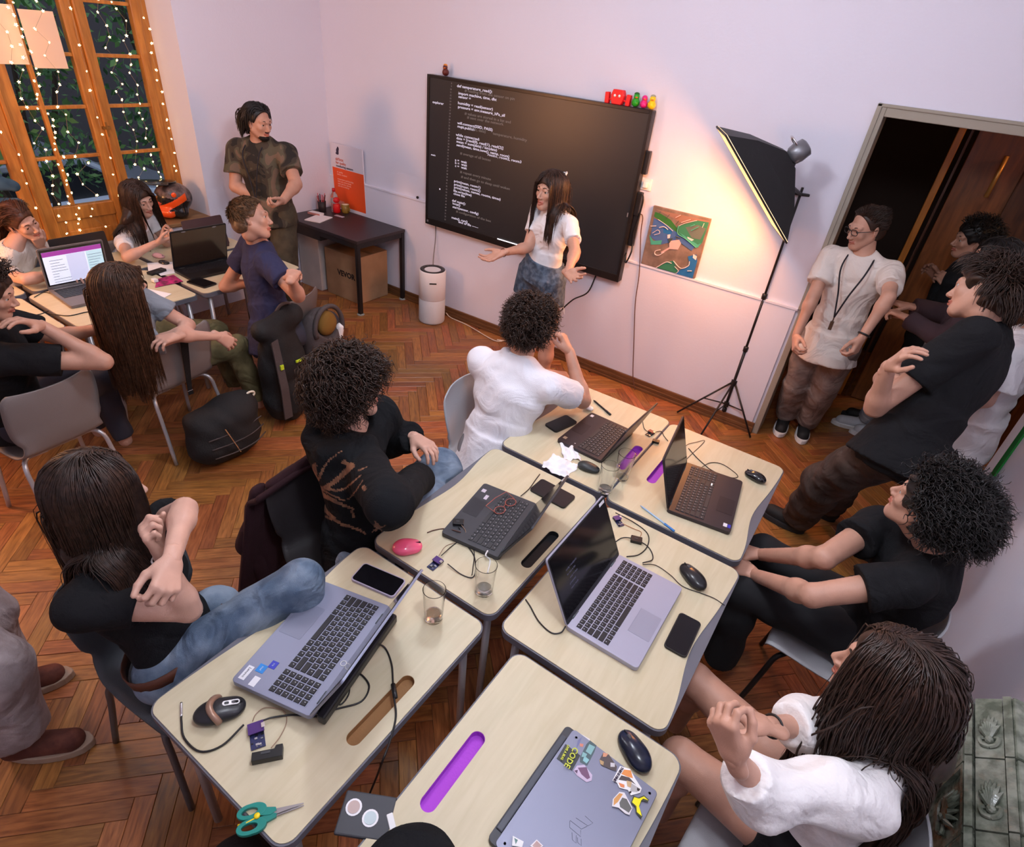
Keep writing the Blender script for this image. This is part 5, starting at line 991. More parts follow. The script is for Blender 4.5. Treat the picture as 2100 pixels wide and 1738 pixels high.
def line(u, v, s_, m_=None, sz=.0245): x_, z_ = tvp(u, v); text('code_line', s_, sz, m_ or CW, t, mtx((x_, -.0052, z_), RX @ np.diag([1.28, 1, 1])), align='LEFT', bold=.0002)
for u, v, s_, k in ((937, 176, 'def temperature_read():', 0), (945, 184, '    # reading from the sensor on pin', 1), (940, 191, 'import machine, time, dht', 0), (940, 198, 'sensor =', 0), (939, 211, 'humidity = read(sensor)', 0), (939, 219, 'pressure = env.measure_hPa_all', 0), (945, 231, '    # values are stored in a list and', 1), (950, 239, '    # sent over the network', 1),
    (938, 252, 'wifi.connect(SSID, PASS)', 0), (938, 259, 'mqtt.publish', 0), (955, 262, '   (topic, data)       temperature, humidity', 1), (935, 276, 'while connected:', 0), (936, 283, 'data = [read(0), read(1), read(2)]', 0), (936, 290, 'mean = sum(data) / len(data)', 0), (936, 297, 'send(mean, time.now(), name, room)', 0), (1000, 317, 'room1, room2, room3', 0),
    (938, 313, '   # average of all boxes', 1), (933, 328, 'a =  wait', 0), (933, 334, 'b =  wait', 0), (933, 340, 'c =  wait', 0), (938, 351, '   # repeat every minute', 1), (940, 361, '   # and then go to sleep until woken', 1), (931, 371, 'print(mean, room1)', 0), (931, 378, 'print(mean, room2)', 0), (931, 384, 'print(values, names, rooms, times)', 0), (930, 391, 'file.write(line)', 0), (930, 397, 'close file', 0),
    (927, 411, 'def main():', 0), (928, 417, 'loop()', 0), (928, 424, 'start(sensor, config)', 0), (930, 432, '   # configuration of the box', 1), (926, 446, 'main(), run()', 0), (940, 455, 'end of file ------', 0)):
    line(u, v, s_, CG_ if k else CW, .0275)
for i in range(46):
    a = i / 45; u = 931 + (918 - 931) * a; v = 172 + (452 - 172) * a; x_, z_ = tvp(u, v); text('line_number', str(i + 8), .017, CL, t, mtx((x_ - .02, -.0052, z_), RX), align='RIGHT')
line(887, 209, 'explorer', CW, .026); line(884, 317, 'main', CW, .02)
MB().box((*[tvp(902, 388)[0]], -.0052, tvp(902, 388)[1]), (.012, .001, .012)).obj('cursor', CW, t)
a_, b_ = tvp(1022, 479), tvp(1063, 491); MB().b(a_[0], b_[0] + .02, -.0150, -.0142, .052, .060).obj('light_bar', mat('bright_bar', (.8, .8, .9), .5, emit=(.95, .95, 1), estr=1.6), t)
MB().box((-w / 2 + .03, -.0145, .03), (.018, .001, .018)).box((w / 2 - .03, -.0145, .5), (.008, .001, .03)).obj('button', mat('grey_mark', (.2, .2, .22), .4), t)
for nm, z0, z1, dx in (('power_adapter', .78, .93, .012), ('power_adapter', .50, .66, .016)): MB().b(w / 2, w / 2 + dx + .02, .01, .05, z0, z1).obj(nm, BLACKP, t, bevel=.004)
o = MB().tube(smoothpts([(w / 2 + .02, .03, .66), (w / 2 + .05, .02, .62), (w / 2 + .045, .02, .5), (w / 2 + .03, .02, .38), (w / 2 + .04, .02, .3), (w / 2 + .05, 0, .24), (w / 2 + .025, 0, .16), (w / 2, .03, .22)], 6), .006, 6).obj('cord', BLACKP, t, smooth=True)
MB().b(w / 2 + .0, w / 2 + .045, .02, .05, .28, .52).obj('power_strip', BLACKP, t, bevel=.006)
# toys on top of the TV
def duck(label, u, v, m, beak, s=1.0, hat=None):
    p = Yp(u, v, TY + .02); t = thing('toy_duck', label, 'toy', (p[0], TY + .025, TZ1), group='rubber ducks on the screen'); V, F = volume([(elli((0, 0, .025), (.024, .030, .023)), .01), (elli((0, -.012, .056), (.017, .017, .017)), .008), (cone((0, .02, .03), (0, .036, .042), .012, .004), .01)], .003)
    npobj('body', V, F, m, None).parent = t; MB().ell((0, -.030, .052), (.008, .008, .004), n=8, m=5).obj('beak', beak, t, smooth=True)
    if hat: MB().ell((0, -.008, .068), (.016, .016, .010), n=10, m=6).obj('hat', hat, t, smooth=True)
    t.rotation_euler = (0, 0, .4); t.scale = (s * 1.1,) * 3
OR_ = mat('orange_beak', (.8, .2, .01), .4)
duck('small orange duck in brown clothes on the left end of the big screen', 913, 152, mat('duck_brown', (.12, .02, .015), .35), OR_, 1.0, mat('duck_orange', (.75, .28, .03), .35))
duck('green rubber duck on top of the big screen', 1302, 215, mat('duck_green', (.02, .35, .02), .35), OR_, 1.05, mat('duck_darkgreen', (.01, .12, .01), .4))
duck('magenta rubber duck between the green and the yellow one', 1319, 217, mat('duck_pink', (.75, .02, .22), .35), OR_, 1.0)
duck('yellow rubber duck at the right corner of the big screen', 1335, 219, mat('duck_yellow', (.85, .62, .01), .35), OR_, 1.05, mat('duck_hat_grey', (.4, .38, .25), .5))
p = Yp(1266, 208, TY + .02); t = thing('toy_crab', 'bright red toy with two claws on top of the big screen', 'toy', (p[0], TY + .025, TZ1 + .0))
RT = mat('red_toy', (.85, .008, .012), .4, emit=(1, 0, 0), estr=0); MB().prism([(-.045, .028), (-.034, .0), (.034, .0), (.045, .028), (.048, .055), (.036, .088), (-.036, .088), (-.048, .055)], -.022, .022, T=lambda q: V3(q[0], q[2], q[1])).obj('body', RT, t, bevel=.004)
for s_ in (-1, 1): MB().prism([(s_ * .062, 0), (s_ * .092, 0), (s_ * .096, .065), (s_ * .066, .068)][::s_], -.015, .015, T=lambda q: V3(q[0], q[2], q[1])).obj('claw', RT, t, bevel=.003); MB().tube([(s_ * .04, 0, .03), (s_ * .07, 0, .02)], .006).obj('arm', RT, t); MB().ell((s_ * .017, -.023, .052), .009, n=10, m=6).obj('eye', WHITEP, t, smooth=True)
# cables at the wall
cable([Yp(893, 458, 4.18), Yp(893, 490, 4.16), Yp(889, 530, 4.12), Yp(888, 552, 4.02), Yp(887, 560, 4.02)], .004, mat('grey_cord', (.2, .18, .18), .6), 'thin dark cable hanging from the screen to the air purifier')
cable([Yp(1222, 566, 4.17), Yp(1205, 600, 4.14), Yp(1175, 615, 4.1), Yp(1150, 638, 4.05), Yp(1135, 660, 4.0), Zp(1120, 730, .01)], .006, BLACKP, 'black cable running from the bottom of the screen to the floor')
cable([Yp(1310, 438, 4.16), Yp(1318, 445, 4.16), Yp(1314, 480, 4.18), Yp(1311, 560, 4.172), Yp(1303, 620, 4.172), Yp(1300, 700, 4.172), Yp(1298, 770, 4.16), Zp(1302, 800, .01)], .0035, mat('brown_cord', (.1, .04, .03), .6), 'thin brown wire hanging down the wall right of the screen')
cable([Zp(915, 642, .04), Zp(925, 652, .008), Zp(960, 668, .008), Zp(1010, 697, .008), Zp(1030, 700, .008), Zp(1020, 697, .008), Zp(1050, 702, .008)], .005, mat('cream_cord', (.7, .6, .5), .5), 'cream power cord on the floor by the air purifier')
t = thing('wall_socket', 'white wall socket with a plug right of the screen', 'socket', Yp(1326, 378, 4.2)); MB().b(-.04, .04, -.012, 0, -.04, .04).obj('plate', WHITEP, t, bevel=.004); MB().b(-.015, .02, -.04, -.012, -.02, .02).obj('plug', WHITEP, t, bevel=.006)
t = MB().lathe([(.012, 0), (.012, .01), (0, .012)], (0, 0, 0), 12, rotx(math.pi / 2)).obj('wall_hook', BLACKP, label='small black knob on the wall left of the screen', cat='hook'); t.location = Yp(857, 405, 4.183)
# ---- air purifier
c = Zp(885, 640, 0); cx_, cy_ = -3.38, 3.965
t = thing('air_purifier', 'white cylindrical air purifier standing below the screen', 'air purifier', (cx_, cy_, 0)); 
MB().lathe([(.10, 0), (.118, .006), (.122, .02), (.122, .23), (.120, .232)], (0, 0, 0), 48).obj('intake_shell', mat('dotted_white', (.62, .63, .66), .5, bump=.8, bscale=260), t, smooth=True)
MB().lathe([(.120, .232), (.122, .234), (.122, .49), (.115, .50), (.104, .498)], (0, 0, 0), 48).obj('upper_shell', mat('satin_white', (.74, .74, .77), .4), t, smooth=True)
MB().lathe([(.113, .497), (.112, .504), (.075, .500), (.06, .47), (.05, .46), (0, .458)], (0, 0, 0), 40).obj('grille', BLACKP, t, smooth=True); MB().lathe([(.052, .462), (.05, .492), (.044, .495), (.034, .49), (0, .49)], (0, 0, 0), 30).obj('dial', mat('grey_dial', (.35, .33, .35), .3), t, smooth=True)
MB().b(-.032, .032, -.124, -.119, .40, .413).obj('slot', BLACKP, t, bevel=.003)
for i in range(16): a = 6.283 * i / 16; MB().tube([(.056 * math.cos(a), .056 * math.sin(a), .474), (.10 * math.cos(a + .25), .10 * math.sin(a + .25), .504)], .0025, 5).obj('fin', mat('dark_grey', (.05, .05, .05), .4), t)
t.rotation_euler = (0, 0, .75)
# ---- abstract painting standing on the rail
PX0, PX1, PZ0, PZ1 = -1.53, -1.11, 1.004, 1.425
t = thing('painting', 'small unframed abstract painting in blue, green and brown on the rail', 'painting', ((PX0 + PX1) / 2, 4.175, PZ0)); MB().b(-.21, .21, 0, .022, 0, .42).obj('canvas', mat('canvas_brown', (.16, .115, .09), .8, col2=(.24, .17, .14), vscale=14), t, bevel=.002)
cols = dict(b=(.06, .13, .32), B=(.015, .14, .38), g=(.035, .20, .11), t=(.06, .35, .25), d=(.05, .07, .06), G=(.03, .16, .03), w=(.72, .62, .62), p=(.7, .42, .40), s=(.12, .15, .13), r=(.28, .15, .11))
def pp(u, v):   # crop pixels of the painting -> local canvas coordinates
    q = Yp(1280 + u * 200 / 1580, 380 + v * 220 / 1738, 4.18); return (min(.208, max(-.208, q[0] - (PX0 + PX1) / 2)), min(.418, max(.002, q[2] - PZ0)))
lay = .0006; k_ = [0]
def poly(c, *pts):
    k_[0] += 1; z_ = .0004 * k_[0]; P = [pp(*q) for q in pts]; a = sum(P[i - 1][0] * P[i][1] - P[i][0] * P[i - 1][1] for i in range(len(P)))
    if a < 0: P = P[::-1]
    plate('brushwork', [P], .0006, mat('paint_' + c, cols[c], .6), t).matrix_local = mtx((0, -.0004 - z_, 0), RX)
def stroke(c, wd_, *pts):
    k_[0] += 1; z_ = .0004 * k_[0]; o = MB().tube([(pp(*q)[0], -.0006 - z_, pp(*q)[1]) for q in smoothpts([(x_, y_, 0) for x_, y_ in pts], 4) for q in [q[:2]]], wd_, 5).obj('brush_line', mat('paint_' + c, cols[c], .6), t)
poly('r', (520, 390), (1390, 585), (1340, 700), (900, 600), (780, 520))
poly('G', (510, 430), (600, 460), (760, 560), (870, 700), (900, 860), (760, 700), (490, 500)); poly('b', (490, 530), (700, 640), (880, 780), (840, 900), (600, 960), (430, 830)); poly('B', (640, 700), (790, 740), (760, 800), (640, 770))
poly('t', (415, 800), (480, 900), (620, 890), (600, 960), (440, 960)); poly('g', (880, 660), (1190, 570), (1380, 600), (1270, 930), (1190, 1010), (890, 790)); poly('s', (1000, 680), (1200, 640), (1330, 700), (1240, 880), (1100, 850))
poly('b', (850, 780), (1150, 990), (1100, 1060), (880, 900)); poly('B', (1040, 1150), (1180, 1120), (1190, 1230), (1110, 1520), (830, 1430), (980, 1330), (1070, 1300)); poly('g', (540, 1330), (700, 1240), (800, 1220), (880, 1380), (850, 1420)); poly('t', (900, 760), (1200, 960), (1260, 930), (1200, 1010), (1120, 980))
poly('p', (740, 900), (900, 880), (930, 940), (880, 1040), (740, 1030), (620, 1100), (600, 1080), (740, 1000)); poly('w', (1030, 830), (1140, 880), (1100, 900), (1040, 860)); poly('w', (710, 800), (760, 790), (750, 850), (710, 860)); poly('d', (720, 870), (800, 850), (740, 940)); poly('w', (1130, 1110), (1190, 1150), (1170, 1210), (1120, 1170))
for c_, w_, *pts in (('w', .002, (560, 550), (690, 640), (800, 740)), ('w', .003, (440, 660), (530, 655)), ('w', .003, (580, 680), (660, 670), (720, 715)), ('w', .002, (900, 655), (1000, 610), (1190, 568)), ('t', .003, (890, 650), (880, 780), (1000, 860), (1180, 1010)), ('w', .003, (600, 1040), (520, 1060), (510, 1110), (570, 1130), (660, 1080)), ('w', .003, (530, 1330), (690, 1240), (780, 1260)), ('w', .003, (810, 1220), (930, 1340), (1050, 1300), (1070, 1230)), ('w', .002, (830, 1310), (890, 1380), (840, 1430)), ('w', .002, (470, 770), (560, 720), (590, 770), (500, 800)),
    ('d', .002, (690, 540), (750, 470)), ('d', .002, (850, 630), (900, 570)), ('d', .002, (580, 450), (610, 420)), ('p', .003, (940, 600), (1090, 550)), ('p', .003, (850, 520), (930, 480)), ('w', .002, (1280, 680), (1310, 610)), ('d', .003, (850, 820), (930, 850)), ('w', .003, (1040, 1380), (1110, 1380)), ('t', .003, (1090, 660), (1160, 635)), ('t', .003, (1100, 730), (1220, 670))): stroke(c_, w_, *pts)
# ---- softboxes: photo lamps whose fabric front gives the warm light
def softbox(label, face_c, hub, base, W=.50, Hh=.66, up=(0, 0, 1), power=20, col=(1, .36, .10), feet=None, estr=6):
    t = thing('softbox_lamp', label, 'lamp', (base[0], base[1], 0)); off = V3(base[0], base[1], 0); n = _n(face_c - hub); r = _n(np.cross(n, up)); u = np.cross(r, n)
    F_ = [face_c + r * sx * W / 2 + u * sy * Hh / 2 for sx, sy in ((-1, -1), (1, -1), (1, 1), (-1, 1))]; B_ = [hub + r * sx * .055 + u * sy * .055 for sx, sy in ((-1, -1), (1, -1), (1, 1), (-1, 1))]
    Mid = [F_[i] * .45 + B_[i] * .55 + _n(F_[i] * .5 + B_[i] * .5 - (face_c + hub) / 2) * .03 for i in range(4)]
    m = MB(); m.add([p - off for p in F_ + Mid + B_], [(i, (i + 1) % 4, 4 + (i + 1) % 4, 4 + i) for i in range(4)] + [(4 + i, 4 + (i + 1) % 4, 8 + (i + 1) % 4, 8 + i) for i in range(4)] + [(8, 9, 10, 11)])
    o = m.obj('softbox_cloth', mat('softbox_black', (.012, .011, .012), .6, bump=.3, bscale=60), t); sd = o.modifiers.new('s', 'SOLIDIFY'); sd.thickness = .004
    E = mat('softbox_front', (.9, .85, .7), .6, emit=(1, .60, .20), estr=estr); g = MB(); q = [p + n * .008 - off for p in F_]; q2 = [p - n * .004 - off for p in F_]; g.add(q + q2, [(0, 1, 2, 3), (7, 6, 5, 4)] + [(i, (i + 1) % 4, 4 + (i + 1) % 4, 4 + i) for i in range(4)]); g.obj('diffuser', E, t)
    rim = MB(); 
    for i in range(4): rim.tube([F_[i] + n * .004 - off, F_[(i + 1) % 4] + n * .004 - off], .006, 6)
    rim.obj('edge_binding', mat('softbox_black', ()), t)
    m = MB(); m.lathe([(.03, -.06), (.05, -.05), (.055, 0), (.05, .03), (.03, .05)], hub - n * .05 - off, 18, np.stack([r, u, n], 1)); m.obj('lamp_socket', mat('grey_metal', (.22, .22, .24), .35, .6), t, smooth=True)
    top = V3(base[0], base[1], hub[2] - .22) if len(base) < 3 else V3(*base); pole_top = hub - n * .06
    ring_ = [pole_top + u * .06 + (r * math.cos(a) + u * math.sin(a)) * .035 - off for a in np.linspace(0, 6.283, 14, False)]; MB().tube(ring_, .006, 6, closed=True).obj('handle', CHROME, t, smooth=True)
    MB().tube([pole_top - off, hub - n * .03 - UP * .14 - off, V3(0, 0, hub[2] - .22)], .012, 8).obj('bracket', BLACKM, t, smooth=True); MB().tube([V3(0, 0, hub[2] - .22) - V3(.05, .02, 0), V3(0, 0, hub[2] - .22) + V3(.05, .02, 0)], .009, 8).obj('clamp_knob', BLACKP, t)
    zs = [(.10, .013), (.62, .011), (1.02, .009), (hub[2] - .18, .008)]; prev = .07
    for z_, r_ in zs: MB().tube([(0, 0, prev), (0, 0, z_)], r_, 10).obj('pole', BLACKM, t, smooth=True); MB().lathe([(.018, z_ - .02), (.018, z_ + .015), (.01, z_ + .02)], (0, 0, 0), 12).obj('collar', BLACKP, t, smooth=True) if z_ < hub[2] - .3 else None; prev = z_
    for f_ in feet:
        d = V3(f_[0] - base[0], f_[1] - base[1], 0); MB().tube([V3(0, 0, .34) + d * .03, d + V3(0, 0, .01)], .007, 8).obj('leg', BLACKM, t, smooth=True); MB().tube([V3(0, 0, .15), d * .52 + V3(0, 0, .17)], .005, 6).obj('brace', BLACKM, t, smooth=True)
    MB().lathe([(.022, .32), (.022, .36)], (0, 0, 0), 12).obj('tripod_collar', BLACKP, t); MB().lathe([(.02, .13), (.02, .17)], (0, 0, 0), 12).obj('tripod_collar', BLACKP, t)
    l = bpy.data.lights.new('softbox_bulb', 'AREA'); l.shape = 'RECTANGLE'; l.size = W * .92; l.size_y = Hh * .92; l.energy = power; l.color = col; lo = bpy.data.objects.new('softbox_bulb', l); COL.objects.link(lo)
    Mx = mtx(face_c + n * .02, np.stack([r, u, -n], 1) if np.linalg.det(np.stack([r, u, -n], 1)) > 0 else np.stack([-r, u, -n], 1)); lo.matrix_world = Mx
    return t
hub = Yp(1618, 325, 3.865); fc = (Yp(1476, 264, 3.60) + Yp(1566, 502, 3.60)) / 2 + V3(0, .20, 0)
softbox('black softbox lamp on a tripod between the painting and the doorway', fc, hub, Zp(1478, 862, 0)[:2] * 1.0, W=.42, Hh=.70, power=32, feet=[Zp(1388, 848, 0), Zp(1430, 905, 0), Zp(1538, 900, 0)], estr=1.25)
softbox('black softbox lamp standing near the windows outside the picture', V3(-4.52, .02, 1.62), V3(-4.70, -.36, 1.74), (-4.70, -.38), W=.5, Hh=.7, power=46, col=(1, .42, .17), feet=[(-4.9, -.75), (-4.35, -.55), (-4.75, .0)], estr=7)
# ---- tiled stove, lower right
SX, SY, SZ = .665, 1.60, .925
TILE = mat('stove_glaze', (.10, .115, .085), .22, col2=(.22, .235, .185), vscale=26, bump=1.0, bscale=38, coat=.3); GROUT = mat('stove_joint', (.05, .05, .045), .8)
t = thing('tile_stove', 'low grey-green tiled stove with relief tiles at the right front', 'stove', (.78, .5, 0)); ox, oy = .78, .5
MB().b(SX + .012 - ox, XR - .003 - ox, -.6 - oy, SY - .012 - oy, 0, SZ - .01).obj('core', GROUT, t)
r = random.Random(3)
def relief(mb, c, a, b, n):   # palmette relief: a = long axis, b = short axis, n = outward
    for i in range(7):
        q = math.radians(-66 + 22 * i); e = c + (a * math.cos(q) + b * math.sin(q)); m_ = c * .6 + e * .4; mb.tube([c - a * .5 + n * .004, (c - a * .5) * .4 + e * .6 + n * .010, e + n * .003], [.004, .008, .002], 5)
    for s_ in (-1, 1): mb.tube(smoothpts([c - a * .9 + n * .004, c - a * .8 + b * s_ * .6 + n * .006, c - a * .45 + b * s_ * .8 + n * .006, c - a * .4 + b * s_ * .45 + n * .004], 3), .005, 5)
    mb.ell(c - a * .5 + n * .004, .011, n=8, m=5)
yy = SY; i = 0
while yy > -.55:
    y1_, y0_ = yy, yy - .205; cy = (y0_ + y1_) / 2
    # cornice tile: 45 degree band; its relief; top ledge tile; then vertical face tiles in two rows
    a0, a1 = V3(SX - .01, 0, SZ - .03), V3(SX + .065, 0, SZ + .045); n45 = _n(V3(-1, 0, 1)); g = .0025; Cn = (a0 + a1) / 2
    mb = MB(); 
    for (p0, p1, th) in ((a0, a0 * .84 + a1 * .16, .012), (a0 * .80 + a1 * .20, a0 * .22 + a1 * .78, .004), (a0 * .18 + a1 * .82, a1, .012)):
        q = [V3(p[0] - ox, y_ - oy, p[2]) for p in (p0, p1) for y_ in (y0_ + g, y1_ - g)]; d = [x_ + n45 * th for x_ in q]; b_ = [x_ - n45 * .02 for x_ in q]; mb.add(b_ + d, [(0, 1, 5, 4), (1, 3, 7, 5), (3, 2, 6, 7), (2, 0, 4, 6), (4, 5, 7, 6)])
    relief(mb, V3(Cn[0] - ox, cy - oy - .02, Cn[2]) + n45 * .004, V3(0, .055, 0), _n(a1 - a0) * .026, n45); mb.obj('cornice_tile', TILE, t, smooth=False)
    MB().b(SX + .060 - ox, SX + .095 - ox, y0_ + g - oy, y1_ - g - oy, SZ + .030, SZ + .058).obj('ledge_tile', TILE, t, bevel=.006)
    mb = MB(); mb.b(SX + .100 - ox, XR - .005 - ox, y0_ + g - oy, y1_ - g - oy, SZ - .01, SZ + .035); relief(mb, V3(SX + .145 - ox, cy - oy, SZ + .035), V3(0, .06, 0), V3(.035, 0, 0), UP); mb.obj('top_tile', TILE, t)
    for z1_, z0_ in ((SZ - .045, SZ - .255), (SZ - .26, SZ - .47), (SZ - .475, SZ - .69)):
        mb = MB(); mb.b(SX - ox, SX + .012 - ox, y0_ + g - oy, y1_ - g - oy, z0_ + g, z1_ - g)
        for (ya, yb, za, zb) in ((y0_ + g, y1_ - g, z0_ + g, z0_ + .014), (y0_ + g, y1_ - g, z1_ - .014, z1_ - g), (y0_ + g, y0_ + .014, z0_ + .014, z1_ - .014), (y1_ - .014, y1_ - g, z0_ + .014, z1_ - .014)): mb.b(SX - .010 - ox, SX - ox, ya - oy, yb - oy, za, zb)
        relief(mb, V3(SX - ox, cy - oy, (z0_ + z1_) / 2 + .02), V3(0, 0, .06), V3(0, .06, 0), V3(-1, 0, 0)); mb.obj('face_tile', TILE, t)
    yy -= .205
# ================================================================ TABLE OBJECTS
SILV = mat('silver_blue_metal', (.25, .265, .36), .42, .35); SILV2 = mat('silver_metal', (.40, .40, .50), .42, .3); DGREY = mat('dark_grey_metal', (.05, .052, .06), .5, .2); BRNB = mat('brown_black_plastic', (.030, .022, .026), .35, .1); GREYL = mat('lid_grey_metal', (.23, .24, .32), .38, .45)
KEY = mat('key_black', (.014, .014, .018), .45); KEYG = mat('key_dark_grey', (.03, .032, .036), .5); GLY = mat('key_glyph', (.5, .5, .55), .6)
GLOSS = mat('screen_off', (.006, .006, .008), .12, spec=.6)
_km = {}
def keymesh(w, d, m):
    k = (round(w, 4), round(d, 4), m.name)
    if k not in _km:
        mb = MB(); a, b, t_ = w / 2, d / 2, .0012; mb.add([(-a, -b, 0), (a, -b, 0), (a, b, 0), (-a, b, 0), (-a + t_, -b + t_, .0022), (a - t_, -b + t_, .0022), (a - t_, b - t_, .0022), (-a + t_, b - t_, .0022)], [(4, 5, 6, 7), (0, 1, 5, 4), (1, 2, 6, 5), (2, 3, 7, 6), (3, 0, 4, 7)])
        if w < .022: mb.add([(-a * .35, b * .1, .0024), (-a * .1, b * .1, .0024), (-a * .1, b * .5, .0024), (-a * .35, b * .5, .0024)], [(0, 1, 2, 3)], 1)
        _km[k] = mb.mesh('key', [m, GLY])
    return _km[k]
def laptop(label, front, hinge, lidtop=None, lidlen=None, ang=None, z=TZ + .001, metal=SILV, well=None, key=KEY, numpad=True, pad=(.0, .11, .075), lidm=None, lift=.0, parts=True, th=.018, scr=GLOSS, far=False, group='open laptops', tilt=0, bez=BLACKP):
    """front, hinge = the two ends of the front edge and of the hinge edge on the table (as seen by the user: left, right)"""
    fl_, fr = front; hl, hr = hinge; x = _n((fr - fl_) + (hr - hl)); x[2] = 0; x = _n(x); y = V3(-x[1], x[0], 0); w = (np.linalg.norm(fr - fl_) + np.linalg.norm(hr - hl)) / 2; c = (fl_ + fr + hl + hr) / 4; d = abs(np.dot((hl + hr) / 2 - (fl_ + fr) / 2, y))
    R = np.stack([x, y, UP], 1) @ rotx(tilt); t = thing('laptop', label, 'laptop', V3(c[0], c[1], z + lift), R=R, group=group)
    plate('base', [rrect(w, d, .012, 4)], th - .003, metal, t, z=th / 2, bevel=.0015)
    kw = w - (.03 if numpad else .036); kd = d * .47; ky1 = d / 2 - .028 * (d / .26); ky0 = ky1 - kd
    plate('keyboard_deck', [rrect(kw, kd + .004, .004, 2, 0, (ky0 + ky1) / 2)], .0006, well or metal, t, z=th + .0004)
    plate('touchpad', [rrect(pad[1], pad[2], .004, 3, pad[0], -d / 2 + .008 + pad[2] / 2)], .0006, mat('pad_' + metal.name, tuple(metal.node_tree.nodes['Principled BSDF'].inputs[0].default_value[:3][i] * .85 for i in range(3)), .35, .3), t, z=th + .0004)
    rows = [[.8] * 14, [1] * 13 + [1.6], [1.5] + [1] * 12 + [1.1], [1.75] + [1] * 11 + [1.85], [2.2] + [1] * 10 + [2.4], [1.2, 1, 1, 1.1, 5.2, 1.1, 1, 1, 1, 1]]
    mainw = kw - (kw * .22 if numpad else 0); hrow = kd / 6; joint = MB()
    def put(cx_, cy_, kw_, kd_):
        if parts:
            o = bpy.data.objects.new('key', keymesh(kw_, kd_, key)); COL.objects.link(o); o.parent = t; o.location = (cx_, cy_, th + .0007)
        else: joint.box((cx_, cy_, th + .0016), (kw_, kd_, .002))
    for ri, row in enumerate(rows):
        tot = sum(row); x_ = -kw / 2; yc = ky1 - hrow * (ri + .5)
        for k in row: wk = mainw * k / tot; put(x_ + wk / 2, yc, wk - .0028, hrow - .0028); x_ += wk
        if numpad:
            for k in range(4): wk = kw * .205 / 4; put(kw / 2 - kw * .205 + wk * (k + .5), yc, wk - .0028, hrow - .0028)
    if not parts: joint.obj('keyboard', key, t, kind='stuff')
    # lid
    hp = V3(0, d / 2 - .004, th - .002)
    if lidtop is not None:
        Rw = np.array(R); hw = V3(c[0], c[1], z + lift) + Rw @ hp; q = Rp(lidtop[0], lidtop[1], hw, lidlen, far); dv = Rw.T @ (q - hw); ang = math.atan2(dv[2], dv[1])
    lidlen = lidlen or d; e = bpy.data.objects.new('lid', None); COL.objects.link(e)
    lo = plate('lid', [rrect(w, lidlen, .010, 4, 0, lidlen / 2)], .005, lidm or metal, None, z=-.003, bevel=.001); bpy.data.objects.remove(e); lo.parent = t; lo.matrix_local = mtx(hp, rotx(ang))
    plate('screen_bezel', [rrect(w - .003, lidlen - .004, .008, 3, 0, lidlen / 2)], .0008, bez, lo, z=.0012); sc = plate('screen', [rrect(w - .014, lidlen - .030, .002, 2, 0, lidlen / 2 + .006)], .0006, scr, lo, z=.0019)
    for s_ in (-1, 1): MB().tube([(s_ * w * .36 - .02, hp[1] + .002, th - .001), (s_ * w * .36 + .02, hp[1] + .002, th - .001)], .0055, 10).obj('hinge', mat('hinge_' + metal.name, (.12, .14, .15), .4, .5), t, smooth=True)
    t['w'] = w; t['d'] = d; return t, lo, w, d, th, lidlen
def Z4(z, *p): return [Zp(u, v, z) for u, v in p]
# silver laptop (near left): user on the left side (-x); user's left hand is the far end
a, b, c, d = Z4(TZ + .045, (655, 1187), (473, 1395), (637, 1467), (803, 1245))
t, lo, w, dd, th, ll = laptop('silver-blue laptop with number pad and white label stickers on the near left table', (a, b), (d, c), ang=math.radians(61), lidlen=.27, lift=.022, metal=SILV, pad=(-.045, .125, .08), tilt=.045)
LA = t
for (x_, y_, w_, h_, m_, s_) in ((w / 2 - .035, -dd / 2 + .022, .045, .020, mat('white_label', (.75, .75, .8), .5), 'Lenovo'), (w / 2 - .062, -dd / 2 + .052, .026, .026, mat('cyan_sticker', (.02, .22, .62), .4), 'intel'), (w / 2 - .085, -dd / 2 + .075, .024, .022, mat('blue_sticker', (.03, .04, .42), .4), 'iris'), (w / 2 - .022, -dd / 2 + .062, .030, .020, mat('white_label', ()), '')):
    MB().b(x_ - w_ / 2, x_ + w_ / 2, y_ - h_ / 2, y_ + h_ / 2, th, th + .0012).obj('sticker', m_, t)
    if s_: text('lettering', s_, .011 if s_ == 'Lenovo' else .008, mat('sticker_ink', (.08, .08, .1), .6) if s_ == 'Lenovo' else mat('sticker_pale', (.6, .7, .8), .6), t, mtx((x_, y_, th + .0014)))
mb = MB(); mb.tube([(.0 + .0085 * math.cos(a_), .0, .0 + .0085 * math.sin(a_)) for a_ in np.linspace(0, 6.283, 16, False)], .0012, 5, closed=True); o = mb.obj('power_button_ring', WHITEP, t); o.location = (w * .08, dd / 2 - .013, th + .001); o.rotation_euler = (math.pi / 2, 0, 0)
st_ = thing('laptop_stand', 'black wedge-shaped cooling stand under the silver-blue laptop', 'stand', V3(*[(np.array(t.matrix_world.translation)[i]) for i in (0, 1)], TZ), R=np.array(t.matrix_world.to_3x3()) @ rotx(-.045))
MB().add([(-.17, -.02, 0), (.17, -.02, 0), (.17, dd / 2 + .030, 0), (-.17, dd / 2 + .030, 0), (-.17, -.02, .012), (.17, -.02, .012), (.17, dd / 2 + .030, .022), (-.17, dd / 2 + .030, .022)], [(0, 3, 2, 1), (4, 5, 6, 7), (0, 1, 5, 4), (1, 2, 6, 5), (2, 3, 7, 6), (3, 0, 4, 7)]).obj('wedge', BLACKP, st_, bevel=.003)
MB().b(-.19, .19, dd / 2 + .008, dd / 2 + .034, .004, .040).obj('rear_bar', BLACKP, st_, bevel=.006)
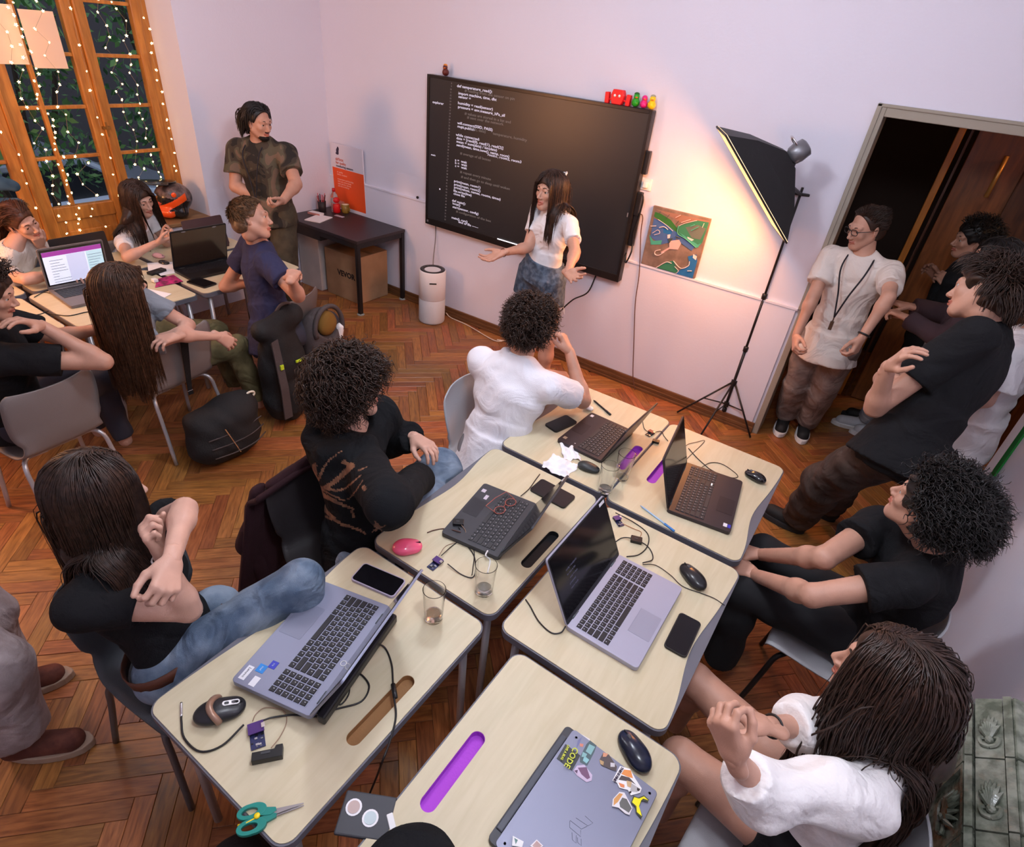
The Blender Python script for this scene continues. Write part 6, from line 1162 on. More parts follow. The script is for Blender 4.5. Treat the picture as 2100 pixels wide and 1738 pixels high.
# dark convertible laptop
a, b, c, d = Z4(TZ + .02, (990, 990), (908, 1095), (1020, 1140), (1105, 1035))
t, lo, w, dd, th, ll = laptop('dark grey convertible laptop with eyeglasses lying on its keyboard', (a, b), (d, c), lidtop=(1158, 957), lidlen=.235, ang=math.radians(62), metal=DGREY, key=KEYG, numpad=False, pad=(-.02, .105, .065), th=.019)
lo.matrix_local = mtx((0, dd / 2 - .004, th - .002), rotx(math.radians(61.5))); LBt = t
for (x_, y_, w_, h_) in ((w / 2 - .30, -dd / 2 + .022, .02, .018), (-.095, -dd / 2 + .05, .028, .014)): MB().b(x_ - w_ / 2, x_ + w_ / 2, y_ - h_ / 2, y_ + h_ / 2, th, th + .001).obj('sticker', mat('lilac_sticker', (.55, .5, .58), .5), t)
# dark laptop far left, opened wide
a, b, c, d = Z4(TZ + .02, (1213, 848), (1140, 900), (1237, 945), (1300, 880))
t, lo, w, dd, th, ll = laptop('black laptop with a red-brown sheen, lid tilted far back, beside the tissues', (a, b), (d, c), lidtop=(1322, 858), lidlen=.225, far=True, metal=BRNB, key=KEYG, numpad=False, pad=(0, .10, .06), scr=mat('screen_grey_green_reflection', (.05, .055, .048), .25, spec=.7), th=.016)  # grey-green reflection put into the dark screen's colour
LC = t; MB().b(-w / 2 + .02, -w / 2 + .04, -dd / 2 + .012, -dd / 2 + .028, th, th + .001).obj('sticker', mat('white_label', ()), t); MB().b(w / 2 - .05, w / 2 - .03, -dd / 2 + .012, -dd / 2 + .03, th, th + .001).obj('sticker', mat('bronze_label', (.3, .22, .15), .4), t)
# right side laptops: user on the right (+x), user's left hand at the near end
a, b, c, d = Z4(TZ + .02, (1497, 1093), (1523, 990), (1408, 945), (1370, 1043))
t, lo, w, dd, th, ll = laptop('brown-black laptop with number pad open on the far right table', (a, b), (d, c), lidtop=(1382, 897), lidlen=.25, metal=BRNB, key=KEYG, pad=(-.03, .11, .07), th=.018); LD = t
MB().b(-w / 2 + .022, -w / 2 + .044, -dd / 2 + .018, -dd / 2 + .034, th, th + .001).obj('sticker', mat('white_label', ()), t); MB().b(-w / 2 + .022, -w / 2 + .044, -dd / 2 + .004, -dd / 2 + .016, th, th + .001).obj('sticker', mat('blue_sticker', ()), t)
MB().b(.075, .09, -.01, -.005, th, th + .0035).obj('status_light', mat('led_white', (.8, .8, .8), .5, emit=(1, 1, 1), estr=1.5), t)
a, b, c, d = Z4(TZ + .02, (1303, 1375), (1400, 1208), (1268, 1135), (1165, 1280))
t, lo, w, dd, th, ll = laptop('large silver laptop with a dark code screen on the middle right table', (a, b), (d, c), lidtop=(1184, 1078), lidlen=.262, metal=SILV2, pad=(-.035, .115, .075), th=.019); LE = t
for i in range(5): text('code_lines', ['config = load(path)', 'for item in list:', '    total += item', 'print(total)', 'return result'][i], .0095, mat('screen_violet', (.05, .05, .08), .5, emit=(.35, .33, .6), estr=.10), lo, mtx((-.13, .17 - .018 * i, .0024)), align='LEFT')
MB().b(-.035 - .0575, -.035 + .0575, -dd / 2 + .083, -dd / 2 + .084, th, th + .0012).obj('pad_line', GREYL, t); MB().b(w / 2 - .05, w / 2 - .012, ll - .022, ll - .010, .0024, .003).obj('sticker', mat('white_label', ()), lo)
# stickered laptop: closed, lid up
T0 = Zp(1163, 1487, TZ + .02); R0 = Zp(1357, 1633, TZ + .02); x = _n(R0 - T0); w, dpt = .36, np.linalg.norm(R0 - T0) * .96; y = V3(-x[1], x[0], 0)
# local X = along -y world (lid width), local Y toward the hinge (left)
Rf = np.stack([-y, -x, V3(0, 0, 1)], 1)
if np.linalg.det(Rf) < 0: Rf = np.stack([y, -x, V3(0, 0, 1)], 1)
c0 = T0 + x * dpt / 2 - y * w / 2; t = thing('laptop', 'closed grey laptop with animal stickers on its lid on the near right table', 'laptop', V3(c0[0], c0[1], TZ + .001), R=Rf, group='closed laptop'); sx = -1 if np.dot(Rf[:, 0], y) < 0 else 1
plate('base', [rrect(w, dpt, .012, 4)], .014, DGREY, t, z=.008, bevel=.001); plate('lid', [rrect(w, dpt - .022, .010, 4, 0, -.011)], .005, GREYL, t, z=.0185, bevel=.001); MB().b(-w / 2 + .03, w / 2 - .03, dpt / 2 - .020, dpt / 2 - .001, .013, .020).obj('hinge_cover', mat('hinge_grey', (.06, .065, .08), .4, .3), t, bevel=.003)
for cx_ in (-1, 1):
    for cy_ in (-dpt / 2 + .016, dpt / 2 - .040): MB().lathe([(.0035, 0), (.0035, .0008)], (cx_ * (w / 2 - .016), cy_, .0212), 12).obj('lid_screw', mat('dark_screw', (.08, .08, .1), .4), t)
def Fp(u, v): q = Rf.T @ (Zp(u, v, TZ + .0215) - V3(c0[0], c0[1], TZ + .001)); return (q[0], q[1])
k2 = [0]
def stick(nm, c_, *pts, h_=.0004):
    k2[0] += 1; z_ = .0213 + .0002 * k2[0]; P = [Fp(1100 + u * 300 / 2021, 1480 + v * 258 / 1738) for u, v in pts]; a = sum(P[i - 1][0] * P[i][1] - P[i][0] * P[i - 1][1] for i in range(len(P)))
    plate(nm, [P if a > 0 else P[::-1]], h_, mat('vinyl_%d_%d_%d' % tuple(int(q * 99) for q in c_), c_, .4), t, z=z_)
stick('sticker', (.7, .68, .7), (530, 130), (740, 250), (610, 470), (430, 360)); stick('sticker_art', (.7, .2, .14), (490, 200), (560, 190), (575, 260), (520, 330), (460, 300)); stick('sticker_art', (.15, .16, .3), (570, 270), (630, 220), (600, 300), (545, 400)); stick('sticker_art', (.6, .22, .15), (600, 310), (650, 320), (640, 360), (600, 350))
stick('sticker', (.07, .11, .12), (740, 270), (830, 340), (800, 430), (700, 620), (600, 570), (600, 500), (690, 320)); stick('sticker_art', (.22, .42, .42), (730, 320), (810, 360), (750, 470), (680, 420)); stick('sticker_art', (.25, .5, .52), (660, 480), (730, 540), (690, 590), (640, 550)); stick('sticker_art', (.22, .42, .42), (640, 430), (700, 460), (680, 500), (620, 500))
stick('sticker', (.045, .05, .05), (400, 320), (605, 480), (490, 690), (280, 520))
stick('sticker', (.55, .45, .6), (560, 620), (660, 610), (770, 750), (760, 830), (690, 850), (560, 760), (510, 690)); stick('sticker_art', (.17, .08, .15), (570, 650), (690, 640), (740, 790), (700, 810), (620, 740)); stick('sticker_art', (.1, .05, .1), (520, 690), (570, 680), (560, 730))
stick('sticker_art', (.09, .07, .07), (920, 440), (1000, 470), (1110, 640), (1100, 700), (1040, 680), (900, 620), (870, 540)); stick('sticker_art', (.65, .3, .17), (920, 440), (990, 460), (960, 500), (915, 500)); stick('sticker_art', (.6, .58, .6), (1020, 580), (1080, 590), (1080, 640), (1020, 640)); stick('sticker_art', (.5, .33, .16), (870, 540), (930, 570), (920, 620), (880, 600))
stick('sticker', (.85, .84, .84), (1150, 630), (1290, 670), (1360, 800), (1450, 940), (1430, 1000), (1300, 1035), (1260, 960), (1140, 930), (1110, 860), (1045, 830)); stick('sticker_art', (.75, .27, .07), (1210, 680), (1300, 690), (1330, 800), (1260, 780), (1170, 740)); stick('sticker_art', (.08, .06, .06), (1170, 760), (1280, 790), (1370, 890), (1310, 850), (1130, 820)); stick('sticker_art', (.55, .38, .2), (1240, 830), (1310, 850), (1320, 940), (1250, 910)); stick('sticker_art', (.45, .43, .43), (1310, 870), (1400, 930), (1390, 990), (1290, 980)); stick('sticker_art', (.7, .22, .08), (1130, 860), (1210, 890), (1210, 930), (1160, 920)); stick('sticker_art', (.03, .02, .02), (1385, 930), (1430, 950), (1410, 980), (1385, 970)); stick('sticker_art', (.03, .02, .02), (1280, 980), (1310, 985), (1300, 1010), (1275, 1005))
stick('sticker', (.75, .72, .74), (1140, 990), (1210, 1000), (1320, 1210), (1280, 1310), (1220, 1290), (1130, 1210), (1040, 1190), (1050, 1090)); stick('sticker_art', (.62, .30, .09), (1140, 1010), (1190, 1020), (1120, 1130), (1060, 1180), (1065, 1090)); stick('sticker_art', (.13, .13, .12), (1180, 1070), (1240, 1090), (1310, 1220), (1270, 1280), (1150, 1200), (1140, 1140))
stick('sticker', (.05, .06, .03), (1330, 1045), (1400, 1070), (1480, 1040), (1550, 1100), (1530, 1135), (1450, 1110), (1410, 1200), (1460, 1330), (1440, 1360), (1370, 1280), (1360, 1200), (1300, 1140)); stick('sticker_art', (.9, .8, .005), (1345, 1065), (1410, 1085), (1480, 1055), (1540, 1110), (1470, 1085), (1440, 1110), (1410, 1190), (1450, 1330), (1380, 1270), (1375, 1190), (1315, 1135))
stick('sticker', (.75, .7, .72), (0, 1650), (90, 1738), (0, 1800), (-90, 1738)); stick('sticker_art', (.45, .3, .28), (0, 1670), (70, 1738), (0, 1790), (-60, 1738)); stick('sticker', (.75, .75, .75), (-330, 1600), (-180, 1680), (-200, 1760), (-340, 1738)); stick('sticker_art', (.1, .2, .18), (-310, 1630), (-260, 1660), (-290, 1720))
def flettering(s_, u, v, u2, v2, sz, m_):
    p, q = Fp(1100 + u * 300 / 2021, 1480 + v * 258 / 1738), Fp(1100 + u2 * 300 / 2021, 1480 + v2 * 258 / 1738); an = math.atan2(q[1] - p[1], q[0] - p[0]); text('lettering', s_, sz, m_, t, mtx(((p[0] + q[0]) / 2, (p[1] + q[1]) / 2, .0213 + .0002 * (k2[0] + 1)), rotz(an)), bold=.0004)
flettering('CODE', 520, 430, 430, 610, .022, mat('yellow_ink', (.55, .6, .05), .5)); flettering('LIVE A BUG', 430, 370, 350, 530, .009, mat('yellow_ink', ())); flettering('THIS IS FINE', 1180, 660, 1070, 840, .0085, INK)
for pts in (((465, 1375), (620, 1495), (700, 1455)), ((460, 1380), (458, 1470), (610, 1600), (612, 1510)), ((545, 1340), (710, 1450), (780, 1410), (670, 1310)), ((490, 1540), (495, 1640), (548, 1690), (550, 1580)), ((565, 1610), (570, 1680), (620, 1725), (618, 1630))):
    P = [Fp(1100 + u * 300 / 2021, 1480 + v * 258 / 1738) for u, v in pts]; MB().tube([(p[0], p[1], .0215) for p in P], .0009, 5).obj('lid_emblem', mat('emblem_line', (.06, .07, .1), .4), t)
# laptops of the window group
PGW = mat('page_white', (.6, .6, .65), .4, emit=(.78, .82, 1.0), estr=.85); PGP = mat('page_purple', (.3, .05, .3), .4, emit=(.45, .06, .42), estr=.55); PGL = mat('page_lilac', (.5, .5, .6), .4, emit=(.66, .68, .95), estr=.75); PGT = mat('page_teal', (.4, .55, .6), .4, emit=(.55, .78, .88), estr=.75); PGI = mat('page_ink', (.1, .1, .1), .5, emit=(.30, .30, .38), estr=.6)
hA = Zp(92, 597, TZ + .015); fA = Zp(152, 628, TZ + .015); yd = _n(V3(.06, 1, 0)); a = fA; b = fA + yd * .36; c = hA + yd * .36 + V3(.0, 0, 0); d = hA
t, lo, w, dd, th, ll = laptop('grey laptop showing a white page with a purple bar in the window group', (b + V3(-.0, 0, 0), a), (c, d), lidtop=(60, 500), lidlen=.25, metal=mat('warm_grey_metal', (.19, .165, .165), .45, .3), numpad=False, parts=False) if False else laptop('grey laptop showing a white page with a purple bar in the window group', (a, b), (d, c), ang=math.radians(100), lidlen=.27, bez=mat('warm_grey_metal', (.19, .165, .165), .45, .3), metal=mat('warm_grey_metal', (.19, .165, .165), .45, .3), numpad=False, parts=False)
sw, s0, s1 = w - .034, .03, ll - .024
MB().b(-sw / 2, sw / 2, s0, s1, .0024, .003).obj('page', PGW, lo); MB().b(-sw / 2, sw / 2, s1 - .03, s1, .003, .0034).obj('title_bar', PGP, lo); MB().b(-sw * .12, sw * .2, s0 + .005, s1 - .032, .003, .0034).obj('column', PGL, lo); MB().b(sw * .22, sw / 2, s0 + .02, s1 - .032, .003, .0034).obj('column', PGT, lo)
mb = MB(); r = random.Random(2)
for i in range(9): mb.b(-sw / 2 + .03, -sw / 2 + .03 + r.uniform(.03, .10), s0 + .012 + i * .018, s0 + .015 + i * .018, .0034, .0037)
for i in range(8): mb.b(sw * .24, sw * .24 + r.uniform(.04, .08), s0 + .03 + i * .018, s0 + .033 + i * .018, .0034, .0037)
mb.obj('page_text', PGI, lo, kind='stuff'); MB().b(-w / 2 + .02, w / 2 - .02, dd / 2 - .022, dd / 2 - .014, th, th + .002).obj('hinge_strip', CHROME, t)
# black laptop in front of the navy boy
b = Zp(440, 590, TZ + .015); a = V3(-3.98, 2.03, TZ + .015)
t, lo, w, dd, th, ll = laptop('black laptop with a blank screen tinted by a painted brown reflection in front of the navy T-shirt boy', (V3(-3.90, 2.04, .74), V3(-3.88, 2.44, .74)), (V3(-4.12, 2.05, .74), V3(-4.10, 2.45, .74)), ang=math.radians(103), lidlen=.285, metal=BLACKP, numpad=False, parts=False, scr=mat('screen_brown_reflection', (.030, .018, .012), .16, spec=1.0))  # warm brown reflection put into the blank screen's base colour
for s_ in (-1, 1): MB().ell((s_ * .11, ll - .012, .002), (.018, .005, .0012), n=10, m=5).obj('bezel_latch', mat('grey_mark', ()), lo)
# back-to-back laptops of the girls at the window (lids seen from the side or behind)
laptop('black laptop standing back to back with the grey one in the window group', (V3(-4.66, 1.82, .74), V3(-4.66, 1.48, .74)), (V3(-4.43, 1.82, .74), V3(-4.43, 1.48, .74)), ang=math.radians(98), lidlen=.235, metal=BLACKP, numpad=False, parts=False)
laptop('dark laptop in front of the girl in the white top at the window', (V3(-4.60, 2.66, .74), V3(-4.60, 2.34, .74)), (V3(-4.38, 2.66, .74), V3(-4.38, 2.34, .74)), ang=math.radians(105), lidlen=.22, metal=mat('dark_plum', (.05, .025, .03), .4), numpad=False, parts=False)
# ---- phones
def phone(label, p4, z=TZ, case=BLACKP, glass=GLOSS, th=.009, back=False):
    P = [Zp(u, v, z + th) for u, v in p4]; x = _n(P[1] - P[0]); c = sum(P) / 4; x[2] = 0; y = V3(-x[1], x[0], 0); w = (np.linalg.norm(P[1] - P[0]) + np.linalg.norm(P[2] - P[3])) / 2; h = (np.linalg.norm(P[2] - P[1]) + np.linalg.norm(P[3] - P[0])) / 2
    t = thing('phone', label, 'phone', V3(c[0], c[1], z + .0003), R=np.stack([x, y, UP], 1), group='smartphones on the tables'); plate('case', [rrect(w, h, .013, 5)], th - .002, case, t, z=th / 2, bevel=.001); plate('glass', [rrect(w - .006, h - .006, .011, 5)], .0008, glass, t, z=th + .0001)
    MB().b(w / 2, w / 2 + .0012, -.012, .012, th * .4, th * .7).obj('side_button', case, t); return t
phone('black phone in a lilac case beside the silver-blue laptop', [(745, 1153), (832, 1190), (808, 1225), (720, 1190)], case=mat('lilac_case', (.42, .38, .52), .4), th=.011)
phone('long black phone beside the dark convertible laptop', [(1108, 980), (1180, 1018), (1157, 1043), (1090, 1005)], glass=mat('matte_brown_glass', (.012, .008, .009), .35))
phone('black phone lying near the front edge of the large silver laptop', [(1398, 1257), (1442, 1280), (1402, 1350), (1360, 1320)])
phone('dark phone lying by the elbow of the man in the white polo', [(1160, 850), (1183, 865), (1140, 888), (1120, 870)], glass=mat('slate_glass', (.02, .024, .026), .35))
phone('black phone on the far table beside the navy boy', [(405, 568), (442, 580), (418, 592), (388, 577)])
# ---- mice
def mouse(label, u, v, dr, m, L_=.115, W_=.064, H_=.036, accent=None, wheel=True, z=TZ):
    c = Zp(u, v, z + .015); d = _n(V3(dr[0], dr[1], 0)); x = V3(d[1], -d[0], 0); t = thing('computer_mouse', label, 'mouse', V3(c[0], c[1], z), R=np.stack([x, d, UP], 1), group='computer mice')
    V, F = volume([(elli((0, -L_ * .12, H_ * .42), (W_ / 2, L_ * .42, H_ * .62)), .01), (elli((0, L_ * .18, H_ * .32), (W_ * .46, L_ * .34, H_ * .46)), .012)], .0035, subs=[cone((0, -.2, -.3), (0, .2, -.3), .3005)], ksub=.002); npobj('shell', V, F, m, None).parent = t
    if wheel: MB().tube([(-.0035, L_ * .26, H_ * .72), (.0035, L_ * .26, H_ * .72)], .009, 14).obj('wheel', mat('wheel_grey', (.08, .08, .09), .5), t, smooth=True)
    MB().b(-.0006, .0006, L_ * .12, L_ * .46, H_ * .55, H_ * .80).obj('button_gap', DARKB, t)
    if accent: accent(t, L_, W_, H_)
    return t
def acc_bronze(t, L_, W_, H_):
    mb = MB(); pts = [(W_ * .52 * math.cos(a), -L_ * .10 + L_ * .08 * math.cos(a * 2), H_ * (.35 + .72 * math.sin(a))) for a in np.linspace(.12, math.pi - .12, 14)]; mb.tube(pts, .0095, 8); mb.obj('bronze_band', mat('bronze_gloss', (.32, .19, .13), .3, .3), t, smooth=True)
    o = plate('wheel_frame', [rrect(.014, .044, .007, 5), rrect(.009, .016, .003, 3, 0, .011)[::-1], rrect(.009, .012, .003, 3, 0, -.011)[::-1]], .003, WHITEP, t); o.location = (0, L_ * .24, H_ * .90); o.rotation_euler = (-.22, 0, 0)
mouse('black and bronze mouse with a white-framed wheel at the near left corner', 452, 1458, (.55, .85), mat('mouse_black_satin', (.02, .02, .023), .3), .125, .072, .042, acc_bronze, wheel=True)
mouse('bright pink mouse at the corner of the second left table', 836, 1122, (.6, .8), mat('pink_gloss', (.80, .10, .20), .15, coat=.5), .105, .075, .040, wheel=False)
def wedge(t, L_, W_, H_): pass
mouse('dark grey mouse beside the drinking glasses and tissues', 1208, 958, (.9, .2), mat('grey_gloss', (.03, .034, .034), .45), .10, .06, .034, wheel=False)
mouse('small black gloss mouse at the corner of the far right table', 1549, 977, (-.95, .25), mat('mouse_gloss', (.012, .011, .013), .15, coat=.5), .10, .06, .036)
mouse('large black wired mouse right of the large silver laptop', 1421, 1182, (-.75, .5), mat('mouse_gloss2', (.018, .018, .020), .22), .125, .070, .038)
mouse('black and navy wireless mouse beside the stickered laptop', 1301, 1540, (-.75, .45), mat('mouse_navy', (.010, .012, .022), .2, col2=(.014, .02, .05), vscale=14), .118, .068, .040)
# ---- drinking glasses
GL = mat('drinking_glass', (1, 1, 1), .01, trans=1, ior=1.33, spec=.5)
def tumbler(label, u, v, h=.125, r0=.028, r1=.036, water=None, ring_=None):
    h *= 1.1; r0 *= 1.08; r1 *= 1.1
    c = Zp(u, v, TZ); t = thing('drinking_glass', label, 'glass', (c[0], c[1], TZ + .0005), group='clear drinking glasses')
    MB().lathe([(0, 0), (r0, 0), (r0 + .001, .003), (r1, h), (r1 - .0022, h + .0005), (r0 - .0018, .010), (0, .008)], (0, 0, 0), 64).obj('tumbler', GL, t)
    if water: MB().lathe([(0, .0095), (r0 - .0022, .0105), (r0 - .001, water), (0, water)], (0, 0, 0), 32).obj(ring_ or 'water', mat('tea_rest' if ring_ else 'water', (.95, .75, .6) if ring_ else (.95, .97, 1), .02, trans=.95, ior=1.33), t, smooth=True)
    return t
tumbler('tall empty glass with a tea-coloured rest on the near left table', 889, 1268, .128, .027, .034, .022, 'tea_rest')
tumbler('glass with a little water on the second left table', 992, 1213, .120, .028, .035, .014)
tumbler('clear glass by the seam, standing in front of the other glass', 1240, 1006, .125, .028, .036, .012)
tumbler('clear glass beside the purple groove, behind the other glass', 1274, 980, .125, .028, .036)
# ---- eyeglasses on the keyboard
t = thing('eyeglasses', 'translucent pink eyeglasses lying on the dark laptop keyboard', 'glasses', Zp(1036, 1040, TZ + .024)); o0 = np.array(t.location); mg = mat('pink_acetate', (.55, .16, .13), .15, trans=.3)
gx = _n(Zp(1060, 1018, TZ + .03) - Zp(1012, 1052, TZ + .03)); gy = V3(-gx[1], gx[0], 0)
for s_ in (-1, 1):
    c = gx * .034 * s_; pts = [c + gx * .025 * math.cos(a) + gy * .020 * math.sin(a) + UP * .004 for a in np.linspace(0, 6.283, 18, False)]; MB().tube(pts, .0018, 6, closed=True).obj('rim', mg, t, smooth=True); MB().tube([c + gx * .025 * s_ + UP * .006, c + gx * .03 * s_ + gy * .05 + UP * .012, c + gx * .01 * s_ + gy * .055 + UP * .014 - gx * s_ * .05], .0016, 6).obj('temple', mg, t, smooth=True)
    MB().lathe([(0, 0), (.021, 0), (.021, .001), (0, .001)], c + UP * .004, 20).obj('lens', GL, t)
MB().tube([-gx * .010 + UP * .005, gy * .004 + UP * .007, gx * .010 + UP * .005], .0018, 6).obj('bridge', mg, t, smooth=True)
# ---- circuit boards, battery boxes
PCB = mat('circuit_purple', (.07, .025, .16), .35); PCBB = mat('circuit_navy', (.02, .025, .09), .4)
def board(label, u, v, dr, w=.028, h=.052, m=PCB, m2=PCBB, z=TZ, second=True, s=1.0):
    c = Zp(u, v, z + .004); d = _n(Zp(u + 20 * dr[0], v + 20 * dr[1], z + .004) - c); x = V3(d[1], -d[0], 0); t = thing('circuit_board', label, 'circuit board', V3(c[0], c[1], z + .001), R=np.stack([x, d, UP], 1), group='small circuit boards with cables'); r = random.Random(int(u))
    MB().b(-w / 2, w / 2, -h / 2, h / 2, .001, .003).obj('board', m2, t); 
    if second: MB().b(-w / 2 - .002, w / 2 + .002, 0, h * .42, .012, .0145).obj('shield_board', m, t); MB().b(-w / 2, -w / 2 + .003, .002, h * .4, .003, .012).b(w / 2 - .003, w / 2, .002, h * .4, .003, .012).obj('pin_header', BLACKP, t)
    for i in range(10):
        a, b = r.uniform(-w / 2 + .004, w / 2 - .004), r.uniform(-h / 2 + .004, 0 if second else h / 2 - .004); q = r.uniform(.0018, .004); MB().b(a - q, a + q, b - q * .7, b + q * .7, .003, .003 + r.uniform(.001, .003)).obj('chip', [BLACKP, mat('solder', (.5, .5, .52), .3, .8), mat('chip_grey', (.2, .2, .22), .4)][i % 3], t)
    MB().b(w / 2 - .004, w / 2 + .005, h * .1, h * .28, .0145 if second else .003, .0185 if second else .007).obj('usb_port', CHROME, t); return t
def blackbox(label, u, v, dr, w, h, dz, z=TZ, notch=False):
    c = Zp(u, v, z + dz / 2); d = _n(Zp(u + 20 * dr[0], v + 20 * dr[1], z + dz / 2) - c); x = V3(d[1], -d[0], 0); t = thing('battery_box', label, 'box', V3(c[0], c[1], z + .0005), R=np.stack([x, d, UP], 1), group='black battery boxes')
    P = [(-w / 2, -h / 2), (w / 2, -h / 2), (w / 2, h / 2), (w * .28, h / 2), (w * .22, h * .22), (-w / 2, h * .22)] if notch else rrect(w, h, .003, 2)
    MB().prism(P, 0, dz).obj('case', mat('black_case', (.008, .008, .009), .4), t, bevel=.0015); MB().b(-w * .2, w * .1, -h * .1, h * .1, dz, dz + .001).obj('lid_mark', DGREY, t); return t
board('purple circuit board with a black battery box next to the bronze mouse', 527, 1508, (-.12, -1), .036, .075)
blackbox('black notched battery box at the near left circuit board', 549, 1548, (.08, -1), .075, .032, .022, notch=True)
board('violet circuit board between the pink mouse and the water glass', 893, 1157, (.75, -.65), .030, .060)
blackbox('small black box on the palm rest of the dark convertible laptop', 940, 1072, (.1, -1), .042, .030, .012, z=TZ + .021)
board('purple circuit board at the top of the large silver laptop', 1268, 1070, (-.6, -.8), .026, .055)
blackbox('black cable box right of the large silver laptop screen', 1305, 1108, (.1, -1), .045, .032, .014)
board('dark red circuit board on the far left table behind the laptop', 1333, 890, (.8, -.5), .028, .05, mat('circuit_red', (.2, .02, .03), .4), mat('circuit_dark', (.02, .015, .03), .4))
blackbox('small black module on the far table beside the red circuit board', 1345, 906, (.3, -1), .035, .024, .012)
board('dark circuit board near the seam in the window group', 42, 648, (1, .1), .03, .06, second=False)
# ---- cables
CB = mat('black_cable', (.012, .011, .012), .45); CO = mat('orange_wire', (.35, .13, .05), .5); CT = mat('tan_wire', (.32, .2, .13), .5)
def tc(label, pts, r=.0022, m=CB, z=TZ + .003, **k): return cable([Zp(u, v, (z if len(q) == 0 else q[0])) for u, v, *q in pts], r, m, label, **k)
t = thing('temperature_probe', 'curved black cable with a steel probe tip at the near left corner', 'cable', Zp(372, 1480, TZ)); l0 = np.array(t.location)
for nm, r_, m_, P in (('cord', .0028, CB, [(500, 1487, TZ + .012), (455, 1530), (410, 1542), (378, 1515), (372, 1480), (372, 1468)]), ('probe_tip', .0038, CHROME, [(372, 1470, TZ + .005), (372, 1455, TZ + .005), (372, 1442, TZ + .006)])): MB().tube([Zp(p[0], p[1], p[2] if len(p) > 2 else TZ + .004) - l0 for p in smoothpts([(p[0], p[1], p[2] if len(p) > 2 else TZ + .004) for p in P], 6)], r_, 8).obj(nm, m_, t, smooth=True)
tc('black USB cable from the near left circuit board under the laptop', [(540, 1478, TZ + .014), (560, 1472, TZ + .01), (600, 1467), (650, 1470), (690, 1455), (740, 1440), (757, 1410), (745, 1388), (728, 1378)], .0028)
tc('tan wires looping between laptop and battery box', [(556, 1535, TZ + .02), (575, 1510), (588, 1480), (580, 1458), (545, 1452), (525, 1465), (518, 1480)], .0014, CT)
tc('black power cable from the silver-blue laptop over the groove and down the gap', [(770, 1318, TZ + .02), (790, 1330), (803, 1362), (806, 1400), (808, 1430, TZ + .012), (812, 1470), (800, 1520), (785, 1560, TZ + .001), (770, 1600, .55), (745, 1660, .35)], .0030)
t = MB().tube([Zp(806, 1404, TZ + .012), Zp(811, 1432, TZ + .012)], .007, 10).obj('ferrite_bead', BLACKP, label='black ferrite cylinder on the power cable across the brown groove', cat='cable part', smooth=True)
tc('black USB cable looping beside the silver-blue laptop stand', [(735, 1385, TZ + .015), (720, 1395), (715, 1425), (700, 1445), (690, 1440), (695, 1420), (712, 1390)], .0022)
tc('thin black cables around the water glass and violet board', [(918, 1157, TZ + .012), (945, 1178), (968, 1185), (975, 1170), (972, 1140), (955, 1115), (950, 1100), (940, 1080, TZ + .03)], .0022)
tc('dark cable loop from violet board to the convertible laptop', [(905, 1140, TZ + .012), (930, 1118), (955, 1105), (972, 1130), (970, 1165), (968, 1180)], .0018)
tc('tan wires from violet board to the small black box', [(900, 1140, TZ + .014), (915, 1120), (945, 1110), (955, 1092, TZ + .02), (945, 1075, TZ + .03)], .0013, CT)
tc('short brown cable end left of the convertible laptop', [(876, 1093), (890, 1088), (910, 1085), (930, 1088, TZ + .022), (945, 1092, TZ + .024)], .0022, mat('brown_cord', ()))
tc('white USB plug and cable at the water glass', [(1000, 1130, TZ + .02), (996, 1140, TZ + .02), (1005, 1150), (1000, 1175)], .003, WHITEP)
tc('black charging cable from the far edge to the convertible laptop', [(1107, 973), (1098, 985), (1085, 1003), (1068, 1018, TZ + .01)], .0022)
tc('black power cable at the left of the large silver laptop', [(1078, 1230), (1088, 1245), (1105, 1275), (1130, 1298), (1150, 1298), (1160, 1285, TZ + .012)], .0026)
tc('black cable ring above the large silver laptop', [(1262, 1052, TZ + .02), (1300, 1072), (1328, 1095), (1328, 1120), (1310, 1138), (1285, 1142)], .0022)
tc('black cable from the black box to the laptop plug', [(1262, 1112), (1275, 1104), (1292, 1104, TZ + .01), (1320, 1115), (1335, 1130), (1338, 1148), (1318, 1155, TZ + .01)], .0022)
tc('thin orange wires near the black cable box', [(1278, 1075), (1300, 1085), (1315, 1092), (1312, 1104, TZ + .008)], .0013, CO)
tc('mouse cable running off the right table edge', [(1318, 1158, TZ + .01), (1345, 1160), (1375, 1180), (1400, 1203), (1440, 1218), (1465, 1228), (1486, 1242, TZ + .002)], .0016)
tc('looped black mouse cable behind the brown-black laptop', [(1430, 965, TZ + .01), (1455, 950), (1480, 952), (1505, 968), (1513, 978), (1500, 980), (1470, 970), (1455, 962)], .0018)
tc('black USB cable behind the brown-black laptop', [(1412, 920), (1430, 940), (1450, 958), (1462, 968, TZ + .008)], .0022)
tc('dark wires around the red circuit board', [(1318, 865), (1322, 880), (1335, 888, TZ + .01), (1355, 885), (1362, 895), (1370, 905)], .0018)
tc('curled wires at the far edge of the right table', [(1395, 925), (1410, 912), (1425, 908), (1445, 905), (1415, 935), (1405, 945)], .0014, mat('brown_cord', ()))
tc('cable across the nearest inner window table', [(100, 643), (140, 648), (180, 640), (200, 645)], .003); tc('black cable loop on the window table seam', [(70, 610), (90, 600), (110, 605), (125, 617)], .0022); tc('thin cables on the nearest window table', [(10, 660), (40, 652), (80, 645), (100, 638)], .0025)
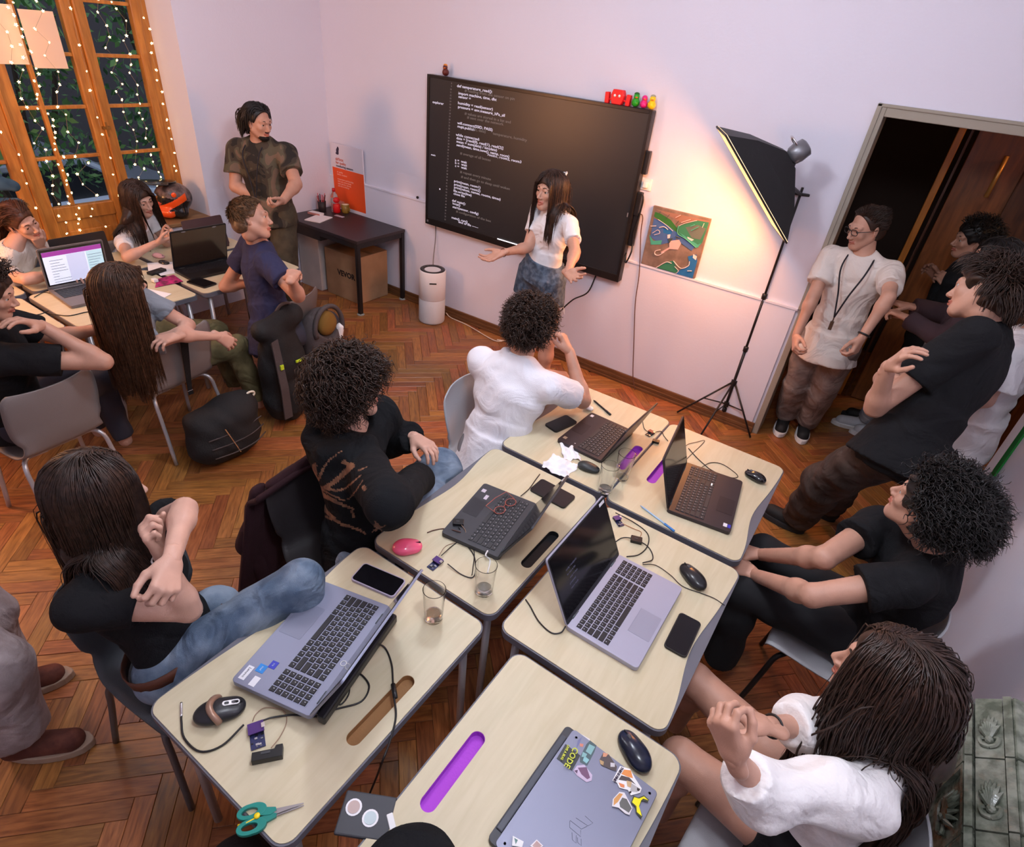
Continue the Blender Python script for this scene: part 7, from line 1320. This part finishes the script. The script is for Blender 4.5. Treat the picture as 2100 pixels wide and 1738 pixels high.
# ---- scissors
c = Zp(545, 1677, TZ + .004); dr = _n(Zp(610, 1655, TZ + .004) - Zp(525, 1680, TZ + .004)); nn = V3(-dr[1], dr[0], 0); R = np.stack([dr, nn, UP], 1); t = thing('scissors', 'scissors with teal handles and a yellow pivot at the near table corner', 'scissors', Zp(550, 1674, TZ + .0005), R=R)
t.scale = (.78, .78, .9)
TEAL = mat('teal_plastic', (.01, .22, .18), .35)
for s_ in (-1, 1):
    plate('blade', [[(-.01, -.008 * s_), (.105, .001 * s_), (.106, .004 * s_), (.02, .011 * s_), (-.01, .010 * s_)][::s_]], .0014, mat('blade_steel', (.35, .33, .34), .3, .9), t, z=.006 + .0016 * s_)
    cx_, cy_ = -.052, .022 * s_; out = [(cx_ + .036 * math.cos(a) + (.012 if math.cos(a) > 0 else 0), cy_ + .021 * math.sin(a)) for a in np.linspace(0, 6.283, 24, False)]; inn = [(cx_ + .025 * math.cos(a), cy_ + .012 * math.sin(a)) for a in np.linspace(0, 6.283, 20, False)][::-1]
    plate('handle', [out, inn], .009, TEAL, t, z=.0065, bevel=.0015); plate('handle_arm', [[(-.03, .004 * s_), (.008, -.004 * s_), (.026, .004 * s_), (.024, .014 * s_), (-.02, .026 * s_)][::s_]], .008, TEAL, t, z=.0065 + .001 * s_)
MB().lathe([(.009, 0), (.009, .004), (.006, .006), (0, .006)], (-.030, .002, .012), 16).obj('pivot', mat('yellow_plastic', (.85, .62, .01), .35), t, smooth=True); MB().tube([(-.085, -.006, .008), (-.06, -.008, .010), (-.035, -.002, .011)], .003, 6).obj('spring_tab', mat('yellow_plastic', ()), t, smooth=True)
# ---- pens, earbud case, tissues, papers
def pen(label, a, b, m, cap, r=.004, z=TZ): 
    A, B = Zp(*a, z + r), Zp(*b, z + r); d = _n(B - A); t = thing('pen', label, 'pen', A, group='pens on the far tables'); L_ = np.linalg.norm(B - A); MB().tube([(0, 0, 0), d * L_ * .08, d * L_ * .9, d * L_], [r * .3, r, r, r * .7], 8).obj('barrel', m, t, smooth=True); MB().tube([d * L_ * .72, d * L_ * 1.0], r * 1.25, 8).obj('cap', cap, t, smooth=True)
pen('transparent blue ballpoint pen on the far right table', (1313, 1037), (1383, 1090), mat('pale_blue', (.35, .5, .7), .2), mat('blue_cap', (.05, .22, .6), .3)); pen('black pen by the earbud case on the far left table', (1217, 821), (1252, 851), BLACKP, BLACKP, .005)
c = Zp(1208, 838, TZ + .01); o = thing('earbud_case', 'white rounded earbud case beside the elbow on the far left table', 'earbud case', V3(c[0], c[1], TZ)); V, F = volume([elli((0, 0, .012), (.026, .020, .012))], .0035); npobj('case', V, F, mat('glossy_white', (.8, .8, .8), .15), None).parent = o; MB().b(-.02, .02, -.0205, -.0185, .013, .014).obj('lid_line', mat('grey_mark', ()), o)
def tissue(label, u, v, sx, sy, seed, z=TZ):
    c = Zp(u, v, z); r = np.random.default_rng(seed); n = 22; V = []; ph = r.uniform(0, 6.28, 6)
    for i in range(n):
        for j in range(n):
            a, b = i / (n - 1) * 2 - 1, j / (n - 1) * 2 - 1; k = 1 - .18 * abs(math.sin(3 * math.atan2(b, a) + ph[0])); z_ = .006 + .009 * math.sin(5 * a + 3 * b + ph[1]) + .007 * math.sin(9 * b - 4 * a + ph[2]) + .004 * math.sin(15 * a + ph[3]); V.append((a * sx * k, b * sy * k, max(.001, z_ * (1.15 - .5 * max(abs(a), abs(b))))))
    F = [(i * n + j, (i + 1) * n + j, (i + 1) * n + j + 1, i * n + j + 1) for i in range(n - 1) for j in range(n - 1)]; o = MB().add(V, F).obj('tissue', PAPER, smooth=True, label=label, cat='tissue', group='crumpled tissues'); o.location = (c[0], c[1], z); o.modifiers.new('s', 'SOLIDIFY').thickness = .0008; return o
tissue('crumpled white tissue against the black laptop', 1168, 925, .085, .045, 3).rotation_euler = (0, 0, -.9); tissue('flat crumpled white tissue beside the dark grey mouse', 1148, 958, .075, .07, 8)
def sheet(label, p4, z, m=PAPER, nm='sheet_of_paper', cat='paper', group='papers on the window tables'):
    P = [Zp(u, v, z) for u, v in p4]; q = [p + V3(0, 0, .0015) for p in P]; return MB().add(P + q, [(3, 2, 1, 0), (4, 5, 6, 7), (0, 1, 5, 4), (1, 2, 6, 5), (2, 3, 7, 6), (3, 0, 4, 7)]).obj(nm, m, label=label, cat=cat, group=group)
sheet('white paper beside the long-haired girl, nearest the table edge', [(300, 592), (352, 603), (318, 622), (300, 618)], TZ + .001); sheet('lined white sheet in front of the navy boy laptop', [(302, 540), (378, 536), (382, 556), (330, 566), (304, 556)], TZ + .001)
sheet('magenta and black printed card in the window group', [(322, 573), (356, 564), (376, 578), (318, 590)], TZ + .0035, mat('magenta_print', (.10, .01, .04), .5, col2=(.55, .02, .18), vscale=22), 'printed_card', 'card')
t = thing('white_charger', 'small white charger cube on the magenta card', 'charger', Zp(318, 578, TZ + .006)); MB().b(-.02, .02, -.015, .015, 0, .02).obj('cube', WHITEP, t, bevel=.003); MB().b(-.006, .006, .015, .022, .006, .014).obj('prong', CHROME, t)
t = thing('stapler', 'black flat case next to the long-haired girl face', 'case', Zp(322, 560, TZ)); MB().box((0, 0, .01), (.05, .12, .02), rotz(.2)).obj('case', BLACKP, t, bevel=.004); MB().box((0, .03, .021), (.03, .02, .002), rotz(.2)).obj('clasp', DGREY, t)
mouse('pale pink mouse under the hand in the window group', 325, 524, (.9, .3), mat('pale_pink_gloss', (.7, .4, .42), .25), .09, .055, .03, wheel=False); mouse('small dark mouse on the papers in the window group', 336, 537, (.9, .3), mat('mouse_gloss', ()), .08, .05, .025, wheel=False)
# ---- motocross helmet on the sill
HB = mat('helmet_black', (.015, .013, .014), .25, coat=.5); HO = mat('helmet_orange', (.95, .10, .012), .3, coat=.4); HG = mat('helmet_grey', (.20, .13, .12), .35, col2=(.03, .02, .02), vscale=22)
t = thing('motocross_helmet', 'black, grey and fluorescent orange motocross helmet on the window sill', 'helmet', (-5.06, 2.64, .80), 0); fwd = _n(V3(-.35, -1, 0)); rt = _n(np.cross(fwd, UP))
def Hl(x_, y_, z_): return rt * x_ + fwd * y_ + UP * z_
Rm = np.stack([rt, fwd, UP], 1)
V, F = volume([(elli(Hl(0, -.01, .155), (.118, .140, .120), Rm), .03), (cone(Hl(-.085, .05, .055), Hl(0, .175, .06), .040, .032), .03), (cone(Hl(.085, .05, .055), Hl(0, .175, .06), .040, .032), .03), (cone(Hl(-.07, -.04, .05), Hl(.07, -.04, .05), .05), .04)], .006, subs=[elli(Hl(0, .16, .145), (.088, .12, .050), Rm), elli(Hl(0, .0, -.02), (.085, .11, .08), Rm)], ksub=.006)
q = (Rm.T @ V.T).T; cc = q[F].mean(1); mi = np.where(cc[:, 2] > .165 + .25 * cc[:, 1], 2, 0); mi[(np.abs(cc[:, 2] - .125 + .5 * (cc[:, 1] - .02)) < .028) & (cc[:, 1] > -.09)] = 1; mi[(cc[:, 1] > .02) & (cc[:, 2] < .075)] = 1
o = npobj('shell', V, F, [HB, HO, HG], None, mi); o.parent = t
V, F = volume([(cone(Hl(-.07, .03, .27), Hl(-.06, .23, .285), .018, .010, UP, .4), .02), (cone(Hl(.07, .03, .27), Hl(.06, .23, .285), .018, .010, UP, .4), .02), (cone(Hl(0, .0, .28), Hl(0, .24, .295), .06, .05, UP, .12), .03)], .006); npobj('peak', V, F, HB, None).parent = t
V, F = volume([elli(Hl(0, .02, .145), (.085, .09, .045), Rm)], .008); npobj('lining', V, F, DARKB, None).parent = t
for s_ in (-1, 1): MB().ell(Hl(s_ * .115, .0, .2), (.008, .02, .02), Rm).obj('peak_screw', HO, t, smooth=True)
# ---- bags
BAGB = mat('bag_black_nylon', (.009, .009, .010), .75, bump=.6, bscale=120); BAGG = mat('bag_grey_nylon', (.07, .055, .055), .8, bump=.5, bscale=160)
t = thing('shoulder_bag', 'black shoulder bag hanging from the brown chair back, resting near the floor', 'bag', (-2.93, 1.55, 0)); o0 = V3(-2.93, 1.55, 0)
V, F = volume([(elli((0, 0, .24), (.13, .22, .15), rotx(.15)), .05), (elli((.01, -.02, .13), (.14, .23, .12)), .05), (cone((-.02, -.15, .30), (-.02, .15, .31), .07, .08), .04)], .010, fold=.006, ff=1.0, seed=3); npobj('bag_body', V, F, BAGB, None).parent = t
for k in range(3): MB().tube(smoothpts([(.135 - .015 * k, -.17, .12 + .055 * k), (.160 - .02 * k, -.05, .12 + .055 * k), (.160 - .02 * k, .08, .125 + .055 * k), (.12 - .01 * k, .18, .13 + .055 * k)], 4), .004, 6).obj('seam', BAGG, t, smooth=True)
MB().tube([(.14, -.08, .29), (.15, -.02, .10)], .003, 5).obj('zip', CHROME, t); a = Zp(375, 690, .81) - o0; b = Zp(387, 800, .42) - o0; mb = MB()
for s_ in (0,): mb.add([a + V3(0, -.02, 0), a + V3(0, .025, 0), b + V3(.01, .012, 0), b + V3(.01, -.012, 0), a + V3(.004, -.02, .003), a + V3(.004, .025, .003), b + V3(.016, .012, 0), b + V3(.016, -.012, 0)], [(0, 1, 2, 3), (7, 6, 5, 4), (0, 4, 5, 1), (1, 5, 6, 2), (2, 6, 7, 3), (3, 7, 4, 0)])
mb.obj('strap', BAGB, t); MB().box(b + V3(.012, 0, -.01), (.012, .035, .03)).obj('buckle', CHROME, t, bevel=.003)
MB().tube([V3(.02, .18, .36) + V3(0, .03 * math.cos(q), .018 * math.sin(q)) for q in np.linspace(0, 6.283, 16, False)], .007, 6, closed=True).obj('handle_ring', mat('cream', ()), t, smooth=True)
# backpack on the navy boy's chair
o0 = V3(-2.98, 2.13, 0); t = thing('backpack', 'big grey and black backpack with a yellow loop hanging on the navy boy chair', 'backpack', o0)
V, F = volume([(elli((0, -.10, .42), (.12, .16, .30)), .05), (elli((.02, -.12, .20), (.11, .15, .18)), .05), (cone((0, -.22, .70), (0, .02, .74), .06, .07), .05)], .011, fold=.005, seed=6); npobj('pack_body', V, F, BAGB, None).parent = t
V, F = volume([(elli((.0, .22, .52), (.10, .15, .20)), .05), (elli((.0, .24, .30), (.10, .14, .16)), .05)], .010, subs=[elli((.08, .24, .64), (.09, .10, .11))], fold=.004, seed=9); npobj('side_pocket', V, F, BAGG, None).parent = t
arc = [V3(.07, .24 + .115 * math.cos(q), .60 + .15 * math.sin(q)) for q in np.linspace(-.3, math.pi + .3, 18)]; MB().tube(arc, .016, 8).obj('opening_rim', BAGG, t, smooth=True)
V, F = volume([elli((.045, .24, .62), (.05, .075, .085))], .009, fold=.003, seed=2); npobj('mustard_sleeve', V, F, mat('mustard_cloth', (.20, .10, .015), .85), None).parent = t
MB().add([(.11, -.235, .66), (.11, -.19, .67), (.14, -.18, .35), (.13, -.17, .12), (.13, -.23, .12), (.14, -.235, .35), (.12, -.235, .67), (.12, -.19, .68), (.15, -.18, .35), (.14, -.17, .12), (.14, -.23, .12), (.15, -.235, .35)], [(0, 1, 2, 5), (5, 2, 3, 4), (6, 11, 8, 7), (11, 10, 9, 8), (0, 6, 7, 1), (1, 7, 8, 2), (2, 8, 9, 3), (3, 9, 10, 4), (4, 10, 11, 5), (5, 11, 6, 0)]).obj('strap', BAGG, t)
[MB().box(c_, d_).obj('yellow_loop', mat('neon_yellow', (.55, .75, .03), .5), t) for c_, d_ in (((.145, -.205, .50), (.01, .022, .03)), ((.13, -.06, .49), (.01, .06, .014)))]; V, F = volume([cone((.05, .33, .50), (.06, .34, .57), .030, .028)], .007); npobj('white_bottle_top', V, F, WHITEP, None).parent = t
MB().tube(smoothpts([(-.02, -.1, .76), (0, -.06, .82), (0, 0, .82), (-.02, .04, .76)], 5), .010, 8).obj('top_handle', BAGG, t, smooth=True)
# maroon jacket on the hooded person's chair
o0 = V3(-1.66, 1.10, 0); t = thing('jacket', 'dark maroon jacket draped over the chair behind the hooded person', 'jacket', o0); MAR = mat('maroon_cloth', (.028, .006, .010), .9, bump=.4, bscale=180)
n = 26; G = []
for i in range(n):
    for k in range(n):
        a, b = i / (n - 1), k / (n - 1); z_ = .82 - .62 * b; y_ = (a - .5) * (.36 + .14 * b) - .05 * b; fo = math.sin(a * 17 + 2 * b) * .016 * b + math.sin(a * 9 - 3 * b + 1) * .02 * b; G.append((-.035 * min(1, b * 8) - .05 * b + fo + (.03 if b < .05 else 0), y_, z_ - .03 * abs(a - .5) * (1 - b) - .05 * b * math.sin(a * 6 + 1)))
o = MB().add(G, [(i * n + k, (i + 1) * n + k, (i + 1) * n + k + 1, i * n + k + 1) for i in range(n - 1) for k in range(n - 1)]).obj('cloth', MAR, t, smooth=True); o.modifiers.new('s', 'SOLIDIFY').thickness = .018
V, F = volume([(cone((-.03, -.13, .76), (-.07, -.20, .50), .038, .042, (1, 0, 0), .7), .03), (cone((-.07, -.20, .50), (-.06, -.15, .26), .042, .036, (1, 0, 0), .7), .03)], .010, fold=.004, seed=14); npobj('sleeve', V, F, MAR, None).parent = t
V, F = volume([cone((.01, -.10, .80), (.01, .12, .82), .022, .024)], .008); npobj('collar', V, F, MAR, None).parent = t
# black fleece and small stickered laptop at the lower edge
c = Zp(838, 1790, .78); t = thing('fleece_jacket', 'black fleece jacket heaped across the front end of the two near tables', 'jacket', V3(c[0], c[1], TZ)); V, F = volume([(elli((0, 0, .04), (.115, .11, .055)), .04), (elli((.05, -.05, .04), (.12, .12, .05)), .04), (elli((.0, -.13, .04), (.15, .12, .05)), .04), (cone((-.04, -.02, .05), (.07, -.05, .05), .035, .03), .03)], .009, fold=.005, seed=18, subs=[cone((-.5, 0, -.5), (.5, 0, -.5), .501)], ksub=.003)
npobj('cloth', V, F, HOOD, None).parent = t
c = Zp(520, 1738, .62); t = thing('black_rucksack', 'black rucksack standing under the near left table corner by the scissors', 'bag', V3(c[0], c[1] - .05, 0)); V, F = volume([(elli((0, 0, .34), (.15, .14, .26)), .05), (elli((.02, -.03, .15), (.15, .14, .14)), .05)], .012, fold=.006, seed=28); npobj('bag_body', V, F, BAGB, None).parent = t; MB().tube(smoothpts([(-.04, 0, .58), (-.02, 0, .64), (.03, 0, .64), (.05, 0, .58)], 4), .010, 8).obj('top_handle', BAGB, t, smooth=True)
c = Zp(787, 1650, TZ + .01); t = thing('tablet_case', 'dark stickered case with a white corner peeking out behind the fleece jacket', 'case', V3(c[0] + .01, c[1] - .03, TZ - .035)); R_ = rotz(.5); MB().box((-.03, -.01, .03), (.13, .10, .012), R_).obj('case', DGREY, t, bevel=.004)
for dx, dy, cc_ in ((-.035, .012, (.5, .38, .35)), (.012, -.006, (.5, .6, .62))): MB().lathe([(.020, 0), (.020, .001)], R_ @ V3(dx, dy, .0362) + V3(-.03, -.01, 0), 18).obj('sticker', PAPER, t); MB().lathe([(.015, 0), (.015, .001)], R_ @ V3(dx, dy, .0375) + V3(-.03, -.01, 0), 18).obj('sticker_art', mat('art_%d' % int(cc_[0] * 9 + cc_[2] * 99), cc_, .5), t)
MB().box(V3(.035, .012, .034), (.05, .016, .012), rotz(-.55)).obj('white_corner', WHITEP, t, bevel=.002)
# ---- papers taped on the window, string lights, things outside
WP = mat('paper_lamplit_orange', (.90, .60, .42), .8, emit=(1, .5, .25), estr=0)  # orange lamplight put into the colour of the white sheets
for i, (ya, yb, za, zb) in enumerate(((2.01, 2.215, 1.84, 2.17), (1.80, 1.985, 1.86, 2.19))):
    MB().b(XN + .031, XN + .033, ya, yb, za, zb).obj('taped_paper', WP, label=['white paper sheet taped to the right half of the door glass', 'white paper sheet taped to the left half of the door glass'][i], cat='paper', group='papers taped on the door glass')
star = MB(); P = [((.012 if i % 2 == 0 else .005) * math.cos(math.pi * i / 5 + .3), (.012 if i % 2 == 0 else .005) * math.sin(math.pi * i / 5 + .3)) for i in range(10)]; star.prism(P, -.002, .002, T=lambda q: V3(q[2], q[0], q[1])); SM = star.mesh('star_light', mat('star_glow', (1, .8, .5), .5, emit=(1, .72, .32), estr=9)); SW = mat('light_wire', (.35, .25, .15), .5)
r = random.Random(12); X0 = XN + .085
def yat(u, v): return Xp(u, v, X0)
strs = [('star string lights down the post between door and right window', 2.30, .10, 2.45, 16, .012), ('star string lights in the left half of the door glass', 1.88, .35, 2.45, 30, .05), ('dense star string lights down the middle of the door', 1.965, .62, 2.45, 46, .035), ('star string lights in the right half of the door glass', 2.10, .78, 2.3, 20, .05), ('star string lights in the left part of the right window', 2.50, .95, 2.45, 22, .04), ('star string lights in the middle of the right window', 2.62, .95, 2.45, 24, .04), ('star string lights on the right window frame', 2.80, 1.1, 2.45, 16, .02), ('star string lights left of the door leaf', 1.70, 1.0, 2.45, 12, .03), ('star string lights at the left edge of the picture', 1.50, .9, 2.4, 12, .05)]
for lab, y_, z0, z1, n_, jit in strs:
    t = thing('string_lights', lab, 'string lights', (X0, y_, 0), group='star string lights at the window'); pts = []
    for i in range(n_):
        z_ = z0 + (z1 - z0) * (i + r.uniform(-.3, .3)) / n_; p = (r.uniform(-.01, .02), r.uniform(-jit, jit), z_); pts.append(p); o = bpy.data.objects.new('star_light', SM); COL.objects.link(o); o.parent = t; o.location = p; o.rotation_euler = (r.uniform(-3, 3), r.uniform(-.5, .5), r.uniform(-.6, .6)); o.scale = (1,) + (r.uniform(.55, 1.0),) * 2
    MB().tube([(0, 0, 2.9)] + pts[::-1], .0009, 4).obj('wire', SW, t)
o = MB().b(-14, XN - .3, -8, 10, -.6, -.5).obj('garden_ground', mat('garden_soil', (.03, .03, .025), .9), kind='structure')
LEAFM = [mat('leaf_%d' % i, c, .45) for i, c in enumerate(((.04, .12, .035), (.08, .22, .06), (.16, .34, .09)))]
for k, (cy, cx_, rad, hh, n_) in enumerate(((2.15, -6.55, .80, 2.6, 2300), (3.80, -6.55, .80, 2.9, 2200), (.50, -6.55, .80, 2.8, 1600))):
    t = thing('garden_shrub', ['leafy garden shrub behind the glass door', 'leafy garden shrub behind the right window', 'leafy garden shrub behind the left door leaf'][k], 'shrub', (cx_, cy, -.5)); mb = MB()
    rr_ = np.random.default_rng(k); 
    for i in range(n_):
        a = rr_.uniform(0, 6.28); q = rad * math.sqrt(rr_.uniform(.1, 1)); z_ = rr_.uniform(1.3, hh + 1); c = V3(q * math.cos(a) * .6, q * math.sin(a), z_); d = _n(rr_.normal(size=3) + V3(.3, 0, -.4)); e = _n(np.cross(d, rr_.normal(size=3))); L_ = rr_.uniform(.05, .12); mb.add([c, c + d * L_ * .5 + e * L_ * .22, c + d * L_, c + d * L_ * .5 - e * L_ * .22], [(0, 1, 2, 3)], int(rr_.integers(0, 3)))
    mb.obj('leaves', LEAFM, t, kind='stuff'); tr = MB()
    for i in range(5): a = 1.25 * i; tr.tube([(0, 0, 0), (.15 * math.cos(a), .2 * math.sin(a), 1.2), (.35 * math.cos(a), .6 * math.sin(a), hh)], [.05, .035, .012], 6)
    tr.obj('branches', mat('bark', (.05, .035, .025), .9), t)
st(MB().b(-9.2, -9.0, -6, 9, -.5, 4.5), 'wall_garden', mat('garden_wall', (.05, .04, .04), .9))
# parked car seen low through the glass
t = thing('parked_car', 'silver car parked in the yard, seen low through the door glass', 'car', (-8.1, 2.4, -.495)); CP = mat('car_silver', (.45, .48, .55), .25, .6, coat=.5)
prof = [(-2.0, .35), (-1.95, .75), (-1.2, .90), (-.7, 1.30), (.6, 1.34), (1.2, .98), (1.95, .85), (2.0, .35)]; MB().prism(prof, -.8, .8, T=lambda q: V3(q[2], q[0], q[1])).obj('body', CP, t, bevel=.05)
MB().prism([(-1.1, .92), (-.66, 1.24), (.56, 1.28), (1.08, .96)], .79, .82, T=lambda q: V3(q[2], q[0], q[1])).obj('side_window', GLOSS, t); MB().b(.80, .83, -1.9, 1.9, .62, .68).obj('door_trim', CHROME, t)
for yy_ in (-1.25, 1.25): MB().lathe([(.32, -.1), (.33, .1), (.2, .11), (0, .11)], (.72, yy_, .32), 24, roty(math.pi / 2)).obj('wheel', DARKB, t, smooth=True)
# blue denim jacket hung on the door frame at the left edge
c = Xp(12, 378, XN + .22); t = thing('denim_jacket', 'blue denim jacket hanging at the left edge above the reddish-haired girl', 'jacket', c); V, F = volume([(cone((0, -.16, .06), (0, .04, -.02), .055, .045, (1, 0, 0), .5), .05), (cone((0, -.18, -.10), (0, .02, -.14), .06, .05, (1, 0, 0), .5), .05), (cone((-.05, -.10, .06), (-.18, -.10, .10), .015, .015), .03)], .009, fold=.006, seed=9); npobj('cloth', V, F, mat('slate_denim', (.03, .07, .11), .85, col2=(.07, .13, .18), vscale=9), None).parent = t
V, F = volume([cone((0, -.12, .10), (0, -.02, .06), .018, .018)], .008); npobj('collar', V, F, mat('slate_denim', ()), None).parent = t
